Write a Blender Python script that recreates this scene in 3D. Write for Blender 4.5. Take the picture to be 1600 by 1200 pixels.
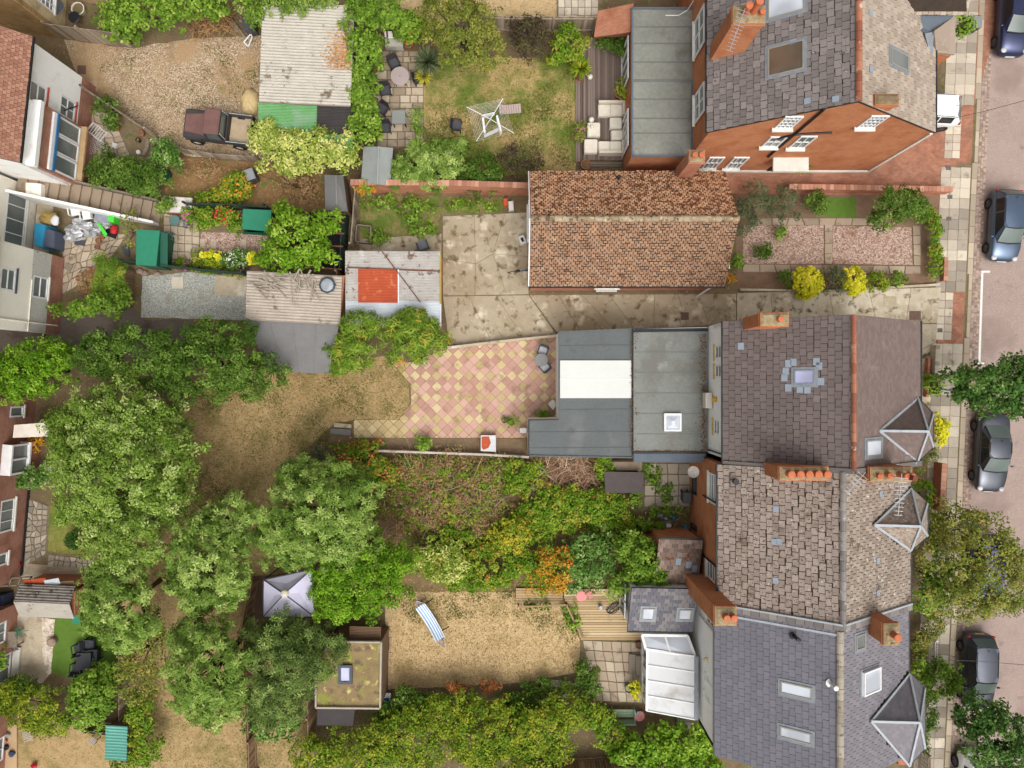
import bpy, bmesh, math, random
import numpy as np
from mathutils import Vector, Matrix

for o in list(bpy.data.objects): bpy.data.objects.remove(o)
scene = bpy.context.scene
col = scene.collection
R = math.radians
random.seed(7)

# ------------------------------------------------------------------ camera, sky, sun, exposure
H, F = 41.0, 1110.0            # drone height in metres, focal length in photo pixels
cam_d = bpy.data.cameras.new('camera'); cam = bpy.data.objects.new('camera', cam_d); col.objects.link(cam)
cam.location = (0, 0, H); cam.rotation_euler = (0, 0, 0)
cam_d.sensor_width = 36.0; cam_d.lens = 36.0 * F / 1600.0; cam_d.clip_start = 0.1; cam_d.clip_end = 1500
scene.camera = cam

SUN_EL, SUN_AZ = 60.0, 160.0    # azimuth clockwise from +Y (image up)
world = bpy.data.worlds.new('World'); scene.world = world; world.use_nodes = True
wn = world.node_tree.nodes; wl = world.node_tree.links
bgn = wn['Background']
sky = wn.new('ShaderNodeTexSky'); sky.sky_type = 'NISHITA'; sky.sun_disc = False
sky.sun_elevation = R(SUN_EL); sky.sun_rotation = R(SUN_AZ)
sky.air_density = 1.0; sky.dust_density = 10.0; sky.ozone_density = 0.6
hsv = wn.new('ShaderNodeHueSaturation'); hsv.inputs['Saturation'].default_value = 0.12   # thin overcast: nearly grey sky
wl.new(sky.outputs[0], hsv.inputs['Color']); wl.new(hsv.outputs[0], bgn.inputs['Color'])
bgn.inputs['Strength'].default_value = 0.15

sun_d = bpy.data.lights.new('sun', 'SUN'); sun = bpy.data.objects.new('sun', sun_d); col.objects.link(sun)
sun_d.energy = 0.55; sun_d.angle = R(75); sun_d.color = (1.0, 0.97, 0.93)
az, el = R(SUN_AZ), R(SUN_EL)
sdir = Vector((math.sin(az) * math.cos(el), math.cos(az) * math.cos(el), math.sin(el)))
sun.rotation_euler = (-sdir).to_track_quat('-Z', 'Y').to_euler(); sun.location = (0, 0, 60)

vs = scene.view_settings
vs.view_transform = 'Standard'; vs.look = 'None'; vs.gamma = 1.0; vs.use_curve_mapping = False
vs.exposure = 0.16

# ------------------------------------------------------------------ colour and material helpers
def lin(c):
    return tuple(((v / 255) / 12.92 if v / 255 <= 0.04045 else ((v / 255 + 0.055) / 1.055) ** 2.4) for v in c)
ALB = 0.88
def C4(c, k=None):
    l = lin(c); k = ALB if k is None else k
    return (l[0] * k, l[1] * k, l[2] * k, 1)

class NT:
    def __init__(s, name):
        s.m = bpy.data.materials.new(name); s.m.use_nodes = True
        s.n = s.m.node_tree.nodes; s.l = s.m.node_tree.links
        s.b = s.n['Principled BSDF']
        s.b.inputs['Specular IOR Level'].default_value = 0.3
    def new(s, t, **kw):
        nd = s.n.new(t)
        for k, v in kw.items(): setattr(nd, k, v)
        return nd
    def link(s, a, b): s.l.new(a, b)
    def pos(s):
        return s.new('ShaderNodeNewGeometry').outputs['Position']
    def noise(s, scale, detail=5, rough=0.6, vec=None, dist=0.0):
        nd = s.new('ShaderNodeTexNoise'); nd.inputs['Scale'].default_value = scale
        nd.inputs['Detail'].default_value = detail; nd.inputs['Roughness'].default_value = rough
        nd.inputs['Distortion'].default_value = dist
        s.link(vec if vec is not None else s.pos(), nd.inputs['Vector']); return nd.outputs['Fac']
    def ramp(s, fac, stops, mode='LINEAR'):
        r = s.new('ShaderNodeValToRGB'); cr = r.color_ramp; cr.interpolation = mode
        while len(cr.elements) < len(stops): cr.elements.new(0.5)
        for e, (p, c) in zip(cr.elements, stops):
            e.position = p; e.color = c if len(c) == 4 else C4(c)
        s.link(fac, r.inputs['Fac']); return r.outputs['Color']
    def math(s, op, a, b=None):
        nd = s.new('ShaderNodeMath', operation=op)
        for i, v in enumerate((a, b)):
            if v is None: continue
            if isinstance(v, (int, float)): nd.inputs[i].default_value = v
            else: s.link(v, nd.inputs[i])
        return nd.outputs[0]
    def mix(s, fac, a, b, blend='MIX'):
        nd = s.new('ShaderNodeMix', data_type='RGBA', blend_type=blend)
        for i, v in ((0, fac), (6, a), (7, b)):
            if isinstance(v, (int, float)): nd.inputs[i].default_value = v
            elif isinstance(v, tuple): nd.inputs[i].default_value = v if len(v) == 4 else C4(v)
            else: s.link(v, nd.inputs[i])
        return nd.outputs[2]
    def mask(s, scale, lo, hi, detail=5, vec=None, rough=0.6, dist=0.0):
        f = s.noise(scale, detail, rough, vec, dist)
        r = s.new('ShaderNodeMapRange'); r.inputs[1].default_value = lo; r.inputs[2].default_value = hi
        s.link(f, r.inputs[0]); return r.outputs[0]
    def bump(s, height, strength=0.3, dist=0.02):
        b = s.new('ShaderNodeBump'); b.inputs['Strength'].default_value = strength
        b.inputs['Distance'].default_value = dist
        s.link(height, b.inputs['Height']); s.link(b.outputs[0], s.b.inputs['Normal'])
    def attr(s, name='tint'):
        return s.new('ShaderNodeAttribute', attribute_name=name).outputs['Fac']
    def done(s, color, rough=0.9, metal=0.0):
        if isinstance(color, tuple): s.b.inputs['Base Color'].default_value = color if len(color) == 4 else C4(color)
        else: s.link(color, s.b.inputs['Base Color'])
        s.b.inputs['Roughness'].default_value = rough; s.b.inputs['Metallic'].default_value = metal
        return s.m

MATS = {}
def mat(name, c1, c2=None, scale=2.0, rough=0.85, bump=0.25, metal=0.0, specks=(), detail=6, lo=0.35, hi=0.65):
    """noise blend of two colours at two scales, plus extra patches: (colour, scale, lo, hi)"""
    if name in MATS: return MATS[name]
    t = NT(name); c2 = c2 or tuple(max(0, v - 18) for v in c1)
    f = t.math('ADD', t.math('MULTIPLY', t.noise(scale, detail), 0.55), t.math('MULTIPLY', t.noise(scale * 9, 4), 0.45))
    c = t.ramp(f, [(lo, c1), (hi, c2)])
    for sp in specks:
        c = t.mix(t.mask(sp[1], sp[2], sp[3], 6), c, C4(sp[0]))
    if bump: t.bump(t.noise(scale * 14, 4), bump, 0.03)
    MATS[name] = t.done(c, rough, metal); return MATS[name]

def plain(name, c, rough=0.5, metal=0.0, k=None):
    if name in MATS: return MATS[name]
    t = NT(name); base = C4(c, k); d = tuple(v * 0.86 for v in base[:3]) + (1,)
    col_ = t.ramp(t.noise(3.0, 4), [(0.35, base), (0.7, d)])
    MATS[name] = t.done(col_, rough, metal); return MATS[name]

def glass(name, c=(70, 78, 82), rough=0.08):
    if name in MATS: return MATS[name]
    t = NT(name)
    c_ = t.ramp(t.noise(.6, 1), [(0.4, C4(c)), (0.6, C4(tuple(int(v * .85) for v in c)))])
    t.b.inputs['Specular IOR Level'].default_value = 0.6
    MATS[name] = t.done(c_, rough); return MATS[name]

def tint_mat(name, stops, rough=0.85, specks=(), bump=0.2, grain=0.35, gscale=6.0):
    """colour picked per piece by the 'tint' attribute, with grain and patches on top"""
    if name in MATS: return MATS[name]
    t = NT(name)
    f = t.math('ADD', t.attr(), t.math('MULTIPLY', t.math('SUBTRACT', t.noise(gscale, 5), 0.5), grain))
    c = t.ramp(f, stops)
    for sp in specks: c = t.mix(t.mask(sp[1], sp[2], sp[3], 7), c, C4(sp[0]))
    if bump: t.bump(t.noise(30, 4), bump, 0.01)
    MATS[name] = t.done(c, rough); return MATS[name]

def leaf_mat(name, stops, trans=0.2, k=0.92):
    if name in MATS: return MATS[name]
    t = NT(name)
    c = t.ramp(t.attr(), [(p, C4(cc, k)) for p, cc in stops])
    tr = t.new('ShaderNodeBsdfTranslucent'); mx = t.new('ShaderNodeMixShader'); mx.inputs[0].default_value = trans
    t.link(c, t.b.inputs['Base Color']); t.b.inputs['Roughness'].default_value = 0.55
    t.b.inputs['Specular IOR Level'].default_value = 0.10
    hs = t.mix(0.35, c, C4((170, 190, 60), 0.6)); t.link(hs, tr.inputs['Color'])
    t.link(t.b.outputs[0], mx.inputs[1]); t.link(tr.outputs[0], mx.inputs[2])
    t.link(mx.outputs[0], t.n['Material Output'].inputs['Surface'])
    MATS[name] = t.m; return t.m

def brick_mat(name, c1, c2, mortar, bw=0.225, bh=0.075, stain=None):
    if name in MATS: return MATS[name]
    t = NT(name)
    g = t.new('ShaderNodeNewGeometry')
    sp = t.new('ShaderNodeSeparateXYZ'); t.link(g.outputs['Position'], sp.inputs[0])
    sn = t.new('ShaderNodeSeparateXYZ'); t.link(g.outputs['True Normal'], sn.inputs[0])
    nx = t.math('ABSOLUTE', sn.outputs[0]); ny = t.math('ABSOLUTE', sn.outputs[1]); nz = t.math('ABSOLUTE', sn.outputs[2])
    selx = t.math('GREATER_THAN', nx, ny)
    u = t.math('ADD', t.math('MULTIPLY', selx, sp.outputs[1]), t.math('MULTIPLY', t.math('SUBTRACT', 1.0, selx), sp.outputs[0]))
    selz = t.math('GREATER_THAN', nz, 0.7)
    v = t.math('ADD', t.math('MULTIPLY', selz, sp.outputs[1]), t.math('MULTIPLY', t.math('SUBTRACT', 1.0, selz), sp.outputs[2]))
    u2 = t.math('ADD', t.math('MULTIPLY', selz, sp.outputs[0]), t.math('MULTIPLY', t.math('SUBTRACT', 1.0, selz), u))
    cb = t.new('ShaderNodeCombineXYZ'); t.link(u2, cb.inputs[0]); t.link(v, cb.inputs[1])
    br = t.new('ShaderNodeTexBrick'); t.link(cb.outputs[0], br.inputs['Vector'])
    br.inputs['Scale'].default_value = 1.0; br.inputs['Brick Width'].default_value = bw; br.inputs['Row Height'].default_value = bh
    br.inputs['Mortar Size'].default_value = 0.009; br.inputs['Bias'].default_value = -0.1
    br.inputs['Color1'].default_value = C4(c1); br.inputs['Color2'].default_value = C4(c2); br.inputs['Mortar'].default_value = C4(mortar)
    c = t.mix(t.mask(1.2, 0.45, 0.75), br.outputs['Color'], C4(stain or tuple(int(x * .7) for x in c1)))
    c = t.mix(t.math('MULTIPLY', t.noise(40, 3), 0.35), c, C4(tuple(int(x * .6) for x in c2)))
    t.bump(br.outputs['Fac'], 0.3, -0.006)
    MATS[name] = t.done(c, 0.9); return MATS[name]

# ------------------------------------------------------------------ geometry helpers
def P(px, py, z=0.0):
    """photo pixel seen at height z -> world point"""
    return Vector(((px - 800) * (H - z) / F, (600 - py) * (H - z) / F, z))
CAMP = Vector((0, 0, H))

class Fr:
    """plane frame: origin, along d, up v, outward n"""
    def __init__(s, o, d, v, n=None):
        s.o = Vector(o); s.d = Vector(d).normalized(); s.v = Vector(v).normalized()
        s.n = Vector(n).normalized() if n is not None else s.d.cross(s.v).normalized()
    def pt(s, u, v, k=0.0): return s.o + s.d * u + s.v * v + s.n * k
    def px(s, x, y):
        r = Vector(((x - 800) / F, (600 - y) / F, -1.0))
        t = (s.o - CAMP).dot(s.n) / r.dot(s.n)
        q = CAMP + r * t - s.o
        return q.dot(s.d), q.dot(s.v)
    def mat(s):
        return Matrix((s.d, s.v, s.n)).transposed()

def wall_fr(a, b):
    """vertical wall from base point a to b; outward is to the right of a->b"""
    d = (b - a); d.z = 0
    d.normalize(); n = Vector((d.y, -d.x, 0))
    return Fr(a, d, (0, 0, 1), n)

def offs(o):
    v = Vector((0, 0, 0))
    while o is not None:
        v += o.location; o = o.parent
    return v

class MB:
    def __init__(s): s.v = []; s.f = []; s.t = []; s.cur = None
    def _f(s, f):
        s.f.append(tuple(f)); s.t.append(s.cur if s.cur is not None else 0.5)
    def quad(s, *pts):
        b = len(s.v); s.v += [Vector(p) for p in pts]; s._f(range(b, b + len(pts))); return s
    def hexa(s, bot, top, bottom=True):
        b = len(s.v); n = len(bot); s.v += [Vector(p) for p in bot] + [Vector(p) for p in top]
        for i in range(n):
            j = (i + 1) % n; s._f((b + i, b + j, b + n + j, b + n + i))
        s._f(range(b + n, b + 2 * n))
        if bottom: s._f(range(b + n - 1, b - 1, -1))
        return s
    def box(s, x0, x1, y0, y1, z0, z1):
        return s.hexa([(x0, y0, z0), (x1, y0, z0), (x1, y1, z0), (x0, y1, z0)], [(x0, y0, z1), (x1, y0, z1), (x1, y1, z1), (x0, y1, z1)])
    def fbox(s, fr, u0, u1, v0, v1, k0, k1):
        q = [(u0, v0), (u1, v0), (u1, v1), (u0, v1)]
        return s.hexa([fr.pt(a, b, k0) for a, b in q], [fr.pt(a, b, k1) for a, b in q])
    def fpoly(s, fr, uv, k0, k1):
        return s.hexa([fr.pt(a, b, k0) for a, b in uv], [fr.pt(a, b, k1) for a, b in uv])
    def prism(s, pts, z0, z1, inset=0.0):
        pts = [Vector(p) for p in pts]
        ar = sum(pts[i].x * pts[(i + 1) % len(pts)].y - pts[(i + 1) % len(pts)].x * pts[i].y for i in range(len(pts)))
        if ar < 0: pts = pts[::-1]
        c = sum(pts, Vector((0, 0, 0))) / len(pts)
        tp = [p + (c - p).normalized() * inset for p in pts]
        return s.hexa([(p.x, p.y, z0) for p in pts], [(p.x, p.y, z1) for p in tp])
    def beam(s, a, b, w, h=None, up=(0, 0, 1)):
        a, b = Vector(a), Vector(b); h = h or w
        d = (b - a).normalized(); up = Vector(up)
        if abs(d.dot(up)) > 0.98: up = Vector((1, 0, 0))
        x = d.cross(up).normalized() * (w / 2); y = x.cross(d).normalized() * (h / 2)
        q = [-x - y, x - y, x + y, -x + y]
        return s.hexa([b + p for p in q], [a + p for p in q])
    def tube(s, pts, r, n=6, r1=None, caps=True):
        pts = [Vector(p) for p in pts]; m = len(pts); b0 = len(s.v)
        prev = None
        for i, p in enumerate(pts):
            d = (pts[min(i + 1, m - 1)] - pts[max(i - 1, 0)])
            d = d.normalized() if d.length > 1e-9 else Vector((0, 0, 1))
            if prev is None:
                x = d.orthogonal().normalized()
            else:
                x = (prev - d * prev.dot(d)); x = x.normalized() if x.length > 1e-6 else d.orthogonal().normalized()
            prev = x; y = d.cross(x)
            rr = r if r1 is None else r + (r1 - r) * i / max(1, m - 1)
            for k in range(n):
                a = 2 * math.pi * k / n
                s.v.append(p + x * (math.cos(a) * rr) + y * (math.sin(a) * rr))
        for i in range(m - 1):
            for k in range(n):
                k2 = (k + 1) % n
                s._f((b0 + i * n + k, b0 + i * n + k2, b0 + (i + 1) * n + k2, b0 + (i + 1) * n + k))
        if caps:
            s._f([b0 + k for k in range(n)][::-1]); s._f([b0 + (m - 1) * n + k for k in range(n)])
        return s
    def lathe(s, c, prof, n=16, cap=True):
        """prof: (radius, z) from bottom to top, around vertical axis at c"""
        c = Vector(c); b0 = len(s.v)
        for r, z in prof:
            for k in range(n):
                a = 2 * math.pi * k / n; s.v.append(c + Vector((math.cos(a) * r, math.sin(a) * r, z)))
        for i in range(len(prof) - 1):
            for k in range(n):
                k2 = (k + 1) % n; s._f((b0 + i * n + k, b0 + i * n + k2, b0 + (i + 1) * n + k2, b0 + (i + 1) * n + k))
        if cap:
            s._f([b0 + k for k in range(n)][::-1]); s._f([b0 + (len(prof) - 1) * n + k for k in range(n)])
        return s
    def blob(s, c, rx, ry, rz, n=10, m=6, jit=0.12, seed=0):
        rnd = random.Random(seed); c = Vector(c); b0 = len(s.v)
        for i in range(m + 1):
            th = math.pi * i / m
            for k in range(n):
                a = 2 * math.pi * k / n; j = 1 + rnd.uniform(-jit, jit)
                s.v.append(c + Vector((math.sin(th) * math.cos(a) * rx * j, math.sin(th) * math.sin(a) * ry * j, math.cos(th) * rz * j)))
        for i in range(m):
            for k in range(n):
                k2 = (k + 1) % n; s._f((b0 + i * n + k, b0 + (i + 1) * n + k, b0 + (i + 1) * n + k2, b0 + i * n + k2))
        return s
    def build(s, name, m, parent=None, smooth=False, bevel=0.0, tint=False, loc=None):
        me = bpy.data.meshes.new(name)
        if parent is not None: L = offs(parent)
        elif loc is not None: L = Vector(loc)
        else:
            xs = [p.x for p in s.v]; ys = [p.y for p in s.v]; zs = [p.z for p in s.v]
            L = Vector(((min(xs) + max(xs)) / 2, (min(ys) + max(ys)) / 2, min(zs)))
        me.from_pydata([tuple(p - L) for p in s.v], [], s.f)
        me.materials.append(m)
        if tint:
            at = me.attributes.new('tint', 'FLOAT', 'FACE'); at.data.foreach_set('value', s.t)
        o = bpy.data.objects.new(name, me); col.objects.link(o)
        if parent is not None: o.parent = parent
        else: o.location = L
        if smooth: me.polygons.foreach_set('use_smooth', [True] * len(me.polygons))
        if bevel:
            bm = bmesh.new(); bm.from_mesh(me)
            bmesh.ops.bevel(bm, geom=[e for e in bm.edges if e.is_manifold and e.calc_face_angle(0) > 0.5], offset=bevel, segments=2, affect='EDGES', clamp_overlap=True)
            bm.to_mesh(me); bm.free()
        return o

def tag(o, label, cat, group=None):
    o['label'] = label; o['category'] = cat
    if group: o['group'] = group
    return o
def thing(name, label, cat, loc=(0, 0, 0), group=None, rz=0.0):
    o = bpy.data.objects.new(name, None); col.objects.link(o); o.location = loc; o.rotation_euler = (0, 0, rz)
    o.empty_display_size = 0.3
    return tag(o, label, cat, group)
def struct(o): o['kind'] = 'structure'; return o
def stuff(o): o['kind'] = 'stuff'; return o
def copy_tree(o, loc=None, rz=None, label=None, parent=None):
    c = o.copy(); col.objects.link(c)
    if parent is not None: c.parent = parent
    if loc is not None: c.location = loc
    if rz is not None: c.rotation_euler = (0, 0, rz)
    if label: c['label'] = label
    for ch in o.children: copy_tree(ch, parent=c)
    return c

_gz = [0]
def ground_sheet(name, poly, z, m, thick=None, jit=0.0, seed=1):
    """a sheet of ground outlined in photo pixels at height z"""
    rnd = random.Random(seed); pts = []; _gz[0] += 1; z = .003 + .0006 * _gz[0]
    n = len(poly)
    for i in range(n):
        a, b = P(*poly[i], z), P(*poly[(i + 1) % n], z); pts.append(a)
        if jit:
            k = int((b - a).length / 0.5)
            for j in range(1, k):
                q = a.lerp(b, j / k); pts.append(q + Vector((rnd.uniform(-jit, jit), rnd.uniform(-jit, jit), 0)))
    ar = sum(pts[i].x * pts[(i + 1) % len(pts)].y - pts[(i + 1) % len(pts)].x * pts[i].y for i in range(len(pts)))
    if ar < 0: pts = pts[::-1]
    mb = MB()
    if thick: mb.hexa([(p.x, p.y, z - thick) for p in pts], pts)
    else: mb.quad(*pts)
    return struct(mb.build(name, m))

def inside(x, y, poly):
    c = False; n = len(poly); j = n - 1
    for i in range(n):
        if (poly[i][1] > y) != (poly[j][1] > y) and x < (poly[j][0] - poly[i][0]) * (y - poly[i][1]) / (poly[j][1] - poly[i][1]) + poly[i][0]: c = not c
        j = i
    return c

# ------------------------------------------------------------------ foliage
def leaves_object(name, m, parent, pos, nrm, L, W, rng, tint, k=1, droop=0.25, ls=0.25):
    """pos,nrm (N,3); every point gets k leaves (k>1: a whorl round the normal)"""
    N = len(pos)
    if N == 0: return None
    a0 = rng.uniform(0, 2 * np.pi, N)
    ref = np.where(np.abs(nrm[:, 2:3]) > 0.9, np.array([[1.0, 0, 0]]), np.array([[0, 0, 1.0]]))
    t1 = np.cross(nrm, ref); t1 /= np.linalg.norm(t1, axis=1, keepdims=True); t2 = np.cross(nrm, t1)
    V = []; T = []
    for i in range(k):
        a = (a0 + 2 * np.pi * i / k + rng.uniform(-0.25, 0.25, N))[:, None]
        t = t1 * np.cos(a) + t2 * np.sin(a); b = np.cross(nrm, t)
        s = (1 + rng.uniform(-ls, ls, N))[:, None]
        l = L * s; w = W * s
        if k == 1: base = pos - t * l * 0.5
        else: base = pos + t * l * 0.08
        dr = droop * rng.uniform(0.3, 1.4, N)[:, None]
        mid = base + t * l * 0.5 + nrm * l * 0.06
        tip = base + t * l - nrm * l * dr
        V.append(np.stack([base, mid - b * w * 0.5, tip, mid + b * w * 0.5], axis=1))
        T.append(np.clip(tint + rng.uniform(-0.12, 0.12, N), 0, 1))
    V = np.concatenate(V).reshape(-1, 3); T = np.concatenate(T)
    nf = len(T); V = V - np.array(offs(parent))[None, :]
    me = bpy.data.meshes.new(name)
    me.vertices.add(nf * 4); me.vertices.foreach_set('co', V.astype(np.float32).ravel())
    me.loops.add(nf * 4); me.loops.foreach_set('vertex_index', np.arange(nf * 4, dtype=np.int32))
    me.polygons.add(nf); me.polygons.foreach_set('loop_start', np.arange(0, nf * 4, 4, dtype=np.int32))
    me.polygons.foreach_set('loop_total', np.full(nf, 4, dtype=np.int32))
    at = me.attributes.new('tint', 'FLOAT', 'FACE'); at.data.foreach_set('value', T.astype(np.float32))
    me.update(calc_edges=True); me.materials.append(m)
    o = bpy.data.objects.new(name, me); col.objects.link(o); o.parent = parent
    return o

def crown_points(blobs, rc, dens, rng, zmin=0.05, deep=0.5, upb=0.5, lump=0.25):
    """clumped points over noisy ellipsoids. blobs: (x,y,z,rx,ry,rz) metres"""
    PP, NN, TT, CC = [], [], [], []
    for (x, y, z, rx, ry, rz) in blobs:
        area = math.pi * rx * ry
        nc = max(5, int(area / (rc * rc) * 1.3))
        d = rng.normal(size=(nc, 3)); d /= np.linalg.norm(d, axis=1, keepdims=True)
        d[:, 2] = np.where(d[:, 2] < -0.25, -d[:, 2], d[:, 2])
        ph = rng.uniform(0, 6.28, 3); an = np.arctan2(d[:, 1], d[:, 0])
        lob = 1 + lump * (0.55 * np.sin(3 * an + ph[0]) * (1 - np.abs(d[:, 2])) + 0.45 * np.sin(7 * an + ph[1]) * (1 - np.abs(d[:, 2])) + 0.3 * np.sin(5 * d[:, 2] * 3 + ph[2]))
        r = (rng.uniform(deep, 1.0, nc) ** 0.5) * lob
        c = np.array([[x, y, z]]) + d * r[:, None] * np.array([[rx, ry, rz]])
        c[:, 2] = np.maximum(c[:, 2], zmin + rc * 0.3)
        rcs = rc * rng.uniform(0.6, 1.3, nc); ct = rng.uniform(0.18, 0.82, nc)
        npl = np.maximum(3, (dens * area / nc * (rcs / rc) ** 2)).astype(int)
        idx = np.repeat(np.arange(nc), npl); n = len(idx)
        e = rng.normal(size=(n, 3)); e /= np.linalg.norm(e, axis=1, keepdims=True)
        e[:, 2] = np.where(e[:, 2] < -0.3, -e[:, 2], e[:, 2])
        rr = rcs[idx] * rng.uniform(0.3, 1.0, n) ** .7
        p = c[idx] + e * rr[:, None] * np.array([[1.0, 1.0, 0.75]])
        nn = e * 0.5 + d[idx] * 0.35 + np.array([[0, 0, upb]]) + rng.normal(scale=0.38, size=(n, 3))
        nn /= np.linalg.norm(nn, axis=1, keepdims=True)
        nn[:, 2] = np.where(nn[:, 2] < 0.05, -nn[:, 2] + 0.05, nn[:, 2])
        ok = p[:, 2] > zmin
        PP.append(p[ok]); NN.append(nn[ok]); TT.append((ct[idx] + rng.normal(scale=0.10, size=n))[ok]); CC.append(c)
    return np.concatenate(PP), np.concatenate(NN), np.concatenate(TT), np.concatenate(CC)

LEAF = {
 'lime':   dict(m=leaf_mat('leaf_pale_green', [(0.0, (72, 98, 30)), (0.35, (112, 142, 48)), (0.7, (146, 170, 76)), (1.0, (196, 206, 136))]), L=.155, W=.075, rc=.36, dens=520, k=1),
 'whorl':  dict(m=leaf_mat('leaf_whorl_green', [(0.0, (70, 96, 32)), (0.4, (112, 141, 56)), (0.75, (150, 174, 84)), (1.0, (192, 208, 124))]), L=.20, W=.08, rc=.36, dens=84, k=6),
 'whorld': dict(m=leaf_mat('leaf_deep_green', [(0.0, (56, 74, 32)), (0.5, (96, 118, 54)), (0.85, (134, 154, 80)), (1.0, (170, 186, 112))]), L=.22, W=.065, rc=.36, dens=80, k=6),
 'bright': dict(m=leaf_mat('leaf_bright_green', [(0.0, (62, 98, 14)), (0.5, (106, 148, 28)), (0.85, (140, 178, 50)), (1.0, (172, 196, 80))]), L=.15, W=.085, rc=.34, dens=500, k=1),
 'dark':   dict(m=leaf_mat('leaf_dark_green', [(0.0, (48, 72, 20)), (0.5, (84, 114, 38)), (0.85, (118, 146, 60)), (1.0, (156, 174, 92))]), L=.15, W=.08, rc=.34, dens=480, k=1),
 'street': dict(m=leaf_mat('leaf_street_green', [(0.0, (38, 66, 26)), (0.5, (70, 106, 42)), (0.85, (106, 138, 66)), (1.0, (150, 172, 104))]), L=.18, W=.11, rc=.38, dens=400, k=1),
 'olive':  dict(m=leaf_mat('leaf_olive', [(0.0, (80, 92, 32)), (0.45, (122, 132, 52)), (0.8, (158, 156, 74)), (1.0, (192, 156, 80))]), L=.15, W=.08, rc=.32, dens=330, k=1),
 'ivy':    dict(m=leaf_mat('leaf_ivy', [(0.0, (66, 94, 26)), (0.45, (106, 140, 42)), (0.8, (138, 168, 60)), (1.0, (174, 192, 92))]), L=.17, W=.12, rc=.30, dens=330, k=1),
 'ivyd':   dict(m=leaf_mat('leaf_ivy_dark', [(0.0, (49, 81, 25)), (0.45, (92, 131, 51)), (0.8, (142, 171, 93)), (1.0, (181, 198, 132))]), L=.15, W=.10, rc=.26, dens=400, k=1),
 'hedge':  dict(m=leaf_mat('leaf_hedge_yellowgreen', [(0.0, (72, 92, 18)), (0.4, (118, 140, 34)), (0.75, (152, 166, 50)), (1.0, (206, 192, 64))]), L=.15, W=.07, rc=.32, dens=460, k=1),
 'varieg': dict(m=leaf_mat('leaf_variegated', [(0.0, (112, 137, 41)), (0.4, (167, 181, 79)), (0.75, (214, 216, 126)), (1.0, (237, 227, 141))]), L=.22, W=.09, rc=.38, dens=280, k=1),
 'yellow': dict(m=leaf_mat('leaf_yellow', [(0.0, (150, 156, 30)), (0.4, (206, 204, 40)), (0.8, (234, 224, 64)), (1.0, (244, 232, 110))], k=1.0), L=.14, W=.12, rc=.2, dens=800, k=1),
 'orange': dict(m=leaf_mat('leaf_orange', [(0.0, (130, 116, 34)), (0.4, (190, 140, 40)), (0.75, (218, 152, 52)), (1.0, (204, 116, 60))]), L=.15, W=.10, rc=.28, dens=380, k=1),
 'golden': dict(m=leaf_mat('leaf_golden', [(0.0, (126, 132, 28)), (0.5, (180, 172, 50)), (1.0, (216, 196, 70))]), L=.16, W=.09, rc=.28, dens=360, k=1),
 'needle': dict(m=leaf_mat('leaf_needle_green', [(0.0, (74, 100, 30)), (0.45, (118, 150, 48)), (0.88, (160, 180, 70)), (1.0, (216, 136, 50))]), L=.46, W=.06, rc=.34, dens=260, k=1),
 'rosem':  dict(m=leaf_mat('leaf_greygreen', [(0.0, (58, 68, 42)), (0.5, (92, 102, 70)), (1.0, (134, 142, 102))]), L=.18, W=.035, rc=.25, dens=480, k=1),
 'purple': dict(m=leaf_mat('leaf_dark_purple', [(0.0, (52, 44, 36)), (0.5, (88, 74, 58)), (1.0, (112, 112, 62))]), L=.15, W=.06, rc=.28, dens=360, k=1),
 'brown':  dict(m=leaf_mat('leaf_dead_brown', [(0.0, (112, 86, 58)), (0.4, (158, 124, 86)), (0.7, (184, 150, 110)), (0.9, (134, 132, 62)), (1.0, (206, 180, 140))], trans=0.1), L=.14, W=.05, rc=.30, dens=420, k=1),
 'bramble':dict(m=leaf_mat('leaf_bramble', [(0.0, (68, 97, 21)), (0.45, (107, 144, 34)), (0.75, (151, 166, 56)), (0.92, (182, 167, 70)), (1.0, (182, 97, 48))]), L=.15, W=.10, rc=.26, dens=400, k=1),
 'tree11': dict(m=leaf_mat('leaf_glossy_green', [(0.0, (70, 108, 16)), (0.5, (112, 152, 32)), (0.85, (146, 176, 60)), (1.0, (172, 196, 96))]), L=.22, W=.11, rc=.36, dens=250, k=1),
 'red':    dict(m=leaf_mat('leaf_russet', [(0.0, (150, 96, 50)), (0.5, (196, 116, 66)), (1.0, (222, 150, 96))]), L=.16, W=.09, rc=.26, dens=360, k=1),
}
BARK = mat('bark', (104, 88, 70), (70, 60, 50), 6, 0.95, 0.5)
WOODB = mat('grey_wood', (150, 138, 122), (112, 100, 86), 5, 0.9, 0.3)
_fs = [11]
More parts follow.
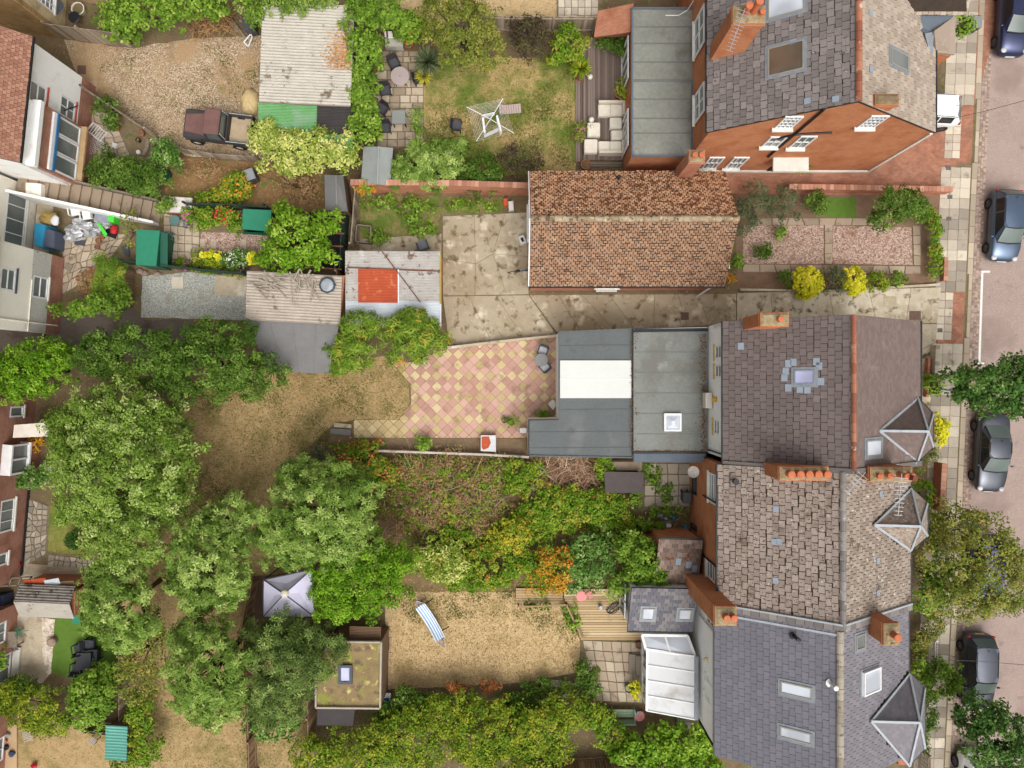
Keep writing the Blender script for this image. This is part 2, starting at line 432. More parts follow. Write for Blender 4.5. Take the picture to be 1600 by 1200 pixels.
def plant(name, label, cat, blobs, kind, base=None, group=None, dmul=1.0, trunk=None, limbs=7, lump=0.34, deep=0.42, zmin=0.03, upb=0.5, rc=None, lmul=1.0, extra=None):
    """blobs in photo pixels: (px, py, z centre, rx px, ry px, rz m); sizes taken at that height"""
    _fs[0] += 1; rng = np.random.default_rng(_fs[0]); K = LEAF[kind]
    bl = []
    for (px, py, z, rx, ry, rz) in blobs:
        c = P(px, py, z); s = (H - z) / F; g = (rc or K['rc']) * .3 if rx > 34 else 0.0; bl.append((c.x, c.y, z, max(rx * s - g, rx * s * .6), max(ry * s - g, ry * s * .6), rz))
    if base is None:
        b = P(blobs[0][0], blobs[0][1], blobs[0][2]); base = Vector((b.x, b.y, 0))
    root = thing(name, label, cat, base, group)
    pos, nrm, tint, cc = crown_points(bl, rc or K['rc'], K['dens'] * dmul / lmul ** 2, rng, zmin, deep, upb, lump)
    leaves_object('crown' if cat == 'tree' else 'foliage', K['m'], root, pos, nrm, K['L'] * lmul, K['W'] * lmul, rng, tint, K['k'])
    if extra:                                   # a second leaf colour mixed in: (kind, share)
        K2 = LEAF[extra[0]]
        pos, nrm, tint, _ = crown_points(bl, K2['rc'], K2['dens'] * extra[1], rng, zmin, 0.8, upb, lump)
        leaves_object('leaf_cluster', K2['m'], root, pos, nrm, K2['L'], K2['W'], rng, tint, K2['k'])['kind'] = 'stuff'
    mb = MB(); big = bl[0]; r0 = trunk or max(0.025, 0.035 * max(big[3], big[4]))
    top = Vector((big[0], big[1], max(0.15, big[2] - big[5] * 0.35)))
    b3 = Vector(base); mids = b3.lerp(top, 0.5) + Vector((r0 * 0.7, -r0 * 0.5, 0))
    mb.tube([b3, mids, top], r0, 8, r0 * 0.55)
    idx = rng.choice(len(cc), size=min(limbs, len(cc)), replace=False)
    for i in idx:
        e = Vector(cc[i]); st = mids.lerp(top, rng.uniform(0.2, 1.0)); m_ = st.lerp(e, 0.5) + Vector((0, 0, 0.08 * (e - st).length))
        mb.tube([st, m_, e], r0 * 0.45, 5, r0 * 0.12)
    mb.build('trunk' if cat == 'tree' else 'stem', BARK, root, smooth=True)
    return root
# ------------------------------------------------------------------ ground materials
def lawn_mat(name, dry, mid, green, gscale=0.22, glo=0.5, ghi=0.7):
    if name in MATS: return MATS[name]
    t = NT(name)
    f = t.math('ADD', t.math('MULTIPLY', t.noise(2.2, 8, 0.75), 0.6), t.math('MULTIPLY', t.noise(14, 5, 0.7), 0.4))
    c = t.ramp(f, [(0.36, mid), (0.5, dry), (0.62, tuple(min(255, v + 16) for v in dry))])
    c = t.mix(t.mask(gscale, glo, ghi, 7, rough=0.68), c, C4(green))
    c = t.mix(t.mask(9, 0.56, 0.72, 4), c, C4(tuple(int(v * .66) for v in mid)))
    t.bump(t.noise(26, 5, 0.7), 0.7, 0.05)
    MATS[name] = t.done(c, 0.95); return MATS[name]
SOIL = mat('dry_soil', (128, 108, 80), (96, 80, 58), 1.2, 0.97, 0.6, specks=[((92, 104, 48), 1.6, .56, .68), ((160, 140, 110), 5, .6, .7)])
LAWN_DRY = lawn_mat('dry_lawn', (198, 170, 126), (168, 142, 99), (142, 128, 74), 0.45, .54, .75)
LAWN_MID = lawn_mat('half_dry_lawn', (174, 147, 102), (142, 120, 78), (112, 108, 58), 0.4, .50, .70)
LAWN_GRN = lawn_mat('patchy_green_lawn', (180, 154, 104), (150, 130, 78), (102, 120, 44), 0.30, .42, .56)
LAWN_FRESH = lawn_mat('fresh_lawn', (150, 140, 76), (110, 118, 52), (98, 118, 42), 0.6, .35, .6)
TURF = mat('artificial_turf', (98, 128, 48), (82, 112, 38), 3, 0.95, 0.5)
def chips_mat(name, cols, scale=22.0, stains=()):
    t = NT(name); v = t.new('ShaderNodeTexVoronoi'); v.inputs['Scale'].default_value = scale; t.link(t.pos(), v.inputs['Vector'])
    sx = t.new('ShaderNodeSeparateXYZ'); t.link(v.outputs['Color'], sx.inputs[0])
    n = len(cols); c = t.ramp(sx.outputs[0], [(i / (n - 1), cc) for i, cc in enumerate(cols)])
    for s_ in stains: c = t.mix(t.mask(s_[1], s_[2], s_[3], 6), c, C4(s_[0]))
    t.bump(v.outputs['Distance'], 0.8, -0.03); MATS[name] = t.done(c, 0.9); return MATS[name]
GRAVEL_TAN = chips_mat('dusty_gravel', [(122, 98, 72), (160, 136, 106), (178, 154, 124), (208, 190, 166)], 20, [((170, 140, 104), .35, .5, .66), ((120, 98, 68), .5, .54, .72), ((136, 124, 70), .8, .60, .74), ((200, 184, 164), .6, .62, .76)])
GRAVEL_GREY = chips_mat('blue_grey_gravel', [(136, 138, 128), (160, 160, 150), (178, 178, 168), (196, 196, 188)], 20, [((150, 138, 116), .9, .56, .72)])
GRAVEL_PINK = chips_mat('pink_gravel', [(120, 92, 76), (160, 130, 112), (182, 154, 138), (204, 184, 170)], 17, [((140, 104, 78), .9, .58, .7)])
PEBBLE = chips_mat('pale_pebbles', [(168, 150, 128), (204, 190, 170), (224, 214, 198)], 8)
TARMAC = mat('dark_tarmac', (112, 100, 90), (90, 80, 72), .8, .95, .4, specks=[((74, 62, 52), .8, .52, .66)])
ROADM = mat('pink_grey_asphalt', (166, 146, 136), (152, 132, 123), .5, .92, .25, specks=[((182, 162, 150), 18, .55, .62), ((146, 126, 117), .25, .50, .62), ((140, 124, 116), 1.3, .62, .7)])
CONC = tint_mat('weathered_concrete', [(0.0, (150, 137, 113)), (0.35, (166, 152, 128)), (0.7, (182, 168, 144)), (1.0, (204, 193, 172))], 0.95,
    [((142, 122, 92), .45, .46, .72), ((210, 198, 174), .9, .54, .66), ((116, 100, 72), 2.0, .54, .66), ((92, 76, 54), 1.0, .58, .82)], 0.5, 0.8, 1.6)
CONC_P = mat('pale_concrete', (196, 182, 158), (170, 154, 128), .9, .95, .3, specks=[((214, 206, 190), .8, .55, .7), ((130, 112, 88), 1.0, .6, .75)])
GAPM = mat('joint_soil', (136, 118, 92), (106, 92, 68), 3, .98, .4, specks=[((88, 98, 48), 2.2, .55, .65)])
SLAB = tint_mat('paving_slab', [(0.0, (136, 126, 112)), (0.4, (164, 152, 136)), (0.7, (190, 178, 160)), (1.0, (214, 202, 180))], 0.92, [((120, 108, 92), 1.4, .58, .75)], 0.25, 0.3, 3)
FLAG = tint_mat('sandstone_flag', [(0.0, (152, 134, 114)), (0.5, (174, 156, 134)), (1.0, (194, 178, 156))], 0.92, [((116, 100, 80), 1.6, .56, .72)], 0.25, 0.35, 3)
PAV_Y = tint_mat('yellow_paver', [(0.0, (182, 158, 114)), (0.5, (196, 174, 130)), (1.0, (208, 188, 146))], .9, [((140, 118, 84), 1.6, .52, .72)], .25, .3, 5)
PAV_P = tint_mat('pink_paver', [(0.0, (178, 136, 120)), (0.5, (190, 149, 134)), (1.0, (202, 164, 148))], .9, [((150, 120, 96), 1.6, .52, .72)], .25, .3, 5)
BLOCKPAV = brick_mat('block_paving', (190, 132, 106), (164, 108, 84), (150, 118, 96), .22, .11)
KERB = tint_mat('kerb_stone', [(0, (164, 150, 130)), (1, (196, 180, 156))], .92, (), .25, .3, 4)
SETT = tint_mat('granite_sett', [(0, (134, 116, 104)), (.5, (164, 142, 128)), (1, (188, 166, 150))], .92, [((150, 120, 80), 2, .6, .7)], .3, .3, 6)
WHITEP = mat('road_paint', (238, 236, 230), (220, 216, 208), 5, .8, .1)

# ------------------------------------------------------------------ terrain
gm = MB().quad((-300, -300, -.13), (300, -300, -.13), (300, 300, -.13), (-300, 300, -.13)); struct(gm.build('ground', SOIL))
def kx(y): return 1538 - 0.0458 * y
gs = MB()
gs.prism([P(-900, -900), P(kx(-900) - 4, -900), P(kx(2100) - 4, 2100), P(-900, 2100)], -.12, 0.0); struct(gs.build('garden_soil', SOIL))
rd = MB().quad(P(kx(2100) + 1, 2100, -.1), P(kx(2100) + 235, 2100, -.1), P(kx(-900) + 235, -900, -.1), P(kx(-900) + 1, -900, -.1)); ROAD = struct(rd.build('road', ROADM))
far = MB().prism([P(kx(-900) + 236, -900), P(2200, -900), P(2200, 2100), P(kx(2100) + 236, 2100)], -.12, 0.02); struct(far.build('far_pavement', SLAB))

_vmesh = {}
def piece_mesh(key, w, l, t, m, inset=0.012, nvar=8, seed=0):
    """shared meshes for one kind of slab: a bevelled plate centred on its base, eight tints"""
    if key in _vmesh: return _vmesh[key]
    out = []
    for i in range(nvar):
        mb = MB(); mb.cur = (i + 0.5) / nvar
        q = [(-w / 2, -l / 2), (w / 2, -l / 2), (w / 2, l / 2), (-w / 2, l / 2)]; s = inset
        q2 = [(-w / 2 + s, -l / 2 + s), (w / 2 - s, -l / 2 + s), (w / 2 - s, l / 2 - s), (-w / 2 + s, l / 2 - s)]
        mb.hexa([(a, b, 0) for a, b in q], [(a, b, t - s * .6) for a, b in q], bottom=False)
        mb.f.pop(); mb.t.pop()
        mb.hexa([(a, b, t - s * .6) for a, b in q], [(a, b, t) for a, b in q2], bottom=False)
        me = bpy.data.meshes.new(key); me.from_pydata([tuple(p) for p in mb.v], [], mb.f); me.materials.append(m)
        at = me.attributes.new('tint', 'FLOAT', 'FACE'); at.data.foreach_set('value', mb.t); out.append(me)
    _vmesh[key] = out; return out
def put(name, me, pos, rz, parent, tilt=0.008, rot=None):
    o = bpy.data.objects.new(name, me); col.objects.link(o); o.parent = parent
    o.location = Vector(pos) - offs(parent)
    if rot is not None: o.rotation_euler = rot
    else: o.rotation_euler = (random.uniform(-tilt, tilt), random.uniform(-tilt, tilt), rz)
    return o
def poly_piece(name, pts, z0, z1, m, parent, tint=None, inset=0.015):
    mb = MB(); mb.cur = random.random() if tint is None else tint
    mb.prism(pts, z0, z1, inset); return mb.build(name, m, parent, tint=True)

# ------------------------------------------------------------------ street: pavement, kerb, setts, paint
tk = (P(kx(1000), 1000) - P(kx(0), 0)).normalized(); RZK = math.atan2(tk.x, -tk.y)   # kerb tilt
PX = 27.07
pv = MB().quad(P(kx(2100) - 7, 2100, .004), P(kx(-900) - 7, -900, .004), P(kx(-900) - 62, -900, .004), P(kx(2100) - 62, 2100, .004)); PAVE = struct(pv.build('pavement', GAPM))
xo = [(157, 256), (453, 542)]                          # the two vehicle crossings
sl = piece_mesh('paving_slab', .56, .585, .035, SLAB)
blk = piece_mesh('crossing_block', .43, .43, .035, SLAB)
prnd = random.Random(3)
y = -30.0
while y < 1235:
    cross = [c for c in xo if c[0] <= y + 8 <= c[1]]
    if cross: y += 16.2; continue
    dark = prnd.random()
    for c in range(3):
        xx = kx(y + 8) - 9 - 8 - c * 15.6
        ti = min(7, max(0, int((dark * .7 + prnd.random() * .3) * 8)))
        put('paving_slab', sl[ti], P(xx, y + 8, 0.004), RZK, PAVE, .006)
    y += 16.2
for (a, b) in xo:
    BR = MB().quad(P(kx(a) - 9, a + 1, .012), P(kx(a) - 55, a + 1, .012), P(kx(b) - 55, b - 1, .012), P(kx(b) - 9, b - 1, .012))
    struct(BR.build('crossing_brick', BLOCKPAV))
    n = int((b - a - 12) / 12.4)
    for i in range(n):
        for c in range(2 if a > 300 else 2):
            yy = a + 10 + i * 12.4
            put('crossing_block', blk[prnd.randrange(4, 8)], P(kx(yy) - 46 + c * 12.2, yy, 0.006), RZK, PAVE, .004)
KE = thing('kerb', 'long kerb of pale stones edging the pavement', 'kerb', P(kx(600), 600, -.1))
del KE['label'], KE['category']; struct(KE)
kme = piece_mesh('kerb_stone', .30, .90, .13, KERB, .02)
y = -30.0
while y < 1240:
    cr = any(c[0] < y + 12 < c[1] for c in xo)
    put('kerb_stone', kme[prnd.randrange(8)], P(kx(y) - 5, y, -.1 if not cr else -.16), RZK, KE, .004); y += 24.8
smb = MB()
for i in range(int(1300 / 3.2)):
    for c in range(3):
        yy = -30 + i * 3.2 + prnd.uniform(-.4, .4); xx = kx(yy) + 4 + c * 4.4 + prnd.uniform(-.5, .5)
        q = P(xx, yy, -.1); w, l = .07 + prnd.uniform(0, .015), .05 + prnd.uniform(0, .012); smb.cur = prnd.random(); h = prnd.uniform(.008, .022)
        smb.prism([q + Vector((-w, -l, 0)), q + Vector((w, -l, 0)), q + Vector((w * .95, l, 0)), q + Vector((-w, l, 0))], -.1, -.1 + h, .012)
stuff(smb.build('gutter_setts', SETT, KE, tint=True))
mk = MB()
mk.quad(P(1526, 426, -.094), P(1547, 426, -.094), P(1547, 423, -.094), P(1526, 423, -.094))
mk.quad(P(1528.5, 566, -.094), P(1532, 566, -.094), P(1536.5, 426.4, -.094), P(1533, 426.4, -.094))
mk.quad(P(1522, 569, -.094), P(1538, 569, -.094), P(1538, 566.3, -.094), P(1522, 566.3, -.094)); struct(mk.build('parking_bay_marking', WHITEP))

# ------------------------------------------------------------------ garden surfaces
ground_sheet('gravel_yard', [(100, 62), (205, 75), (300, 60), (418, 55), (415, 245), (400, 252), (290, 243), (245, 217), (150, 152), (128, 138)], .006, GRAVEL_TAN, jit=.05)
ground_sheet('stone_patio', [(118, 155), (150, 153), (245, 218), (262, 250), (250, 285), (110, 290)], .006, GAPM)
ground_sheet('dry_bed', [(262, 245), (400, 254), (505, 270), (510, 325), (420, 330), (300, 330), (255, 300)], .006, mat('dry_leaf_litter', (150, 116, 76), (116, 90, 60), 3, .97, .7, specks=[((96, 110, 48), 1.5, .56, .66), ((186, 150, 104), 7, .58, .66)]))
ground_sheet('lower_yard', [(48, 320), (225, 330), (262, 335), (430, 360), (405, 425), (262, 430), (210, 420), (100, 470), (96, 405), (50, 405)], .006, GAPM)
ground_sheet('alley', [(-300, 496), (70, 497), (200, 470), (225, 500), (300, 500), (300, 560), (-300, 560)], .008, TARMAC, jit=.04)
ground_sheet('gravel_drive', [(222, 432), (300, 425), (386, 432), (384, 500), (220, 496)], .012, GRAVEL_GREY, jit=.04)
ground_sheet('main_lawn', [(300, 600), (440, 575), (540, 560), (600, 556), (640, 598), (641, 632), (622, 656), (552, 656), (520, 664), (480, 700), (470, 780), (400, 830), (280, 830), (270, 700)], .006, LAWN_MID, jit=.06)
ground_sheet('shaded_lawn', [(190, 820), (420, 832), (500, 900), (490, 1000), (490, 1260), (195, 1260), (200, 1060), (190, 1000)], .006, LAWN_MID, jit=.06)
ground_sheet('dry_garden_lawn', [(600, 925), (800, 905), (880, 935), (906, 1000), (905, 1050), (820, 1068), (610, 1080)], .006, LAWN_DRY, jit=.06)
ground_sheet('upper_lawn', [(660, 90), (902, 90), (900, 272), (640, 275)], .006, LAWN_GRN, jit=.03)
ground_sheet('neighbour_lawn', [(600, -200), (870, -200), (870, 38), (780, 40), (600, 35)], .004, LAWN_DRY, jit=.05)
ground_sheet('small_lawn', [(78, 790), (145, 792), (150, 870), (74, 862)], .006, LAWN_FRESH, jit=.03)
ground_sheet('artificial_lawn', [(82, 966), (160, 968), (190, 975), (188, 1066), (120, 1064), (78, 1050)], .01, TURF, jit=.02)
ground_sheet('corner_lawn', [(28, 1135), (200, 1130), (200, 1260), (28, 1260)], .006, LAWN_MID, jit=.04)
ground_sheet('weedy_plot', [(562, 306), (684, 306), (690, 330), (680, 372), (562, 396)], .006, lawn_mat('weedy_ground', (140, 124, 80), (112, 104, 60), (92, 112, 40), 0.7, .42, .58), jit=.05)
ground_sheet('weedy_strip', [(692, 308), (790, 308), (782, 336), (690, 336)], .006, MATS['weedy_ground'], jit=.05)
ground_sheet('thicket_floor', [(470, 700), (830, 712), (1000, 716), (1060, 735), (1090, 840), (960, 925), (600, 925), (480, 860)], .006, mat('thicket_litter', (140, 116, 82), (104, 88, 58), 2.2, .97, .7, specks=[((98, 112, 48), 1.1, .52, .62), ((172, 140, 100), 5, .58, .66), ((116, 74, 50), 1.6, .6, .68)]), jit=.05)
ground_sheet('flower_bed', [(512, 684), (875, 686), (830, 716), (520, 708)], .008, mat('bark_mulch', (140, 118, 92), (112, 92, 70), 5, .97, .6))
ground_sheet('bottom_border', [(600, 1078), (820, 1066), (910, 1050), (940, 1100), (1100, 1125), (1140, 1260), (500, 1260), (560, 1120)], .008, SOIL, jit=.05)
ground_sheet('front_garden', [(1150, 295), (1476, 300), (1470, 440), (1420, 445), (1150, 452)], .006, mat('front_garden_soil', (140, 112, 92), (112, 90, 70), 2, .97, .5))
ground_sheet('block_drive', [(1060, 262), (1205, 268), (1360, 266), (1490, 150), (1500, -100), (1600, -100), (1480, 306), (1100, 302)], .006, BLOCKPAV)
ground_sheet('side_drive_base', [(690, 334), (826, 330), (828, 458), (1140, 456), (1476, 446), (1462, 560), (1440, 780), (1430, 480), (1240, 495), (1110, 510), (870, 525), (700, 545)], .005, GAPM, jit=.02)
ground_sheet('front_yard', [(1380, 540), (1466, 540), (1450, 800), (1440, 1260), (1380, 1260)], .004, GAPM)
ground_sheet('paved_court', [(1000, 722), (1090, 722), (1092, 800), (990, 800)], .008, GAPM)
ground_sheet('stone_terrace', [(908, 992), (1004, 1000), (1012, 1100), (935, 1098), (925, 1060), (905, 1030)], .009, GAPM)
ground_sheet('neighbour_terrace', [(868, -120), (945, -120), (940, 40), (870, 38)], .008, GAPM)
ground_sheet('crazy_paving', [(40, 775), (78, 790), (74, 862), (148, 872), (145, 905), (36, 890)], .008, GAPM)
ground_sheet('concrete_terrace', [(15, 960), (66, 965), (80, 1050), (66, 1068), (14, 1062)], .008, CONC_P, jit=.03)
ground_sheet('concrete_path', [(28, 880), (150, 888), (150, 905), (28, 905)], .010, CONC_P)
ground_sheet('pebble_strip', [(66, 965), (86, 968), (80, 1052), (72, 1058), (66, 1020)], .013, PEBBLE, jit=.03)
ground_sheet('pebble_bed', [(862, 1062), (905, 1068), (905, 1092), (860, 1090)], .014, PEBBLE, jit=.04)
ground_sheet('pink_gravel_bed', [(1162, 352), (1287, 352), (1287, 412), (1160, 412)], .012, GRAVEL_PINK, jit=.02)
ground_sheet('pink_gravel_bed', [(1302, 353), (1424, 355), (1426, 414), (1300, 412)], .012, GRAVEL_PINK, jit=.02)
ground_sheet('small_grass_patch', [(1288, 309), (1338, 309), (1338, 340), (1288, 338)], .012, TURF, jit=.03)

def cracked_slabs(parent_name, base_pts, nx, ny, z, m, tint=(0, 1), jit=.18, name='concrete_slab', gap=.002, seed=5, th=.045):
    """irregular slabs filling a quad given in pixels (tl, tr, br, bl)"""
    rnd = random.Random(seed); tl, tr, br, bl = [P(*p, z) for p in base_pts]
    par = thing(parent_name, 'x', 'x', (tl + br) / 2); del par['label'], par['category']; struct(par)
    grid = [[None] * (ny + 1) for _ in range(nx + 1)]
    for i in range(nx + 1):
        for j in range(ny + 1):
            u, v = i / nx, j / ny
            if 0 < i < nx: u += rnd.uniform(-jit, jit) / nx
            if 0 < j < ny: v += rnd.uniform(-jit, jit) / ny
            grid[i][j] = tl.lerp(tr, u).lerp(bl.lerp(br, u), v)
    for i in range(nx):
        for j in range(ny):
            q = [grid[i][j], grid[i + 1][j], grid[i + 1][j + 1], grid[i][j + 1]]
            c = sum(q, Vector((0, 0, 0))) / 4
            q = [p + (c - p).normalized() * gap for p in q]
            poly_piece(name, q, z, z + th + rnd.uniform(0, .008), m, par, tint[0] + rnd.random() * (tint[1] - tint[0]))
    return par
cracked_slabs('concrete_yard', [(692, 338), (824, 332), (826, 460), (692, 462)], 3, 2, .006, CONC, (.4, .7), .25)
cracked_slabs('concrete_yard', [(692, 463), (826, 461), (870, 524), (702, 540)], 3, 1, .006, CONC, (.4, .6), .2, seed=8)
cracked_slabs('concrete_drive', [(827, 461), (1150, 459), (1150, 506), (872, 522)], 7, 1, .006, CONC, (.2, .5), .3, seed=9)
cracked_slabs('concrete_drive', [(1151, 458), (1470, 449), (1464, 505), (1151, 502)], 6, 1, .006, CONC, (.7, 1.0), .3, seed=12)
cracked_slabs('concrete_apron', [(562, 374), (690, 365), (690, 396), (562, 398)], 4, 1, .008, CONC, (.4, .8), .2, seed=14)
cracked_slabs('front_path', [(1440, 506), (1464, 506), (1452, 640), (1440, 640)], 1, 4, .006, CONC, (.6, 1), .2, seed=15)
cracked_slabs('paved_court_slabs', [(1008, 724), (1078, 724), (1078, 792), (1006, 792)], 4, 4, .010, SLAB, (.2, .7), .06, 'paving_slab', .03, 16)
cracked_slabs('terrace_slabs', [(910, 1000), (1000, 1003), (1004, 1098), (930, 1095)], 6, 6, .011, FLAG, (.3, 1), .05, 'paving_slab', .02, 17)
cracked_slabs('neighbour_terrace_slabs', [(872, -60), (936, -60), (934, 36), (872, 36)], 6, 8, .010, SLAB, (.6, 1), .05, 'paving_slab', .015, 18)
cracked_slabs('court_slabs', [(256, 325), (312, 333), (312, 420), (256, 418)], 5, 7, .010, FLAG, (.5, 1), .05, 'paving_slab', .02, 19)
cracked_slabs('yard_slabs', [(98, 372), (200, 365), (160, 425), (98, 460)], 8, 6, .010, FLAG, (.3, .9), .3, 'paving_stone', .03, 20)
cracked_slabs('patio_flags', [(126, 160), (175, 180), (205, 245), (122, 280)], 5, 8, .010, FLAG, (.3, .9), .15, 'paving_stone', .02, 21)
cracked_slabs('crazy_paving_stones', [(44, 778), (76, 790), (72, 866), (38, 885)], 4, 10, .010, SLAB, (.0, .6), .35, 'paving_stone', .03, 22)
cracked_slabs('crazy_paving_stones', [(76, 866), (146, 874), (146, 888), (74, 886)], 8, 2, .010, SLAB, (.2, .8), .3, 'paving_stone', .03, 23)
cracked_slabs('front_garden_path', [(1160, 413), (1438, 416), (1438, 428), (1160, 425)], 11, 1, .014, FLAG, (.0, .5), .1, 'paving_slab', .015, 24)
cracked_slabs('front_garden_path', [(1288, 345), (1301, 345), (1300, 413), (1288, 413)], 1, 4, .016, FLAG, (.0, .5), .1, 'paving_slab', .015, 25)
cracked_slabs('front_garden_path', [(1425, 352), (1438, 352), (1438, 415), (1427, 415)], 1, 4, .016, FLAG, (.0, .6), .1, 'paving_slab', .015, 26)
cracked_slabs('front_garden_path', [(1180, 341), (1380, 341), (1380, 352), (1180, 352)], 8, 1, .013, FLAG, (.0, .5), .1, 'paving_slab', .015, 27)
cracked_slabs('gravel_path_slabs', [(314, 362), (420, 366), (405, 396), (312, 394)], 1, 1, .010, GRAVEL_PINK, (.5, .5), .0, 'gravel_panel', .0, 28, .006)
for k, (sx, sy) in enumerate([(317, 381), (334, 381), (381, 382)]):
    poly_piece('stepping_stone', [P(sx - 4, sy - 8, 0), P(sx + 4, sy - 8, 0), P(sx + 4, sy + 8, 0), P(sx - 4, sy + 8, 0)], .02, .045, FLAG, bpy.data.objects['gravel_path_slabs'], .8)
# sandstone flags round the upper patio, laid in mixed sizes
UP = ground_sheet('upper_patio', [(588, 78), (662, 92), (662, 215), (640, 232), (585, 232)], .008, GAPM)
frnd = random.Random(31); yy = 80
while yy < 230:
    hh = frnd.choice([9, 12, 15]); xx = 589
    while xx < 660:
        ww = min(frnd.choice([9, 12, 16, 20]), 662 - xx)
        if ww > 4: poly_piece('flagstone', [P(xx + .6, yy + .6), P(xx + ww - .6, yy + .6), P(xx + ww - .6, yy + hh - .6), P(xx + .6, yy + hh - .6)], .010, .035 + frnd.uniform(0, .008), FLAG, UP, frnd.random())
        xx += ww
    yy += hh
# pink and yellow diamond pavers
PAT = [(612, 566), (632, 570), (700, 545), (800, 532), (872, 522), (874, 655), (826, 656), (826, 684), (553, 684), (553, 658), (625, 656), (642, 632), (640, 596)]
patio = ground_sheet('diamond_patio', PAT, .009, GAPM, jit=.0)
py_ = piece_mesh('yellow_paver', .428, .428, .032, PAV_Y, .012); pp_ = piece_mesh('pink_paver', .428, .428, .032, PAV_P, .012)
CONVEX = [[(642, 566), (642, 656), (874, 656), (872, 522), (700, 545)], [(612, 566), (642, 600), (642, 566)], [(553, 656), (553, 684), (826, 684), (826, 656)], [(622, 656), (642, 656), (642, 632)]]
def clip(poly, cv):
    for i in range(len(cv)):
        (ax, ay), (bx, by) = cv[i], cv[(i + 1) % len(cv)]; f = lambda p: (bx - ax) * (p[1] - ay) - (by - ay) * (p[0] - ax); out = []
        for k in range(len(poly)):
            p, q = poly[k], poly[(k + 1) % len(poly)]; u, v = f(p), f(q)
            if u <= 0: out.append(p)
            if u * v < 0: t = u / (u - v); out.append((p[0] + (q[0] - p[0]) * t, p[1] + (q[1] - p[1]) * t))
        poly = out
        if len(poly) < 3: return []
    ar = abs(sum(poly[k][0] * poly[(k + 1) % len(poly)][1] - poly[(k + 1) % len(poly)][0] * poly[k][1] for k in range(len(poly)))) / 2
    return poly if ar > 6 else []
for r in range(0, 24):
    for c in range(0, 22):
        x = 548 + (c + (0.5 if r % 2 else 0)) * 16.8; y = 520 + r * 8.4
        whole = all(inside(x + dx, y + dy, PAT) for dx, dy in ((8, 0), (-8, 0), (0, 8), (0, -8)))
        yel = (r % 4 == 0) or (r % 4 == 2 and c % 2 == 0) or x < 640 and y > 655
        if not whole:
            for cv in CONVEX:
                q = clip([(x + 8, y), (x, y + 8), (x - 8, y), (x, y - 8)], cv)
                if len(q) > 2: poly_piece('yellow_paver' if yel else 'pink_paver', [P(a, b) for a, b in q], .009, .041, PAV_Y if yel else PAV_P, patio, inset=.006)
            continue
        put('yellow_paver' if yel else 'pink_paver', (py_ if yel else pp_)[random.randrange(8)], P(x, y, .009), math.pi / 4, patio, .007)
# ------------------------------------------------------------------ building materials
BR_OR = brick_mat('orange_brick', (208, 132, 86), (186, 108, 68), (196, 154, 118), stain=(176, 102, 62))
BR_RED = brick_mat('red_brick', (206, 132, 100), (178, 108, 80), (196, 160, 132), stain=(164, 100, 72))
BR_DK = brick_mat('dark_red_brick', (186, 126, 102), (160, 104, 84), (190, 160, 140), stain=(150, 98, 80))
BR_YEL = brick_mat('yellow_brick', (224, 200, 152), (204, 176, 128), (214, 200, 172))
BR_BRN = brick_mat('brown_brick', (186, 150, 96), (160, 124, 78), (174, 146, 106))
REN_W = mat('white_render', (252, 251, 248), (244, 242, 236), 1.0, .9, .12, specks=[((206, 200, 190), .9, .6, .8)])
REN_C = mat('cream_render', (250, 244, 230), (240, 232, 216), 1.0, .9, .12, specks=[((196, 184, 166), .8, .6, .8)])
UPVC = plain('white_upvc', (240, 240, 238), .35)
STONE_P = plain('painted_stone', (226, 222, 210), .7)
LEAD = mat('lead_flashing', (150, 156, 162), (122, 128, 134), 2.5, .6, .15, .15)
LEAD_L = mat('pale_lead', (186, 190, 194), (158, 163, 168), 3, .6, .15, .1)
BLACK = plain('black_paint', (34, 34, 36), .45)
DARK = plain('dark_void', (30, 28, 27), .8)
GLS = glass('window_glass', (126, 132, 130)); GLS_L = glass('pale_skylight_glass', (212, 218, 226), .2); GLS_B = glass('blue_skylight_glass', (186, 188, 220), .2)
GLS_BR = glass('brown_skylight_glass', (110, 92, 76), .08)
GREYF = plain('grey_frame', (150, 146, 136), .5); ANTH = plain('anthracite_frame', (72, 78, 86), .5)
TERRA = mat('terracotta', (206, 122, 84), (178, 96, 64), 4, .85, .2)
MORTAR = mat('mossy_mortar', (176, 160, 124), (128, 108, 78), 5, .95, .5, specks=[((196, 156, 60), 5, .62, .7), ((92, 78, 56), 4, .58, .68)])
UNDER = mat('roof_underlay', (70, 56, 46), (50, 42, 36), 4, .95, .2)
RIDGE_R = tint_mat('red_ridge', [(0, (132, 82, 62)), (.6, (162, 100, 76)), (1, (180, 124, 96))], .9, [((200, 150, 60), 3, .64, .7), ((206, 196, 180), 2.2, .62, .7)], .3)
RIDGE_S = tint_mat('stone_ridge', [(0, (142, 132, 116)), (1, (172, 162, 146))], .95, [((110, 96, 76), 5, .55, .66)], .4)
RIDGE_G = tint_mat('grey_ridge', [(0, (112, 106, 102)), (1, (150, 142, 136))], .92, [((180, 178, 174), 3, .6, .7)], .3)
def slate(name, a, b, c, specks=(), rough=.8, grain=.3): return tint_mat(name, [(0, a), (.5, b), (1, c)], rough, specks, .3, grain * 2.2, 9)
S_B = slate('slate_purple_grey', (112, 104, 101), (124, 115, 112), (140, 130, 126), [((220, 216, 208), 7, .68, .72), ((92, 82, 76), 8, .60, .66)])
S_BF = slate('slate_pale_lichen', (154, 138, 122), (168, 152, 136), (182, 167, 150), [((206, 198, 186), 4, .62, .72)])
S_D = slate('slate_plum', (104, 92, 89), (109, 97, 93), (116, 103, 99), [((132, 122, 120), .7, .62, .8)], .7, .2)
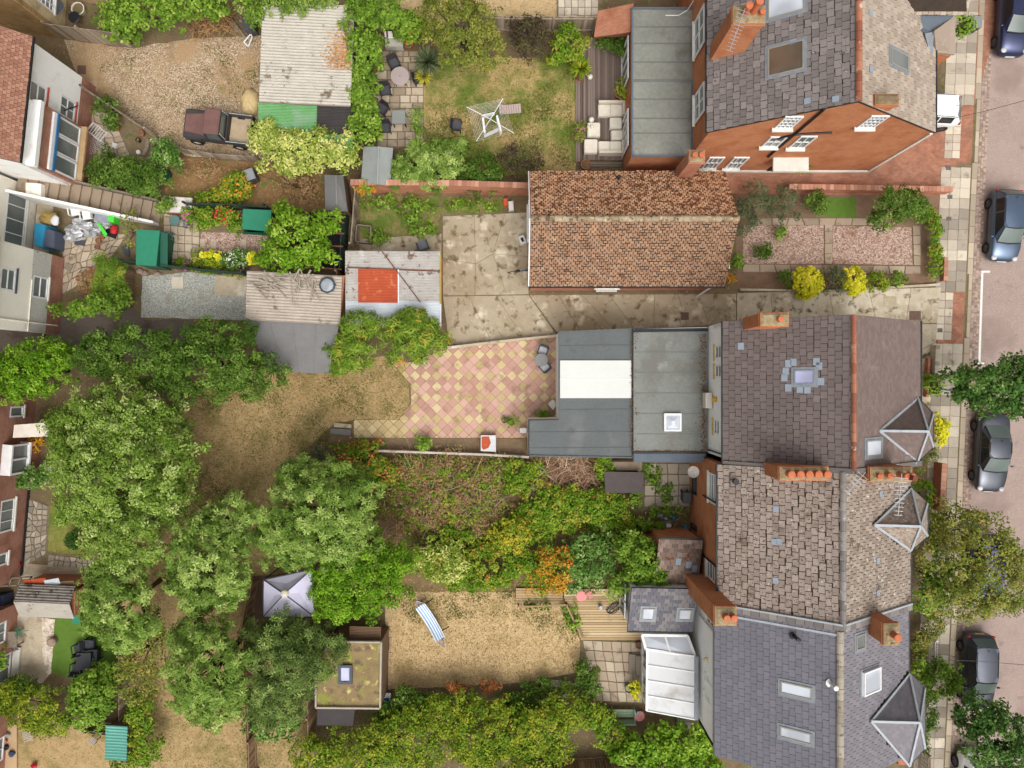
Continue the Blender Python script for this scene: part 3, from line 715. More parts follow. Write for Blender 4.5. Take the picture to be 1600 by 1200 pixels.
S_DF = slate('tile_plum_fine', (112, 96, 90), (118, 102, 95), (125, 108, 101), [((156, 140, 134), .8, .6, .8)], .75, .25)
S_E = slate('slate_lichen_grey', (138, 123, 112), (150, 135, 124), (162, 147, 136), [((88, 68, 52), .8, .56, .68), ((84, 64, 50), 10, .58, .63), ((200, 192, 182), 7, .64, .68)])
S_EF = slate('slate_lichen_pale', (136, 121, 108), (150, 135, 121), (164, 149, 135), [((104, 84, 66), 1.1, .57, .7), ((92, 72, 56), 11, .60, .64), ((206, 198, 188), 6, .6, .66)])
S_F = slate('slate_blue_grey', (107, 105, 113), (111, 109, 117), (117, 114, 122), [((142, 134, 138), .8, .62, .8), ((96, 84, 74), 1.2, .68, .76)], .65, .2)
S_FF = slate('slate_blue_pale', (116, 113, 118), (123, 119, 124), (132, 127, 131), [((150, 140, 140), .8, .6, .8)], .7, .2)
S_ANX = slate('slate_moss_brown', (96, 80, 72), (128, 108, 96), (152, 132, 120), [((110, 64, 44), 2.2, .54, .62)])
S_ANX2 = slate('slate_patch_grey', (94, 93, 101), (106, 104, 110), (130, 124, 122))
CLAY = slate('clay_tile', (138, 106, 82), (150, 116, 91), (162, 127, 101), [((96, 66, 44), 1.6, .60, .70), ((192, 152, 112), 1.2, .62, .75)], .92)
CLAY_UP = slate('clay_tile_lichen', (168, 122, 90), (190, 144, 110), (208, 164, 128), [((112, 72, 48), 4.5, .50, .57)], .92)
CLAY_L = slate('clay_tile_pink', (140, 98, 80), (156, 112, 92), (170, 126, 104), (), .9)
PATCH = plain('new_slate', (150, 160, 172), .6)

# ------------------------------------------------------------------ building helpers
def wall_part(parent, name, fr, u0, u1, v0, v1, holes, m, depth=.06, k=0.0):
    """wall face with real openings and reveals"""
    us = sorted({u0, u1} | {h[0] for h in holes} | {h[1] for h in holes}); vs_ = sorted({v0, v1} | {h[2] for h in holes} | {h[3] for h in holes})
    us = [u for u in us if u0 <= u <= u1]; vs_ = [v for v in vs_ if v0 <= v <= v1]
    mb = MB()
    for i in range(len(us) - 1):
        for j in range(len(vs_) - 1):
            cu, cv = (us[i] + us[i + 1]) / 2, (vs_[j] + vs_[j + 1]) / 2
            if any(h[0] < cu < h[1] and h[2] < cv < h[3] for h in holes): continue
            mb.quad(fr.pt(us[i], vs_[j], k), fr.pt(us[i + 1], vs_[j], k), fr.pt(us[i + 1], vs_[j + 1], k), fr.pt(us[i], vs_[j + 1], k))
    for h in holes:
        a, b, c, d = (h[0], h[2]), (h[1], h[2]), (h[1], h[3]), (h[0], h[3])
        for p, q in ((a, b), (b, c), (c, d), (d, a)):
            mb.quad(fr.pt(*p, k), fr.pt(*q, k), fr.pt(*q, k - depth), fr.pt(*p, k - depth))
    return mb.build(name, m, parent)
def window(parent, fr, h, bars=(1, 1), mf=None, mg=None, sill=True, k=0.0, depth=.06, ft=.09, ms=None, name='window'):
    u0, u1, v0, v1 = h; mf = mf or UPVC
    mb = MB(); a, b = k - depth, k - depth + .07
    mb.fbox(fr, u0, u1, v0, v0 + ft, a, b); mb.fbox(fr, u0, u1, v1 - ft, v1, a, b)
    mb.fbox(fr, u0, u0 + ft, v0 + ft, v1 - ft, a, b); mb.fbox(fr, u1 - ft, u1, v0 + ft, v1 - ft, a, b)
    for i in range(1, bars[0] + 1):
        u = u0 + (u1 - u0) * i / (bars[0] + 1); mb.fbox(fr, u - .025, u + .025, v0 + ft, v1 - ft, a, b - .01)
    for i in range(1, bars[1] + 1):
        v = v0 + (v1 - v0) * i / (bars[1] + 1); mb.fbox(fr, u0 + ft, u1 - ft, v - .025, v + .025, a + .002, b - .008)
    w = mb.build(name, mf, parent)
    MB().fbox(fr, u0 + ft * .5, u1 - ft * .5, v0 + ft * .5, v1 - ft * .5, a - .02, a + .02).build('pane', mg or GLS, w)
    if sill: MB().fbox(fr, u0 - .08, u1 + .08, v0 - .09, v0 - .003, k - depth + .01, k + .07).build('sill', ms or STONE_P, w)
    return w
def px_hole(fr, x0, y0, x1, y1):
    """hole from two photo points (any two opposite corners of the opening)"""
    a, b = fr.px(x0, y0), fr.px(x1, y1)
    return (min(a[0], b[0]), max(a[0], b[0]), min(a[1], b[1]), max(a[1], b[1]))
def skylight(parent, fr, x0, y0, x1, y1, mf=None, mg=None, rise=.09, ft=.07, name='skylight'):
    c = [fr.px(x0, y0), fr.px(x1, y1)]
    u0, u1 = sorted((c[0][0], c[1][0])); v0, v1 = sorted((c[0][1], c[1][1]))
    mb = MB(); mf = mf or GREYF; b, a = rise, -.05
    mb.fbox(fr, u0, u1, v0, v0 + ft, a, b); mb.fbox(fr, u0, u1, v1 - ft, v1, a, b)
    mb.fbox(fr, u0, u0 + ft, v0 + ft, v1 - ft, a, b); mb.fbox(fr, u1 - ft, u1, v0 + ft, v1 - ft, a, b)
    w = mb.build(name, mf, parent)
    MB().fbox(fr, u0 + ft * .6, u1 - ft * .6, v0 + ft * .6, v1 - ft * .6, a, b - .03).build('pane', mg or GLS_L, w)
    f2 = MB(); g = .12
    f2.fbox(fr, u0 - g, u1 + g, v0 - g, v1 + g, 0.0, .056); f2.build('flashing', LEAD, w)
    return (u0 + .04, u1 - .04, v0 + .04, v1 - .04)
def tiled(roof, fr, U, V, e, w, m, t=.016, gap=.012, indiv=0, name='slate', excl=(), jit=.006, seed=1, lift=.022, lap=1.22):
    """courses of slates on a slope; the `indiv` highest full slates are objects, the rest one joined part"""
    rnd = random.Random(seed); nr = int(math.ceil(V / e)); full = []; mb = MB()
    for r in range(nr):
        v0 = r * e; L = min(e * lap, V - v0 + .02)  # low lap bares dark underlay strips, standing in for lap shadow and moss
        if L < e * .3: continue
        u = -w / 2 if r % 2 else 0.0
        while u < U - .02:
            a, b = max(u, 0), min(u + w, U); u += w
            if b - a < .05: continue
            cu, cv = (a + b) / 2, v0 + e / 2
            if any((inside(cu, cv, x) if len(x) != 4 or not isinstance(x[0], float) else (x[0] < cu < x[1] and x[2] < cv < x[3])) for x in excl): continue
            full.append((a, b, v0, L, abs(b - a - w) < 1e-6 and L >= e * lap * .99, rnd.random()))
    order = sorted([f for f in full if f[4]], key=lambda f: -f[2])[:indiv]; chosen = set(id(f) for f in order)
    nv = 8; metas = []
    if indiv:
        for i in range(nv):
            q = MB(); q.cur = (i + .5) / nv; hw = w / 2 - gap / 2
            q.hexa([(-hw, 0, -t), (hw, 0, -t), (hw, e * lap, -t), (-hw, e * lap, -t)], [(-hw, 0, 0), (hw, 0, 0), (hw, e * lap, 0), (-hw, e * lap, 0)])
            me = bpy.data.meshes.new(name); me.from_pydata([tuple(p) for p in q.v], [], q.f); me.materials.append(m)
            at = me.attributes.new('tint', 'FLOAT', 'FACE'); at.data.foreach_set('value', q.t); metas.append(me)
    O = offs(roof); ang = math.atan2(lift, e)
    base = fr.mat().to_4x4()
    for f in full:
        a, b, v0, L, ok, rv = f
        if id(f) in chosen:
            o = bpy.data.objects.new(name, metas[int(rv * nv)]); col.objects.link(o); o.parent = roof
            j1, j2 = rnd.uniform(-jit, jit), rnd.uniform(-jit, jit) * 2
            M = base @ Matrix.Rotation(-ang + rnd.uniform(-.008, .008), 4, 'X') @ Matrix.Rotation(j1, 4, 'Z')
            M.translation = fr.pt((a + b) / 2, v0 + j2, t + lift) - O; o.matrix_local = M
        else:
            mb.cur = rv; g = gap / 2; j2 = rnd.uniform(-jit, jit) * 2
            k0 = t + lift + rnd.uniform(-.003, .004); k1 = t + lift - lift * L / e
            bt = [fr.pt(a + g, v0 + j2, k0 - t), fr.pt(b - g, v0 + j2, k0 - t), fr.pt(b - g, v0 + L, k1 - t), fr.pt(a + g, v0 + L, k1 - t)]
            tp = [fr.pt(a + g, v0 + j2, k0), fr.pt(b - g, v0 + j2, k0), fr.pt(b - g, v0 + L, k1), fr.pt(a + g, v0 + L, k1)]
            mb.hexa(bt, tp, bottom=False)
    if mb.f: stuff(mb.build(name + 's', m, roof, tint=True))
def ridge(roof, a, b, m, r=.14, l=.45, name='ridge_tile', h=.1):
    a, b = Vector(a), Vector(b); d = (b - a); n = max(1, int(d.length / l)); st = d / n; rnd = random.Random(4)
    x = Vector((st.y, -st.x, 0)).normalized()
    for i in range(n):
        q = MB(); q.cur = rnd.random(); p0, p1 = a + st * (i + .015), a + st * (i + .985); s = rnd.uniform(-.008, .008)
        for p_, q_ in ((p0, p1),):
            for s0, s1, h0, h1 in ((-1, -.55, -.03, .72), (-.55, .55, .72, .72 + .28), (.55, 1, .72, -.03)):
                pass
        prof = [(-1, -.25), (-.7, .55), (-.25, 1), (.25, 1), (.7, .55), (1, -.25)]
        A = [p0 + x * (r * c0) + Vector((0, 0, h * c1 + s)) for c0, c1 in prof]; B = [p1 + x * (r * c0) + Vector((0, 0, h * c1 + s)) for c0, c1 in prof]
        bb = len(q.v); q.v += A + B
        for k in range(5): q._f((bb + k, bb + k + 1, bb + 7 + k, bb + 6 + k))
        q._f([bb + k for k in range(6)][::-1]); q._f([bb + 6 + k for k in range(6)])
        q.build(name, m, roof, tint=True)
def chimney(parent, x0, x1, y0, y1, z0, z1, pots, m=None, cap=None, name='chimney', ph=.45):
    mb = MB(); mb.box(x0, x1, y0, y1, z0, z1 - .22)
    mb.box(x0 - .05, x1 + .05, y0 - .05, y1 + .05, z1 - .219, z1 - .12); mb.box(x0 - .02, x1 + .02, y0 - .02, y1 + .02, z1 - .119, z1)
    c = mb.build(name, m or BR_OR, parent)
    fl = MB(); fl.hexa([(x0, y0, z1 + .002), (x1, y0, z1 + .002), (x1, y1, z1 + .002), (x0, y1, z1 + .002)], [(x0 + .12, y0 + .1, z1 + .08), (x1 - .12, y0 + .1, z1 + .08), (x1 - .12, y1 - .1, z1 + .08), (x0 + .12, y1 - .1, z1 + .08)])
    fl.build('mortar_cap', cap or MORTAR, c)
    for (px_, py_2, r, h) in pots:
        q = MB(); zb = z1 + .03
        q.lathe((px_, py_2, zb), [(r * 1.1, 0), (r, .06), (r * .85, h * .8), (r * 1.05, h * .82), (r * 1.05, h), (r * .9, h + .015), (0.001, h + .03)], 14, cap=False)
        q.build('chimney_pot', TERRA, c, smooth=False)
    return c
def roof_slab(root, frs, th=.10, name='roof'):
    mb = MB()
    for fr, U, V in frs: mb.fbox(fr, 0, U, 0, V, -th, 0)
    return mb.build(name, UNDER, root)
def pipe(parent, pts, r=.045, m=None, name='drainpipe'):
    return MB().tube(pts, r, 8).build(name, m or BLACK, parent)

def gable_y(X0, X1, Y0, Y1, ze, zr):
    """slope frames for a ridge along Y: rear (facing -X), front (facing +X)"""
    xm = (X0 + X1) / 2; rise = zr - ze; run = xm - X0; V = math.hypot(rise, run)
    rear = Fr((X0, Y1, ze), (0, -1, 0), (run, 0, rise)); front = Fr((X1, Y0, ze), (0, 1, 0), (-run, 0, rise))
    return rear, front, V, xm

def terrace_house(name, label, X0, X1, Y0, Y1, ze, zr, wall, gables=()):
    root = thing(name, label, 'house', ((X0 + X1) / 2, (Y0 + Y1) / 2, 0))
    rear, front, V, xm = gable_y(X0, X1, Y0, Y1, ze, zr)
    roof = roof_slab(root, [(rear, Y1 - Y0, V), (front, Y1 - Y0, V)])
    ys = Fr((X0 + .12, Y0 + .01, 0), (1, 0, 0), (0, 0, 1)); yn = Fr((X1 - .12, Y1 - .01, 0), (-1, 0, 0), (0, 0, 1)); xe = Fr((X1 - .12, Y0 + .01, 0), (0, 1, 0), (0, 0, 1))
    W = X1 - X0 - .24; sl_ = (zr - ze) / (xm - X0)
    for fr, gm_ in ((ys, 'south'), (yn, 'north')):
        MB().fpoly(fr, [(0, 0), (W, 0), (W, ze - .03), (W / 2, zr - .14), (0, ze - .03)], -.2, 0).build('gable_wall', wall, root)
    MB().fbox(xe, 0.2, Y1 - Y0 - .22, 0, ze - .05, -.2, 0.0).build('front_wall', wall, root)
    return root, roof, rear, front, V, xm
def gutter(root, a, b, m=None, r=.06):
    return MB().beam(a, b, r * 2, r * 1.6).build('gutter', m or BLACK, root)

# ================================================================== house D: the middle house with plum slates
D, Droof, Drear, Dfront, DV, Dxm = terrace_house('terrace_house', 'white rendered end house with plum slate roof and red ridge tiles', 10.4, 20.1, -3.9, 3.1, 6.0, 9.3, REN_W)
ex = []
ex.append(skylight(D, Drear, 1241, 578, 1274, 601, LEAD, GLS_B))
exf = [skylight(D, Dfront, 1352, 688, 1376, 712, GREYF, GLS_L)]
bayv = [Dfront.px(1373, 673), Dfront.px(1436, 618), Dfront.px(1446, 618), Dfront.px(1446, 726), Dfront.px(1434, 724)]
tiled(Droof, Drear, 7.0, DV, .30, .36, S_D, indiv=300, excl=ex, seed=2, gap=.022, jit=.012, lap=.97)
tiled(Droof, Dfront, 7.0, DV, .15, .22, S_DF, excl=exf + [bayv], seed=3, name='roof_tile', gap=.008, lift=.014, t=.012)
ridge(Droof, (Dxm, -3.9, 9.33), (Dxm, 3.1, 9.33), RIDGE_R, .12, .42)
for k, (x, y) in enumerate([(1228, 580), (1232, 568), (1240, 566), (1226, 590), (1280, 572), (1283, 596), (1232, 606), (1250, 608), (1262, 609), (1158, 541), (1276, 565)]):
    u, v = Drear.px(x, y); MB().fbox(Drear, u - .17, u + .17, v - .14, v + .14, .03, .052).build('patch_slate', PATCH, Droof)
rw = wall_fr(Vector((10.52, 3.1, 0)), Vector((10.52, -3.9, 0)))
hd = [px_hole(rw, 1117, 540, 1127, 560), px_hole(rw, 1117, 570, 1127, 590), px_hole(rw, 1115, 655, 1124, 680)]
hd = [(h[0], h[1], max(3.6, h[2]), min(5.6, h[3])) for h in hd]
wall_part(D, 'rear_wall', rw, 0.01, 6.99, 0, 5.95, hd, REN_W)
for h in hd: window(D, rw, h, (0, 1), ms=mat('ochre_sill', (206, 170, 90), (186, 150, 76), 3))
gutter(D, (10.38, -3.9, 5.98), (10.38, 3.1, 5.98)); gutter(D, (20.14, -3.9, 5.98), (20.14, 3.1, 5.98))
chimney(D, 11.2, 12.45, 2.62, 3.2, 6.5, 9.0, [(12.0, 2.9, .13, .3)])
ac = MB(); u, v = rw.px(1100, 624)
ac.fbox(rw, u - .38, u + .42, 3.35, 3.95, .08, .42); ACU = ac.build('air_conditioner', plain('off_white_metal', (214, 208, 192), .5), D)
u, v = rw.px(1120, 624); MB().lathe(rw.pt(u, v - .12, .1), [(.13, 0), (.15, .1), (.10, .2)], 12).build('alarm_box', plain('yellow_plastic', (214, 160, 40), .5), D)
pipe(D, [rw.pt(6.6, 3.2, .06), rw.pt(6.6, 5.9, .06)], .04)
def bay(root, front, vx, vy, ax, ay, corners, zr_, ze_, m, lead, wall):
    """hipped bay roof: valley point, apex, eave corners (photo pixels), lead hips and valleys"""
    vp, ap = P(vx, vy, zr_), P(ax, ay, zr_); cs = [P(*c, ze_) for c in corners]
    b = MB()
    def sl(*pts):
        c = sum(pts, Vector((0, 0, 0))) / len(pts); b.quad(*pts)
    sl(vp, cs[0], ap)
    for i in range(len(cs) - 1): sl(ap, cs[i], cs[i + 1])
    sl(ap, cs[-1], vp)
    r_ = b.build('bay_roof', m, root, tint=True)
    def fan(tri, n, up):
        """courses of thin tiles parallel to the eave of one facet"""
        A, B, T = tri
        q = MB(); nrm = (B - A).cross(T - A).normalized()
        if nrm.z < 0: nrm = -nrm
        for i in range(n):
            f0, f1 = i / n, (i + 1) / n
            a0, b0, a1, b1 = A.lerp(T, f0), B.lerp(T, f0), A.lerp(T, f1), B.lerp(T, f1)
            k = max(1, int((b0 - a0).length / .24))
            for j in range(k):
                q.cur = random.random(); g = .02
                p = [a0.lerp(b0, j / k + g / k), a0.lerp(b0, (j + 1) / k - g / k), a1.lerp(b1, (j + 1) / k - g / k), a1.lerp(b1, j / k + g / k)]
                q.quad(p[0] + nrm * .030, p[1] + nrm * .030, p[2] + nrm * .008, p[3] + nrm * .008)
                q.quad(p[0] + nrm * .004, p[1] + nrm * .004, p[1] + nrm * .030, p[0] + nrm * .030)
        return q
    allq = MB()
    for tri in [(cs[0], vp, ap)] + [(cs[i], cs[i + 1], ap) for i in range(len(cs) - 1)] + [(vp, cs[-1], ap)]:
        q = fan(tri, 12, 1); o_ = len(allq.v); allq.v += q.v; allq.f += [tuple(i + o_ for i in f) for f in q.f]; allq.t += q.t
    stuff(allq.build('roof_tiles', m, r_, tint=True))
    for p, q in [(vp, cs[0]), (vp, cs[-1]), (vp, ap)] + [(ap, c) for c in cs]:
        up = Vector((0, 0, .085)); MB().beam(p + up, q + up, .11, .05).build('lead_hip', lead, r_)
    wl_ = MB(); ins = [Vector((c.x - .06, c.y, 0)) for c in cs]
    wl_.hexa([Vector((p.x, p.y, 0)) for p in [Vector((cs[0].x - .5, cs[0].y, 0))] + ins + [Vector((cs[-1].x - .5, cs[-1].y, 0))]], [Vector((p.x, p.y, ze_ - .03)) for p in [Vector((cs[0].x - .5, cs[0].y, 0))] + ins + [Vector((cs[-1].x - .5, cs[-1].y, 0))]])
    wl_.build('bay_wall', wall, root)
    g = MB()
    for i in range(len(cs) - 1): g.beam(cs[i] + Vector((0.03, 0, -.02)), cs[i + 1] + Vector((.03, 0, -.02)), .1, .08)
    g.build('gutter', BLACK, root)
bay(D, Dfront, 1373, 673, 1449, 674, [(1432, 722), (1457, 698), (1457, 647), (1433, 622)][::-1], 8.1, 6.0, S_DF, LEAD_L, BR_RED)
# rear flat-roofed extensions of house D
FELT = mat('green_grey_felt', (132, 134, 128), (117, 119, 114), .8, .85, .15, specks=[((114, 113, 106), .45, .5, .62), ((142, 144, 138), .8, .58, .7), ((92, 78, 62), 1.5, .66, .74)])
FELT_D = mat('dark_grey_felt', (102, 106, 106), (92, 96, 96), .8, .8, .15, specks=[((110, 113, 111), .5, .52, .66), ((90, 92, 92), 1.1, .58, .72)])
LAP = mat('felt_lap', (118, 120, 115), (106, 108, 104), 2, .9, .2)
FELT_E = mat('slate_blue_felt', (104, 112, 122), (88, 96, 106), 1.2, .7, .15)
def slab_px(pts, z, th): return [P(*p, z) for p in pts]
e1 = MB().prism([P(991, 514, 3.1), P(1106, 511, 3.1), P(1104, 707, 3.1), P(991, 707, 3.1)], 0, 3.02); e1.build('extension_wall', REN_W, D)
E1 = MB().prism([P(990, 518, 3.1), P(1106, 516, 3.1), P(1104, 708, 3.1), P(990, 708, 3.1)], 3.025, 3.1).build('extension_roof', FELT, D)
for a, b in (((990, 707.5), (1104, 707.5)), ((990, 518), (1106, 516))):
    MB().beam(P(*a, 3.14), P(*b, 3.14), .10, .10).build('roof_edge', BLACK, E1)
MB().quad(P(990, 722, 2.6), P(1102, 723, 2.6), P(1104, 709, 3.12), P(990, 709, 3.12)).build('sloped_flashing', FELT_E, E1)
MB().quad(P(990, 517, 3.12), P(1106, 515, 3.12), P(1107, 510, 2.95), P(992, 512, 2.95)).build('sloped_flashing', FELT_D, E1)
for i in range(1, 6):
    yy = 518 + i * 32; MB().beam(P(991, yy, 3.105), P(1103, yy, 3.105), .05, .012).build('felt_seam', LAP, E1)
sk = MB(); rl = [P(1038, 646, 3.3), P(1065, 646, 3.3), P(1065, 674, 3.3), P(1038, 674, 3.3)]
fr0 = Fr((rl[3].x, rl[3].y, 3.1), (1, 0, 0), (0, 1, 0), (0, 0, 1)); w_, h_ = rl[1].x - rl[0].x, rl[0].y - rl[3].y
for q in ((0, w_, 0, .1), (0, w_, h_ - .1, h_), (0, .1, .1, h_ - .1), (w_ - .1, w_, .1, h_ - .1)): sk.fbox(fr0, *q, 0, .2)
RL = sk.build('rooflight', UPVC, D); g_ = MB().fbox(fr0, .08, w_ - .08, .08, h_ - .08, .02, .12); g_.build('pane', GLS_L, RL)
dm = MB(); cx, cy = rl[0].x + w_ * .5, rl[3].y + h_ * .5
dm.hexa([fr0.pt(.1, .1, .12), fr0.pt(w_ - .1, .1, .12), fr0.pt(w_ - .1, h_ - .1, .12), fr0.pt(.1, h_ - .1, .12)], [fr0.pt(w_ * .4, h_ * .4, .3), fr0.pt(w_ * .6, h_ * .4, .3), fr0.pt(w_ * .6, h_ * .6, .3), fr0.pt(w_ * .4, h_ * .6, .3)]); dm.build('dome', GLS_L, RL)
poly2 = [(873, 519), (988, 514), (988, 715), (826, 712), (826, 656), (873, 655)]
MB().prism([P(x, y, 2.8) for x, y in poly2], 0, 2.715).build('extension_wall', REN_W, D)
E2 = MB().prism([P(x, y, 2.8) for x, y in poly2], 2.72, 2.8).build('extension_roof', FELT_D, D)
MB().fbox(Fr(P(875, 622, 2.8), (1, 0, 0), (0, 1, 0), (0, 0, 1)), 0, 3.82, 0, 2.02, .0, .08).build('white_roof_panel', mat('white_grp', (214, 215, 209), (207, 208, 202), .8, .55, .0), E2)
for yy in (540, 545, 640, 675, 700):
    if yy in (545,): continue
    x0 = 874 if yy < 650 else 828
    MB().beam(P(x0, yy, 2.806), P(987, yy - 1, 2.806), .04, .012).build('felt_seam', mat('dark_felt_lap', (92, 96, 96), (84, 88, 88), 2, .9, .2), E2)
for i in range(len(poly2)):
    a, b = poly2[i], poly2[(i + 1) % len(poly2)]; MB().beam(P(*a, 2.82), P(*b, 2.82), .07, .09).build('roof_edge', BLACK if i in (4, 3) else FELT_D, E2)
MB().beam(P(989.5, 514, 2.84), P(989.5, 716, 2.84), .12, .14).build('roof_gutter', mat('leafy_gutter', (92, 84, 74), (66, 60, 52), 6, .9, .5), E2)

MB().beam(P(875, 593, 2.885), P(987, 593, 2.885), .03, .02).build('panel_joint', UPVC, E2)
db = MB(); rr = random.Random(21)
for i in range(900):
    x, y = (1103 - abs(rr.gauss(0, 5)), rr.uniform(522, 704)) if i < 500 else ((990 + rr.gauss(0, 2.5), rr.uniform(520, 712)) if i < 750 else (rr.uniform(994, 1100), 706 - abs(rr.gauss(0, 2))))
    q = P(x, y, 3.12); sz = rr.uniform(.02, .06); a = rr.uniform(0, 6.28); db.cur = rr.random(); db.quad(*[Vector((q.x + sz * math.cos(a + w), q.y + sz * .6 * math.sin(a + w), 3.108 + rr.uniform(0, .012) if x > 992 else 2.93 + rr.uniform(0, .012))) for w in (0, 1.57, 3.14, 4.71)])
stuff(db.build('leaf_debris', tint_mat('leaf_debris', [(0, (70, 54, 42)), (.6, (110, 86, 64)), (1, (150, 122, 90))], .95), E1, tint=True))
# ================================================================== house E: lichen-grey slates
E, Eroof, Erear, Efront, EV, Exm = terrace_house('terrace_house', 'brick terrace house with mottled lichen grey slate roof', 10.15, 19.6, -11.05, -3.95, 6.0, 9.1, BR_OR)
bayv = [Efront.px(1365, 820), Efront.px(1424, 760), Efront.px(1434, 760), Efront.px(1434, 864), Efront.px(1424, 862)]
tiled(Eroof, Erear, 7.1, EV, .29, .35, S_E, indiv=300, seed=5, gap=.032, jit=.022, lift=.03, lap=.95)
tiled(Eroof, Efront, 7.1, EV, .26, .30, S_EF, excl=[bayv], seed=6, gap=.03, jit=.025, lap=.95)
ridge(Eroof, (Exm, -11.05, 9.12), (Exm, -3.95, 9.12), RIDGE_G, .15, .42)
for (x, y, f) in [(1213, 795, Erear), (1210, 846, Erear), (1218, 846, Erear), (1212, 907, Erear), (1375, 772, Efront), (1371, 876, Efront), (1371, 926, Efront)]:
    u, v = f.px(x, y); MB().fbox(f, u - .14, u + .14, v - .13, v + .13, .035, .06).build('patch_slate', PATCH, Eroof)
vt = MB(); u, v = Erear.px(1148, 752); vt.lathe(Erear.pt(u, v, .02), [(.13, 0), (.12, .2), (.15, .22), (.15, .28)], 12).build('roof_vent', BLACK, E)
rwE = wall_fr(Vector((10.27, -3.95, 0)), Vector((10.27, -11.05, 0)))
hE = [px_hole(rwE, 1107, 737, 1118, 790), px_hole(rwE, 1081, 728, 1089, 775), px_hole(rwE, 1104, 872, 1117, 912), px_hole(rwE, 1079, 815, 1089, 832)]
wall_part(E, 'rear_wall', rwE, .01, 7.09, 0, 5.95, hE, BR_OR)
for i, h in enumerate(hE): window(E, rwE, h, (0, 2) if i != 3 else (0, 0), UPVC if i in (0, 2) else BLACK, sill=i in (0, 2))
gutter(E, (10.12, -11.05, 5.98), (10.12, -3.95, 5.98)); gutter(E, (19.64, -11.05, 5.98), (19.64, -3.95, 5.98))
pipe(E, [rwE.pt(2.0, 3.0, .06), rwE.pt(2.0, 5.5, .06), rwE.pt(1.0, 5.9, .06)]); pipe(E, [rwE.pt(5.2, .5, .06), rwE.pt(5.2, 5.9, .06)])
DISH = MB(); u, v = rwE.px(1097, 737); DISH.lathe(rwE.pt(u, v, .5), [(.02, 0), (.2, .05), (.32, .14)], 14, cap=False); DISH.build('satellite_dish', plain('pale_dish', (206, 200, 190), .5), E)
bay(E, Efront, 1365, 820, 1437, 822, [(1422, 860), (1448, 837), (1448, 786), (1423, 763)][::-1], 7.9, 6.0, S_EF, LEAD_L, BR_RED)
chimney(D, 12.0, 14.15, -4.3, -3.72, 6.6, 9.2, [(12.35 + .4 * i, -4.0, .16, .42) for i in range(5)])
chimney(D, 16.05, 17.9, -4.35, -3.75, 7.0, 9.2, [(16.75, -4.05, .14, .4), (17.75, -4.08, .13, .35), (16.35, -4.1, .12, .25), (17.3, -4.05, .15, .75)])
MB().beam((17.3, -4.05, 9.2), (17.5, -4.1, 10.2), .24, .24).build('flue_cowl', mat('flue_brown', (130, 76, 56), (106, 60, 46), 4), D)
for (fr, U0, Uu) in ((Drear, 6.9, DV), ):
    MB().fbox(Drear, 6.88, 7.12, 0, DV, .02, .10).build('party_wall_coping', RIDGE_G, D)
MB().fbox(Dfront, -.12, .12, 0, DV, .02, .10).build('party_wall_coping', RIDGE_G, D)
def coping(root, fr, u, V, m, n=12, w=.26, name='coping_stone'):
    for i in range(n):
        q = MB(); q.cur = random.random(); q.fbox(fr, u - w / 2, u + w / 2, V * i / n + .01, V * (i + 1) / n - .01, .02, .13); q.build(name, m, root, tint=True)
coping(E, Erear, 7.02, EV, RIDGE_G, 14); coping(E, Efront, .08, EV, RIDGE_G, 14)
MB().fbox(Erear, 6.82, 6.9, 0, EV, .02, .16).build('lead_flashing', LEAD_L, E); MB().fbox(Efront, .22, .3, 0, EV, .02, .16).build('lead_flashing', LEAD_L, E)

# aerials on the chimneys
def aerial(label, base, h, rz, n=9, L=1.5):
    r_ = thing('tv_aerial', label, 'aerial', base); c = Vector(base)
    MB().tube([c, c + Vector((0, 0, h))], .02, 6).build('mast', plain('aerial_metal', (196, 196, 198), .4, .5), r_)
    d = Vector((math.cos(rz), math.sin(rz), 0)); s = Vector((-d.y, d.x, 0)); t = c + Vector((0, 0, h))
    b = MB().tube([t - d * .2, t + d * L], .018, 5)
    for i in range(n): q = t + d * (L * i / (n - 1)); b.tube([q - s * (.28 - .012 * i), q + s * (.28 - .012 * i)], .012, 4)
    b.build('antenna', MATS['aerial_metal'], r_)
aerial('thin silver aerial over the four-pot chimney', (16.75, -4.05, 9.55), .9, R(-95), 10, 1.6)
aerial('small aerial beside the ridge left of four-pot chimney', (15.3, -4.0, 9.3), .7, R(-130), 7, 1.0)

# ================================================================== house F: blue-grey slates
Fh, Froof, Frear, Ffront, FV, Fxm = terrace_house('terrace_house', 'white rendered terrace house with blue grey slate roof and conservatory', 10.0, 19.5, -18.3, -11.1, 6.0, 9.1, REN_W)
exr = [skylight(Fh, Frear, 1220, 1063, 1270, 1094, GREYF, GLS_L), skylight(Fh, Frear, 1219, 1133, 1269, 1164, GREYF, GLS_L)]
exf = [skylight(Fh, Ffront, 1336, 993, 1350, 1012, GREYF, GLS), skylight(Fh, Ffront, 1345, 1050, 1371, 1076, UPVC, GLS_L, rise=.2)]
bayv = [Ffront.px(1358, 1126), Ffront.px(1420, 1046), Ffront.px(1432, 1046), Ffront.px(1432, 1200), Ffront.px(1420, 1200)]
tiled(Froof, Frear, 7.2, FV, .29, .36, S_F, indiv=300, excl=exr, seed=7, gap=.014, jit=.01)
tiled(Froof, Ffront, 7.2, FV, .25, .30, S_FF, excl=exf + [bayv], seed=8, gap=.02)
ridge(Froof, (Fxm, -18.3, 9.12), (Fxm, -11.1, 9.12), RIDGE_S, .17, .5)
rwF = wall_fr(Vector((10.12, -11.1, 0)), Vector((10.12, -18.3, 0)))
hF = [px_hole(rwF, 1103, 1053, 1113, 1077), px_hole(rwF, 1101, 1080, 1112, 1106), px_hole(rwF, 1104, 955, 1116, 985)]
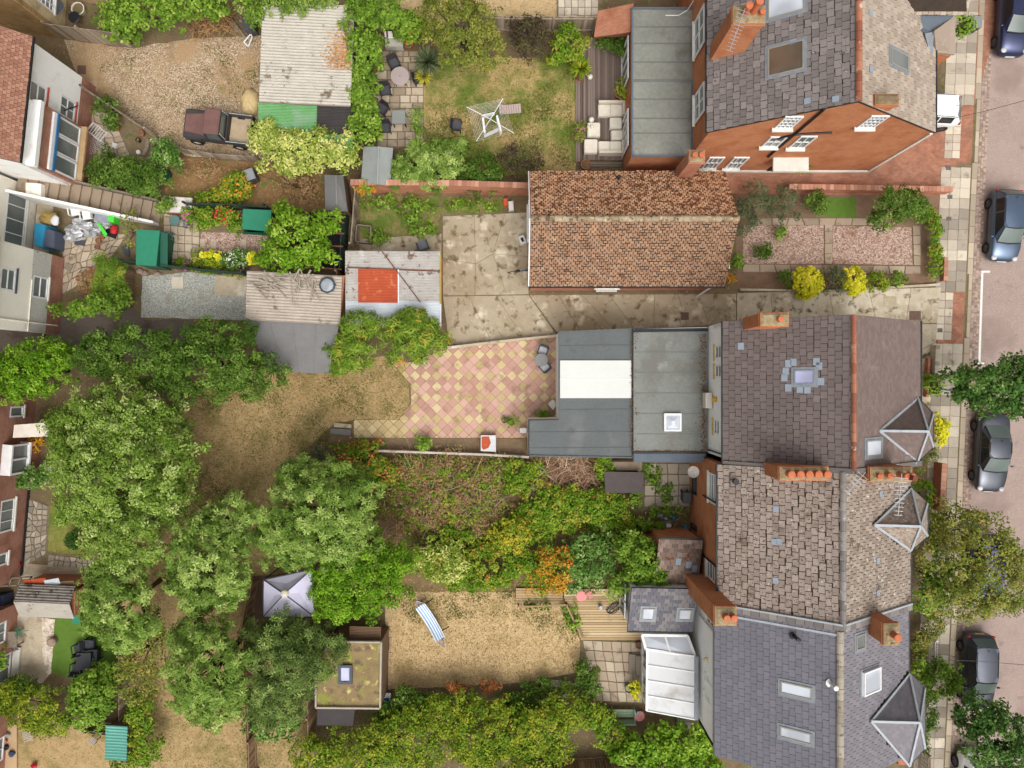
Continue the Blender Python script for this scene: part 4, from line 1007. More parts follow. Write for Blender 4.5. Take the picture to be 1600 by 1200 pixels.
wall_part(Fh, 'rear_wall', rwF, .01, 7.19, 0, 5.95, hF, REN_W)
for h in hF: window(Fh, rwF, h, (1, 1))
gutter(Fh, (9.97, -18.3, 5.98), (9.97, -11.1, 5.98)); gutter(Fh, (19.54, -18.3, 5.98), (19.54, -11.1, 5.98))
u, v = rwF.px(1105, 1030); MB().lathe(rwF.pt(u, v, .08), [(.12, 0), (.13, .12), (.05, .18)], 10).build('alarm_box', plain('cream_plastic', (222, 208, 160), .5), Fh)
pipe(Fh, [rwF.pt(1.3, 2.8, .06), rwF.pt(1.3, 5.4, .06)], .05, UPVC)
for (x, y) in ((1240, 993), (1297, 1067)):
    u, v = Frear.px(x, y); q = MB(); q.lathe(Frear.pt(u, v, 0), [(.2, 0), (.09, .06), (.08, .5), (.11, .5), (.11, .62), (.02, .64)], 12); q.build('flue_pipe', UPVC if x > 1280 else BLACK, Fh)
chimney(Fh, 9.3, 10.25, -11.05, -10.2, 2.6, 8.5, [(9.72, -10.6, .15, .4), (10.05, -10.6, .15, .4)], name='chimney')
chimney(Fh, 16.6, 17.25, -11.65, -10.7, 7.0, 9.3, [(16.95, -11.15, .16, .5)])
bay(Fh, Ffront, 1360, 1126, 1436, 1128, [(1420, 1196), (1444, 1168), (1444, 1075), (1420, 1052)][::-1], 7.9, 6.0, S_FF, LEAD_L, BR_RED)
MB().fbox(Frear, .14, .24, 0, FV, .02, .06).build('lead_flashing', LEAD_L, Fh)
# conservatory
def flatpoly(name, m, parent, pts, th=.06): 
    n = (pts[1] - pts[0]).cross(pts[2] - pts[0]).normalized()
    n = n if n.z > 0 else -n
    q = [p - n * th for p in pts]
    ar = (pts[1] - pts[0]).cross(pts[2] - pts[0]).z
    if ar < 0: pts, q = pts[::-1], q[::-1]
    return MB().hexa(q, pts).build(name, m, parent)
CP = [P(1011, 1015, 2.35), P(1010, 1110, 2.35), P(1086, 1124, 3.0), P(1086, 1025, 3.0)]
def poly_sheet_mat():
    t = NT('polycarbonate_sheet'); w = t.new('ShaderNodeTexWave'); w.bands_direction = 'Y'; w.inputs['Scale'].default_value = 9.0; t.link(t.pos(), w.inputs['Vector'])
    c = t.mix(t.math('MULTIPLY', w.outputs['Fac'], .3), C4((214, 214, 214)), C4((184, 186, 190))); c = t.mix(t.mask(1.0, .5, .75), c, C4((170, 164, 158)))
    return t.done(c, .35)
PCS = poly_sheet_mat()
cr = flatpoly('conservatory_roof', PCS, Fh, CP, .03)
for f in (0, .25, .5, .75, 1):
    a, b = CP[0].lerp(CP[1], f), CP[3].lerp(CP[2], f); MB().beam(a + Vector((0, 0, .03)), b + Vector((0, 0, .03)), .06, .05).build('glazing_bar', UPVC, cr)
MB().beam(CP[3] + Vector((.06, 0, .05)), CP[2] + Vector((.06, 0, .05)), .2, .08).build('flashing', LEAD, cr)
MB().beam(CP[0], CP[1], .1, .1).build('eave_trim', UPVC, cr)
cw = wall_fr(Vector((CP[0].x + .05, CP[0].y, 0)), Vector((CP[1].x + .05, CP[1].y, 0))); LU = (CP[1] - CP[0]).length
hc = [(.3, LU * .45, .7, 2.1), (LU * .52, LU - .2, .7, 2.1)]
wall_part(Fh, 'conservatory_wall', cw, 0, LU, 0, 2.3, hc, UPVC)
for h in hc: window(Fh, cw, h, (1, 0), sill=False)
nw = Vector((CP[0].x, P(1000, 990, 2.35).y, 0)); hi = P(1080, 993, 2.35)
# glazed lean-to strip on its upper side
GL = [P(1003, 992, 2.2), P(1009, 1014, 2.36), P(1086, 1025, 2.9), P(1074, 993, 2.4)]
g2 = flatpoly('glazed_strip', GLS_L, Fh, GL, .03)
for a, b in ((0, 1), (1, 2), (2, 3), (3, 0)): MB().beam(GL[a] + Vector((0, 0, .03)), GL[b] + Vector((0, 0, .03)), .14, .06).build('glazing_bar', UPVC, g2)
MB().beam(GL[0].lerp(GL[3], .5) + Vector((0, 0, .03)), GL[1].lerp(GL[2], .5) + Vector((0, 0, .03)), .1, .06).build('glazing_bar', UPVC, g2)
nf = MB(); nf.hexa([Vector((p.x + .1, p.y - .05, 0)) for p in (GL[0], GL[1], GL[2], GL[3])][::-1], [Vector((p.x + .1, p.y - .05, p.z - .06)) for p in (GL[0], GL[1], GL[2], GL[3])][::-1]); nf.build('lean_to_wall', UPVC, Fh)
sw = MB(); sw.hexa([Vector((p.x, p.y, 0)) for p in (CP[0] + Vector((.3, 0, 0)), CP[1] + Vector((.3, .1, 0)), CP[2] + Vector((0, .1, 0)), CP[3])], [Vector((p.x, p.y, 2.2)) for p in (CP[0] + Vector((.3, 0, 0)), CP[1] + Vector((.3, .1, 0)), CP[2] + Vector((0, .1, 0)), CP[3])]); sw.build('conservatory_base', UPVC, Fh)

# annexes behind E and F: two small slated roofs
def annex(root, pts_eave, pts_ridge, ze_, zr_, m, e, w, wall, seed, skl=(), excl=()):
    """single slope: eave from left to right as seen facing it, given in pixels"""
    a, b = P(*pts_eave[0], ze_), P(*pts_eave[1], ze_); c = P(*pts_ridge[0], zr_)
    d = (b - a).normalized(); v = (c - a) - d * (c - a).dot(d); fr = Fr(a, d, v)
    U, V = (b - a).length, v.length
    rf = MB().fbox(fr, 0, U, 0, V, -.1, 0).build('annex_roof', UNDER, root)
    ex_ = [skylight(root, fr, *s) for s in skl]
    tiled(rf, fr, U, V, e, w, m, excl=ex_, seed=seed, gap=.02, jit=.015)
    wmb = MB(); A, B = fr.pt(.15, .15, 0), fr.pt(U - .1, .15, 0); Cc, Dd = fr.pt(U - .1, V, 0), fr.pt(.15, V, 0)
    wmb.hexa([Vector((p.x, p.y, 0)) for p in (A, B, Cc, Dd)], [p - Vector((0, 0, .12)) for p in (A, B, Cc, Dd)]); wmb.build('annex_wall', wall, root)
    return fr, U, V, rf
frA, UA, VA, rfA = annex(Fh, [(980, 985), (1082, 987)], [(990, 919)], 2.5, 3.6, S_ANX2, .24, .30, UPVC, 21, skl=[(1004, 949, 1021, 968), (1061, 951, 1079, 968)])
MB().fbox(frA, 0, UA, -.08, 0.0, -.03, .06).build('gutter', BLACK, Fh)
aw = wall_fr(Vector((frA.pt(0, VA, 0).x + .06, frA.pt(0, VA, 0).y - .1, 0)), Vector((frA.pt(0, 0, 0).x + .06, frA.pt(0, 0, 0).y + .2, 0)))
window(Fh, aw, (.15, 1.05, .2, 2.1), (0, 0), sill=False, k=.16); window(Fh, aw, (1.15, 2.0, .2, 2.1), (0, 0), sill=False, k=.16)
frB, UB, VB, rfB = annex(E, [(1022, 916), (1090, 918)], [(1024, 842)], 2.7, 3.5, S_ANX, .26, .30, BR_OR, 22)
for (x, y) in ((1060, 877), (1076, 882), (1085, 888)):
    u, v = frB.px(x, y); MB().fbox(frB, u - .14, u + .14, v - .2, v + .2, .035, .055).build('patch_slate', PATCH, rfB)
MB().beam(frB.pt(0.3, -.2, .05), frB.pt(UB, -.2, .05), .25, .06).build('lead_flashing', LEAD_L, E)
MB().beam(frB.pt(0.1, VB + .05, .0), frB.pt(UB, VB + .05, .0), .1, .1).build('gutter', BLACK, E)

# ================================================================== house B: big brick house at the top
B, Broof, Brear, Bfront, BV, Bxm = terrace_house('brick_house', 'large orange brick house with purple grey slates and tall chimney', 9.5, 20.6, 12.25, 26.5, 6.4, 10.2, BR_OR)
exr = [skylight(B, Brear, 1200, 76, 1257, 108, GREYF, GLS_BR), skylight(B, Brear, 1200, -10, 1258, 16, GREYF, GLS_L)]
exf = [skylight(B, Bfront, 1390, 74, 1417, 113, GREYF, GLS)]
tiled(Broof, Brear, 14.25, BV, .32, .36, S_B, indiv=300, excl=exr, seed=9, gap=.026, jit=.018, lap=.97)
tiled(Broof, Bfront, 14.25, BV, .30, .33, S_BF, excl=exf, seed=10, gap=.02, jit=.012)
ridge(Broof, (Bxm, 12.25, 10.22), (Bxm, 26.5, 10.22), RIDGE_R, .15, .42)
for (x, y, f) in [(1359, 21, Bfront), (1360, 109, Bfront), (1262, 158, Brear), (1306, 155, Brear), (1240, 66, Brear)]:
    u, v = f.px(x, y); MB().fbox(f, u - .13, u + .13, v - .14, v + .14, .035, .06).build('patch_slate', PATCH, Broof)
gutter(B, (9.47, 12.25, 6.38), (9.47, 26.5, 6.38)); gutter(B, (20.64, 12.25, 6.38), (20.64, 26.5, 6.38))
gw = wall_fr(Vector((9.62, 12.26, 0)), Vector((20.48, 12.26, 0)))
for (x0, y0, x1, y1, bars) in [(1218, 199, 1247, 181, (3, 3)), (1350, 198, 1378, 180, (3, 3)), (1236, 230, 1272, 212, (1, 1)), (1199, 228, 1220, 213, (1, 1)), (1101, 262, 1126, 245, (2, 1)), (1134, 262, 1168, 245, (2, 1))]:
    h = px_hole(gw, x0, y0, x1, y1); cu = (h[0] + h[1]) / 2; h = (cu - .42, cu + .42, h[2], h[3])
    window(B, gw, h, bars, k=.14, depth=.14)
MB().fbox(gw, *[gw.px(1205, 249)[0], gw.px(1265, 245)[0]], 2.35, 2.55, 0, .75).build('door_canopy', STONE_P, B)
dr = MB().fbox(gw, gw.px(1205, 260)[0], gw.px(1205, 260)[0] + 1.0, 0.02, 2.1, 0, .05).build('door', DARK, B)
a, b = gw.px(1288, 168), gw.px(1200, 243); pipe(B, [gw.pt(*a, .08), gw.pt(b[0], b[1], .08)], .06)
c_, d_ = gw.px(1300, 205), gw.px(1245, 208); pipe(B, [gw.pt(*c_, .07), gw.pt(*d_, .07), gw.pt(d_[0] - .8, d_[1] - .6, .07)], .05)
MB().fbox(gw, 0, 10.86, 0.0, .25, 0, .08).build('plinth', STONE_P, B)
MB().beam(gw.pt(10.86, .0, .0), gw.pt(10.86, 6.3, .0), .14, .14).build('corner_trim', STONE_P, B)
chimney(B, 9.62, 11.0, 15.7, 16.45, 6.2, 10.1, [(10.1, 16.1, .16, .7), (10.45, 16.15, .16, .95), (10.8, 16.05, .12, .3)])
chimney(B, 16.0, 17.0, 12.3, 12.75, 9.0, 9.75, [], cap=mat('crumbling_mortar', (158, 136, 104), (104, 88, 66), 7, .95, .8))
aerial('silver aerial beside the tall brick chimney at the top', (9.9, 15.9, 10.1), .6, R(-110), 12, 1.8)
MB().beam(P(1318, 84, 9.9), P(1318, 84, 9.9) + Vector((.01, 0, .2)), .05).build('vent_cap', LEAD, B)
# front gablet, lead valley and bay cap
gq = MB(); z1 = 8.4
g1 = [P(1402, 23, 7.6), P(1511, 23, 7.0), P(1508, -60, 8.6), P(1384, -60, 8.8)]
fg = Fr(g1[0], g1[1] - g1[0], (g1[3] - g1[0]))
fgn = (g1[1] - g1[0]).cross(g1[3] - g1[0]).normalized(); vv = fgn.cross((g1[1] - g1[0]).normalized())
fg = Fr(g1[0], g1[1] - g1[0], vv); GR = MB().hexa([p - fgn * .1 for p in g1], g1).build('gablet_roof', UNDER, B)
tiled(GR, fg, (g1[1] - g1[0]).length, 3.0, .28, .32, S_BF, seed=31, gap=.02)
MB().quad(P(1400, 24, 7.5), P(1445, 52, 7.2), P(1457, 50, 7.0), P(1492, 24, 6.95)).build('lead_valley', FELT_E, B)
MB().quad(P(1445, 52, 7.3), P(1452, 80, 6.7), P(1458, 84, 6.6), P(1459, 50, 7.1)).build('lead_valley', LEAD, B)
bc = [P(1460, 48, 7.3), P(1493, 24, 6.9), P(1492, 85, 6.3), P(1463, 82, 6.35)]
MB().hexa([p - Vector((0, 0, .12)) for p in bc][::-1], bc[::-1]).build('bay_roof', S_BF, B)
MB().hexa([Vector((p.x - .1, p.y, 0)) for p in bc][::-1], [p - Vector((.1, 0, .15)) for p in bc][::-1]).build('bay_wall', BR_OR, B)
# flat-roofed rear wing of house B
WG = [(988, 12), (1083, 12), (1083, 243), (988, 244)]
z3 = 3.2; wx0, wx1 = P(988, 0, z3).x, P(1083, 0, z3).x; wy0, wy1 = P(0, 243, z3).y, P(0, 12, z3).y
MB().prism([(wx0, wy0, 0), (wx1, wy0, 0), (wx1, wy1, 0), (wx0, wy1, 0)], 0, z3 - .09).build('wing_wall', BR_OR, B)
FELT_T = mat('stained_felt', (142, 142, 132), (118, 118, 110), .55, .8, .15, specks=[((98, 94, 84), .5, .55, .72), ((176, 176, 166), .4, .62, .8)])
WR = MB().prism([(wx0 - .06, wy0 - .06, 0), (wx1, wy0 - .06, 0), (wx1, wy1, 0), (wx0 - .06, wy1, 0)], z3 - .08, z3).build('wing_roof', FELT_T, B)
for yy in (42, 68, 97, 126, 155, 185, 208): MB().beam(P(989, yy, z3 + .006), P(1082, yy, z3 + .006), .07 if yy != 126 else .14, .02 if yy != 126 else .05).build('felt_seam', LAP, WR)
for a, b in (((988, 12), (988, 244)), ((988, 243.5), (1083, 243.5)), ((1082, 125), (1082, 243)), ((988, 13), (1083, 13))): MB().beam(P(*a, z3 + .04), P(*b, z3 + .04), .09, .1).build('roof_edge', FELT_E, WR)
pipe(B, [P(1040, 24, z3 + .05), P(1060, 24, z3 + .05), P(1074, 16, z3 + .06), P(1083, 2, z3 + 1.2)], .025, UPVC, 'cable')
ww = wall_fr(Vector((wx0, wy1, 0)), Vector((wx0, wy0, 0)))
for (x0, y0, x1, y1) in ((978, 62, 986, 128), (980, 175, 986, 232)):
    a0, a1 = ww.px(982, y0)[0], ww.px(982, y1)[0]; window(B, ww, (a0, a1, .15, 2.5), (3, 0), k=.13, sill=False)
rwB = wall_fr(Vector((9.6, 26.5, 0)), Vector((9.6, 12.25, 0)))
for (x0, y0, x1, y1) in ((1086, 80, 1101, 22), (1087, 185, 1101, 140)):
    a0, a1 = sorted((rwB.px(1095, y0)[0], rwB.px(1095, y1)[0])); window(B, rwB, (a0, a1, 4.0, 5.9), (1, 1), k=.13)
MB().fbox(rwB, 0, 14.25, 0, 6.3, -.2, 0.0).build('rear_wall', BR_OR, B)
# brick outhouse wall beside the wing
oh = MB(); q0 = [P(930, 62, 0), P(978, 62, 0), P(978, 20, 0), P(938, 24, 0)]
oh.hexa([Vector((p.x, p.y, 0)) for p in q0], [P(928, 58, 1.8), P(985, 50, 3.0), P(990, 5, 3.0), P(934, 17, 1.9)])
tag(oh.build('brick_outhouse', BR_RED, None), 'small brick outbuilding with sloping top at deck corner', 'outhouse')

# ================================================================== bungalow C
Cb = thing('bungalow', 'brick bungalow with mossy orange clay tile roof', 'bungalow', (6.2, 8.4, 0))
cx0, cx1, cy0, cy1, cze, czr = .93, 11.52, 5.29, 11.49, 2.6, 5.0; cym = (cy0 + cy1) / 2
cs_ = Fr((cx0, cy0, cze), (1, 0, 0), (0, cym - cy0, czr - cze)); cn_ = Fr((cx1, cy1, cze), (-1, 0, 0), (0, -(cym - cy0), czr - cze)); CVl = math.hypot(cym - cy0, czr - cze)
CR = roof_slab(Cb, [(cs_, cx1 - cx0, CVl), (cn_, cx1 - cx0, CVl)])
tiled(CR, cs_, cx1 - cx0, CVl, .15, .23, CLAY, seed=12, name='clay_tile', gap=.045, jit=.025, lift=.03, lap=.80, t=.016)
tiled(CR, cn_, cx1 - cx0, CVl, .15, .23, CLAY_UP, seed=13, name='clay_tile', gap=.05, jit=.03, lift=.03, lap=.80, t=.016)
ridge(CR, (cx0, cym, czr + .03), (cx1, cym, czr + .03), tint_mat('lichen_ridge', [(0, (142, 122, 96)), (1, (172, 154, 128))], .95, [((100, 80, 58), 4, .50, .6), ((196, 180, 146), 6, .58, .66)], .4), .17, .4)
for fr, s in ((Fr((cx0 + .1, cy0 + .10, 0), (1, 0, 0), (0, 0, 1)), 1),):
    hs = [(3.7, 5.0, .9, 2.1), (5.05, 6.1, 1.0, 2.1)]
    wall_part(Cb, 'side_wall', fr, 0, cx1 - cx0 - .2, 0, cze - .02, hs, BR_RED)
    window(Cb, fr, hs[0], (1, 0)); window(Cb, fr, hs[1], (0, 0), DARK, DARK, sill=False)
    MB().beam(fr.pt(3.8, .1, .03), fr.pt(5.0, .1, .03), .12, .15).build('white_step', STONE_P, Cb)
    pipe(Cb, [fr.pt(9.6, .1, .35), fr.pt(9.9, 2.4, .06)], .05, UPVC)
for xx, s, nm in ((cx0 + .1, -1, 'west'), (cx1 - .1, 1, 'east')):
    fr = Fr((xx, cy1 - .2, 0), (0, -1, 0), (0, 0, 1)) if s < 0 else Fr((xx, cy0 + .2, 0), (0, 1, 0), (0, 0, 1)); W = cy1 - cy0 - .4
    MB().fpoly(fr, [(0, 0), (W, 0), (W, cze - .0), (W / 2, czr - .22), (0, cze - .0)], -.2, 0).build('gable_wall', BR_RED, Cb)
    window(Cb, fr, (1.2, 3.2, .8, 2.0), (2, 0), k=.13); 
    if s > 0: MB().fbox(fr, .8, 4.6, .3, 2.3, 0.01, .45).build('porch', UPVC, Cb)
MB().fbox(Fr((cx1 - .1, cy1 - .22, 0), (-1, 0, 0), (0, 0, 1)), 0, cx1 - cx0 - .2, 0, cze, -.2, 0).build('side_wall', BR_RED, Cb)
MB().beam((cx0, cy0 - .05, cze - .01), (cx1, cy0 - .05, cze - .01), .11, .09).build('gutter', BLACK, Cb)
MB().fbox(cs_, -.06, .0, 0, CVl, -.1, .03).build('verge_board', UPVC, Cb); MB().fbox(cn_, cx1 - cx0, cx1 - cx0 + .06, 0, CVl, -.1, .03).build('verge_board', UPVC, Cb)
chimney(Cb, 8.85, 9.6, 11.05, 11.65, 2.6, 5.6, [(9.05, 11.35, .13, .25), (9.4, 11.35, .14, .25)], BR_RED)
u, v = cn_.px(966, 279); MB().lathe(cn_.pt(u, v, 0), [(.15, .0), (.07, .05), (.07, .35), (.1, .4)], 10).build('flue_pipe', BLACK, Cb)
# ================================================================== houses along the left edge
PEBD = mat('pebbledash', (214, 212, 204), (184, 180, 170), 8, .95, .5, specks=[((150, 146, 138), 3, .6, .7)])
def side_house(label, a, b, ze_, bands, holes, roof=None, depth=5.0, name='semi_house', over=.25, north=None):
    """house with its garden wall from a (south) to b (north); bands: (z0, z1, material)"""
    fr = wall_fr(Vector(a), Vector(b)); L = (Vector(b) - Vector(a)).length
    root = thing(name, label, 'house', fr.pt(L / 2, 0, -depth / 2))
    for z0, z1, m in bands:
        hh = [h for h in holes if h[2] >= z0 - 1e-6 and h[3] <= z1 + 1e-6]
        wall_part(root, 'garden_wall_face', fr, 0, L, z0, z1, hh, m)
    body = MB().fpoly(fr, [(0, 0), (L, 0), (L, ze_), (0, ze_)], -depth, -.16); body.build('house_body', north or bands[-1][2], root)
    v = Vector((-fr.n.x, -fr.n.y, .8)); f2 = Fr(fr.pt(-.1, ze_, over), fr.d, v)
    rf = MB().fbox(f2, 0, L + .2, 0, 5.5, -.1, 0).build('roof', UNDER, root)
    tiled(rf, f2, L + .2, 5.5, .16, .20, roof or CLAY_L, seed=40, name='roof_tile', gap=.02, lift=.025)
    MB().beam(f2.pt(0, -.06, 0), f2.pt(L + .2, -.06, 0), .1, .09).build('gutter', BLACK, root)
    return root, fr, L
# white house, top left
a1, b1 = (-24.65, 11.1, 0), (-24.02, 17.15, 0); fr1 = wall_fr(Vector(a1), Vector(b1))
h1 = [px_hole(fr1, 30, 148, 55, 108), px_hole(fr1, 82, 172, 104, 140)]
h1[0] = (h1[0][0], h1[0][0] + 1.1, 4.0, 5.3); h1[1] = (h1[1][0], h1[1][0] + 1.1, 1.6, 2.9)
L1, fr1, LL1 = side_house('white rendered house with pink clay tiles at top left', a1, b1, 5.8, [(0, 1.3, BR_DK), (1.3, 5.75, REN_W)], h1)
REDS = plain('red_sill', (186, 84, 62), .7)
for h in h1: window(L1, fr1, h, (1, 1) if h[2] < 3 else (0, 1), ms=REDS)
ext = MB().fbox(fr1, .1, 3.3, 0, 4.7, .02, .3).build('bay_block', BR_DK, L1)
MB().fbox(fr1, .0, 3.35, 4.72, 5.0, .0, .45).build('white_parapet', REN_W, L1)
MB().fbox(fr1, .2, 3.2, 3.62, 3.85, .3, .42).build('white_band', UPVC, L1); MB().fbox(fr1, .2, 3.2, 3.42, 3.6, .3, .46).build('blue_blind', plain('blue_plastic', (58, 116, 168), .5), L1)
for i in range(3): window(L1, fr1, (.25 + i * .98, 1.2 + i * .98, 1.5, 3.38), (0, 0), k=.42, depth=.12, sill=False)
MB().fbox(fr1, .2, 3.3, 1.3, 1.45, .3, .65).build('window_ledge', mat('ledge_timber', (190, 160, 118), (160, 128, 92), 3), L1)
pipe(L1, [fr1.pt(3.7, 2.6, .06), fr1.pt(4.4, 1.5, .06)], .03)
# cream house below it
a2, b2 = (-26.15, 2.85, 0), (-25.77, 7.25, 0); fr2 = wall_fr(Vector(a2), Vector(b2))
h2 = [px_hole(fr2, 0, 452, 16, 424), px_hole(fr2, 50, 464, 70, 436)]
h2[0] = (h2[0][0], h2[0][0] + 1.15, 3.9, 5.0); h2[1] = (h2[1][0], h2[1][0] + 1.2, 1.3, 2.55)
L2, fr2, LL2 = side_house('cream rendered house with pebbledash strip above the alley', a2, b2, 5.8, [(0, 1.2, BR_DK), (1.2, 2.7, PEBD), (2.7, 5.75, REN_C)], h2)
window(L2, fr2, h2[0], (0, 1), ms=ANTH); window(L2, fr2, h2[1], (0, 1))
f2b = wall_fr(Vector((-27.75, 7.26, 0)), Vector((-27.35, 11.2, 0))); hb = (.3, 3.4, .75, 2.35)
wall_part(L2, 'recessed_wall', f2b, 0, 3.96, 0, 5.8, [hb], REN_C); window(L2, f2b, hb, (3, 0), ft=.1); MB().fbox(f2b, 0, 3.96, 0, 5.8, -3, -.1).build('recessed_block', REN_C, L2)
MB().beam(f2b.pt(-.1, .05, .55), f2b.pt(3.9, .05, .55), .9, .1).build('yard_step', CONC_P, L2)
pipe(L2, [fr2.pt(.5, .3, .05), fr2.pt(.5, 5.6, .05)], .04, REN_C); pipe(L2, [fr2.pt(0, 2.72, .05), fr2.pt(2.8, 2.72, .05)], .03, REN_C)
# red brick house below the alley
a3, b3 = (-28.35, -11.2, 0), (-27.45, -.7, 0); fr3 = wall_fr(Vector(a3), Vector(b3))
h3 = [px_hole(fr3, 36, 651, 16, 640), px_hole(fr3, 20, 828, 2, 783), px_hole(fr3, 11, 881, 0, 866)]
h3 = [(h[0], max(h[1], h[0] + .6), h[2], max(h[3], h[2] + .9)) for h in h3]
L3, fr3, LL3 = side_house('dark red brick house with white windows behind the pale tree', a3, b3, 5.5, [(0, 5.45, BR_DK)], h3)
window(L3, fr3, h3[0], (0, 0)); window(L3, fr3, h3[1], (2, 0)); window(L3, fr3, h3[2], (0, 0))
cb = [P(22, 664, 2.5), P(75, 660, 2.4), P(76, 682, 2.4), P(20, 684, 2.5)]
flatpoly('lean_to_roof', plain('cream_panel', (226, 214, 200), .6), L3, cb, .08)
lw = MB(); lw.hexa([Vector((p.x, p.y, 0)) for p in cb[::-1]], [Vector((p.x, p.y, 2.3)) for p in cb[::-1]]); lw.build('lean_to_wall', BR_DK, L3)
bw = [fr3.px(25, 738)[0], fr3.px(25, 692)[0]]
MB().fbox(fr3, bw[0], bw[1], 0, .9, 0, .5).build('bay_base', BR_DK, L3)
bk = MB(); bk.fbox(fr3, bw[0] - .05, bw[1] + .05, .9, 1.02, 0, .6); bk.fbox(fr3, bw[0], bw[1], 2.3, 2.42, 0, .55)
for u in (bw[0], (bw[0] + bw[1]) / 2 - .05, bw[1] - .1): bk.fbox(fr3, u, u + .1, 1.02, 2.3, .4, .5)
BK = bk.build('bay_window', UPVC, L3); MB().fbox(fr3, bw[0] + .05, bw[1] - .05, 1.03, 2.29, .3, .43).build('pane', GLS, BK)
MB().beam(fr3.pt(.2, .15, .12), fr3.pt(5.2, .15, .12), .08, .1, ).build('low_pipe', BLACK, L3)
# brick house, bottom left
a4, b4 = (-29.25, -22.5, 0), (-28.45, -12.6, 0); fr4 = wall_fr(Vector(a4), Vector(b4))
h4 = [(8.0, 9.2, .9, 2.1), (5.6, 7.2, .3, 2.2), (1.0, 2.4, .3, 2.1)]
L4, fr4, LL4 = side_house('brick house with white patio doors at lower left edge', a4, b4, 5.5, [(0, 5.45, BR_DK)], h4)
for h in h4: window(L4, fr4, h, (1, 0), sill=False)
MB().fbox(fr4, 5.4, 7.4, .05, .2, 0, .4).build('door_step', STONE_P, L4)
# corner building top left: brown side wall, yellow end wall
s0, s1, s2 = P(-120, 32), P(100, 60), P(112, -120)
L0 = thing('corner_house', 'brown and yellow brick building at the top left corner', 'house', (s0 + s1) / 2)
f0 = wall_fr(s0, s1); f0e = wall_fr(s1, s2); W0 = (s1 - s0).length; W1 = (s2 - s1).length
MB().fbox(f0, 0, W0 - .002, 0, 5.2, -.3, 0).build('side_wall', BR_BRN, L0)
he = [(.9, 2.1, 1.0, 2.4)]
wall_part(L0, 'end_wall', f0e, 0, W1, 0, 5.2, he, BR_YEL); window(L0, f0e, he[0], (2, 3))
f0r = Fr(f0.pt(0, 5.2, .2), f0.d, Vector((-f0.n.x, -f0.n.y, .7))); rf = MB().fbox(f0r, 0, W0, 0, 4, -.1, 0).build('roof', UNDER, L0); tiled(rf, f0r, W0, 4, .2, .24, CLAY_L, seed=41, name='roof_tile')

# ------------------------------------------------------------------ steps from the cream house
ST = thing('garden_steps', 'long flight of concrete steps with white side wall', 'steps', P(150, 310))
top, bot = P(62, 297, 0), P(252, 333, 0); n = 14; d = (bot - top) / n; sd = Vector((-d.y, d.x, 0)).normalized()
for i in range(n):
    z = 1.9 * (1 - (i + .5) / n); a, b = top + d * i, top + d * (i + 1)
    w0, w1 = .55, .62
    MB().prism([a + sd * w0, a - sd * w1, b - sd * w1, b + sd * w0], 0, max(.06, z)).build('step', FLAG, ST)
sw_ = MB(); a, b = top - sd * .66, bot - sd * .62
sw_.hexa([a, a - sd * .14, b - sd * .14, b], [a + Vector((0, 0, 2.6)), a - sd * .14 + Vector((0, 0, 2.6)), b - sd * .14 + Vector((0, 0, .7)), b + Vector((0, 0, .7))]); sw_.build('side_wall', REN_W, ST)
uw = MB(); a, b = top + sd * .58, bot + sd * .58
uw.hexa([a + sd * .08, a, b, b + sd * .08], [a + sd * .08 + Vector((0, 0, 2.4)), a + Vector((0, 0, 2.4)), b + Vector((0, 0, .5)), b + sd * .08 + Vector((0, 0, .5))]); uw.build('side_wall', WOODB, ST)
LP = [P(40, 285, 1.9), P(64, 287, 1.9), P(64, 312, 1.9), P(40, 308, 1.9)]
MB().prism(LP, 0, 1.9).build('landing', REN_C, ST)

# ------------------------------------------------------------------ fences and garden walls
FENCE_G = tint_mat('grey_fence_board', [(0, (128, 112, 94)), (.5, (158, 142, 122)), (1, (178, 164, 146))], .92, (), .3, .4, 5)
FENCE_B = tint_mat('brown_fence_board', [(0, (112, 88, 66)), (.5, (140, 112, 84)), (1, (166, 138, 108))], .92, (), .3, .4, 5)
FENCE_GR = tint_mat('dark_green_fence_board', [(0, (40, 58, 46)), (1, (58, 80, 64))], .8, (), .2, .3, 5)
def fence(label, pts, h, m, bw=.15, name='fence', lean=0.0, post=1.9, rail=True, gap=.01, th=.02):
    P3 = [P(*p) for p in pts]; root = thing(name, label, 'fence', P3[0].lerp(P3[-1], .5)); rnd = random.Random(len(label))
    for a, b in zip(P3[:-1], P3[1:]):
        f = wall_fr(a, b); L = (b - a).length; n = max(1, int(L / bw)); w = L / n
        f = Fr(f.o, f.d, Vector((0, 0, 1)) + f.n * lean)
        for i in range(n):
            q = MB(); q.cur = rnd.random(); k = rnd.uniform(-.004, .004)
            q.fbox(f, i * w + gap / 2, (i + 1) * w - gap / 2, .04, h + rnd.uniform(-.03, .02), k, k + th); q.build('board', m, root, tint=True)
        pn = max(1, int(L / post))
        for i in range(pn + 1):
            u = L * i / pn; q = MB(); q.fbox(f, u - .05, u + .05, 0, h + .08, -.11, -.01); q.build('post', m, root, tint=True)
        if rail:
            q = MB()
            for z in (.25, h - .2): q.fbox(f, 0, L, z, z + .07, -.06, -.012)
            q.build('rail', m, root, tint=True)
    return root
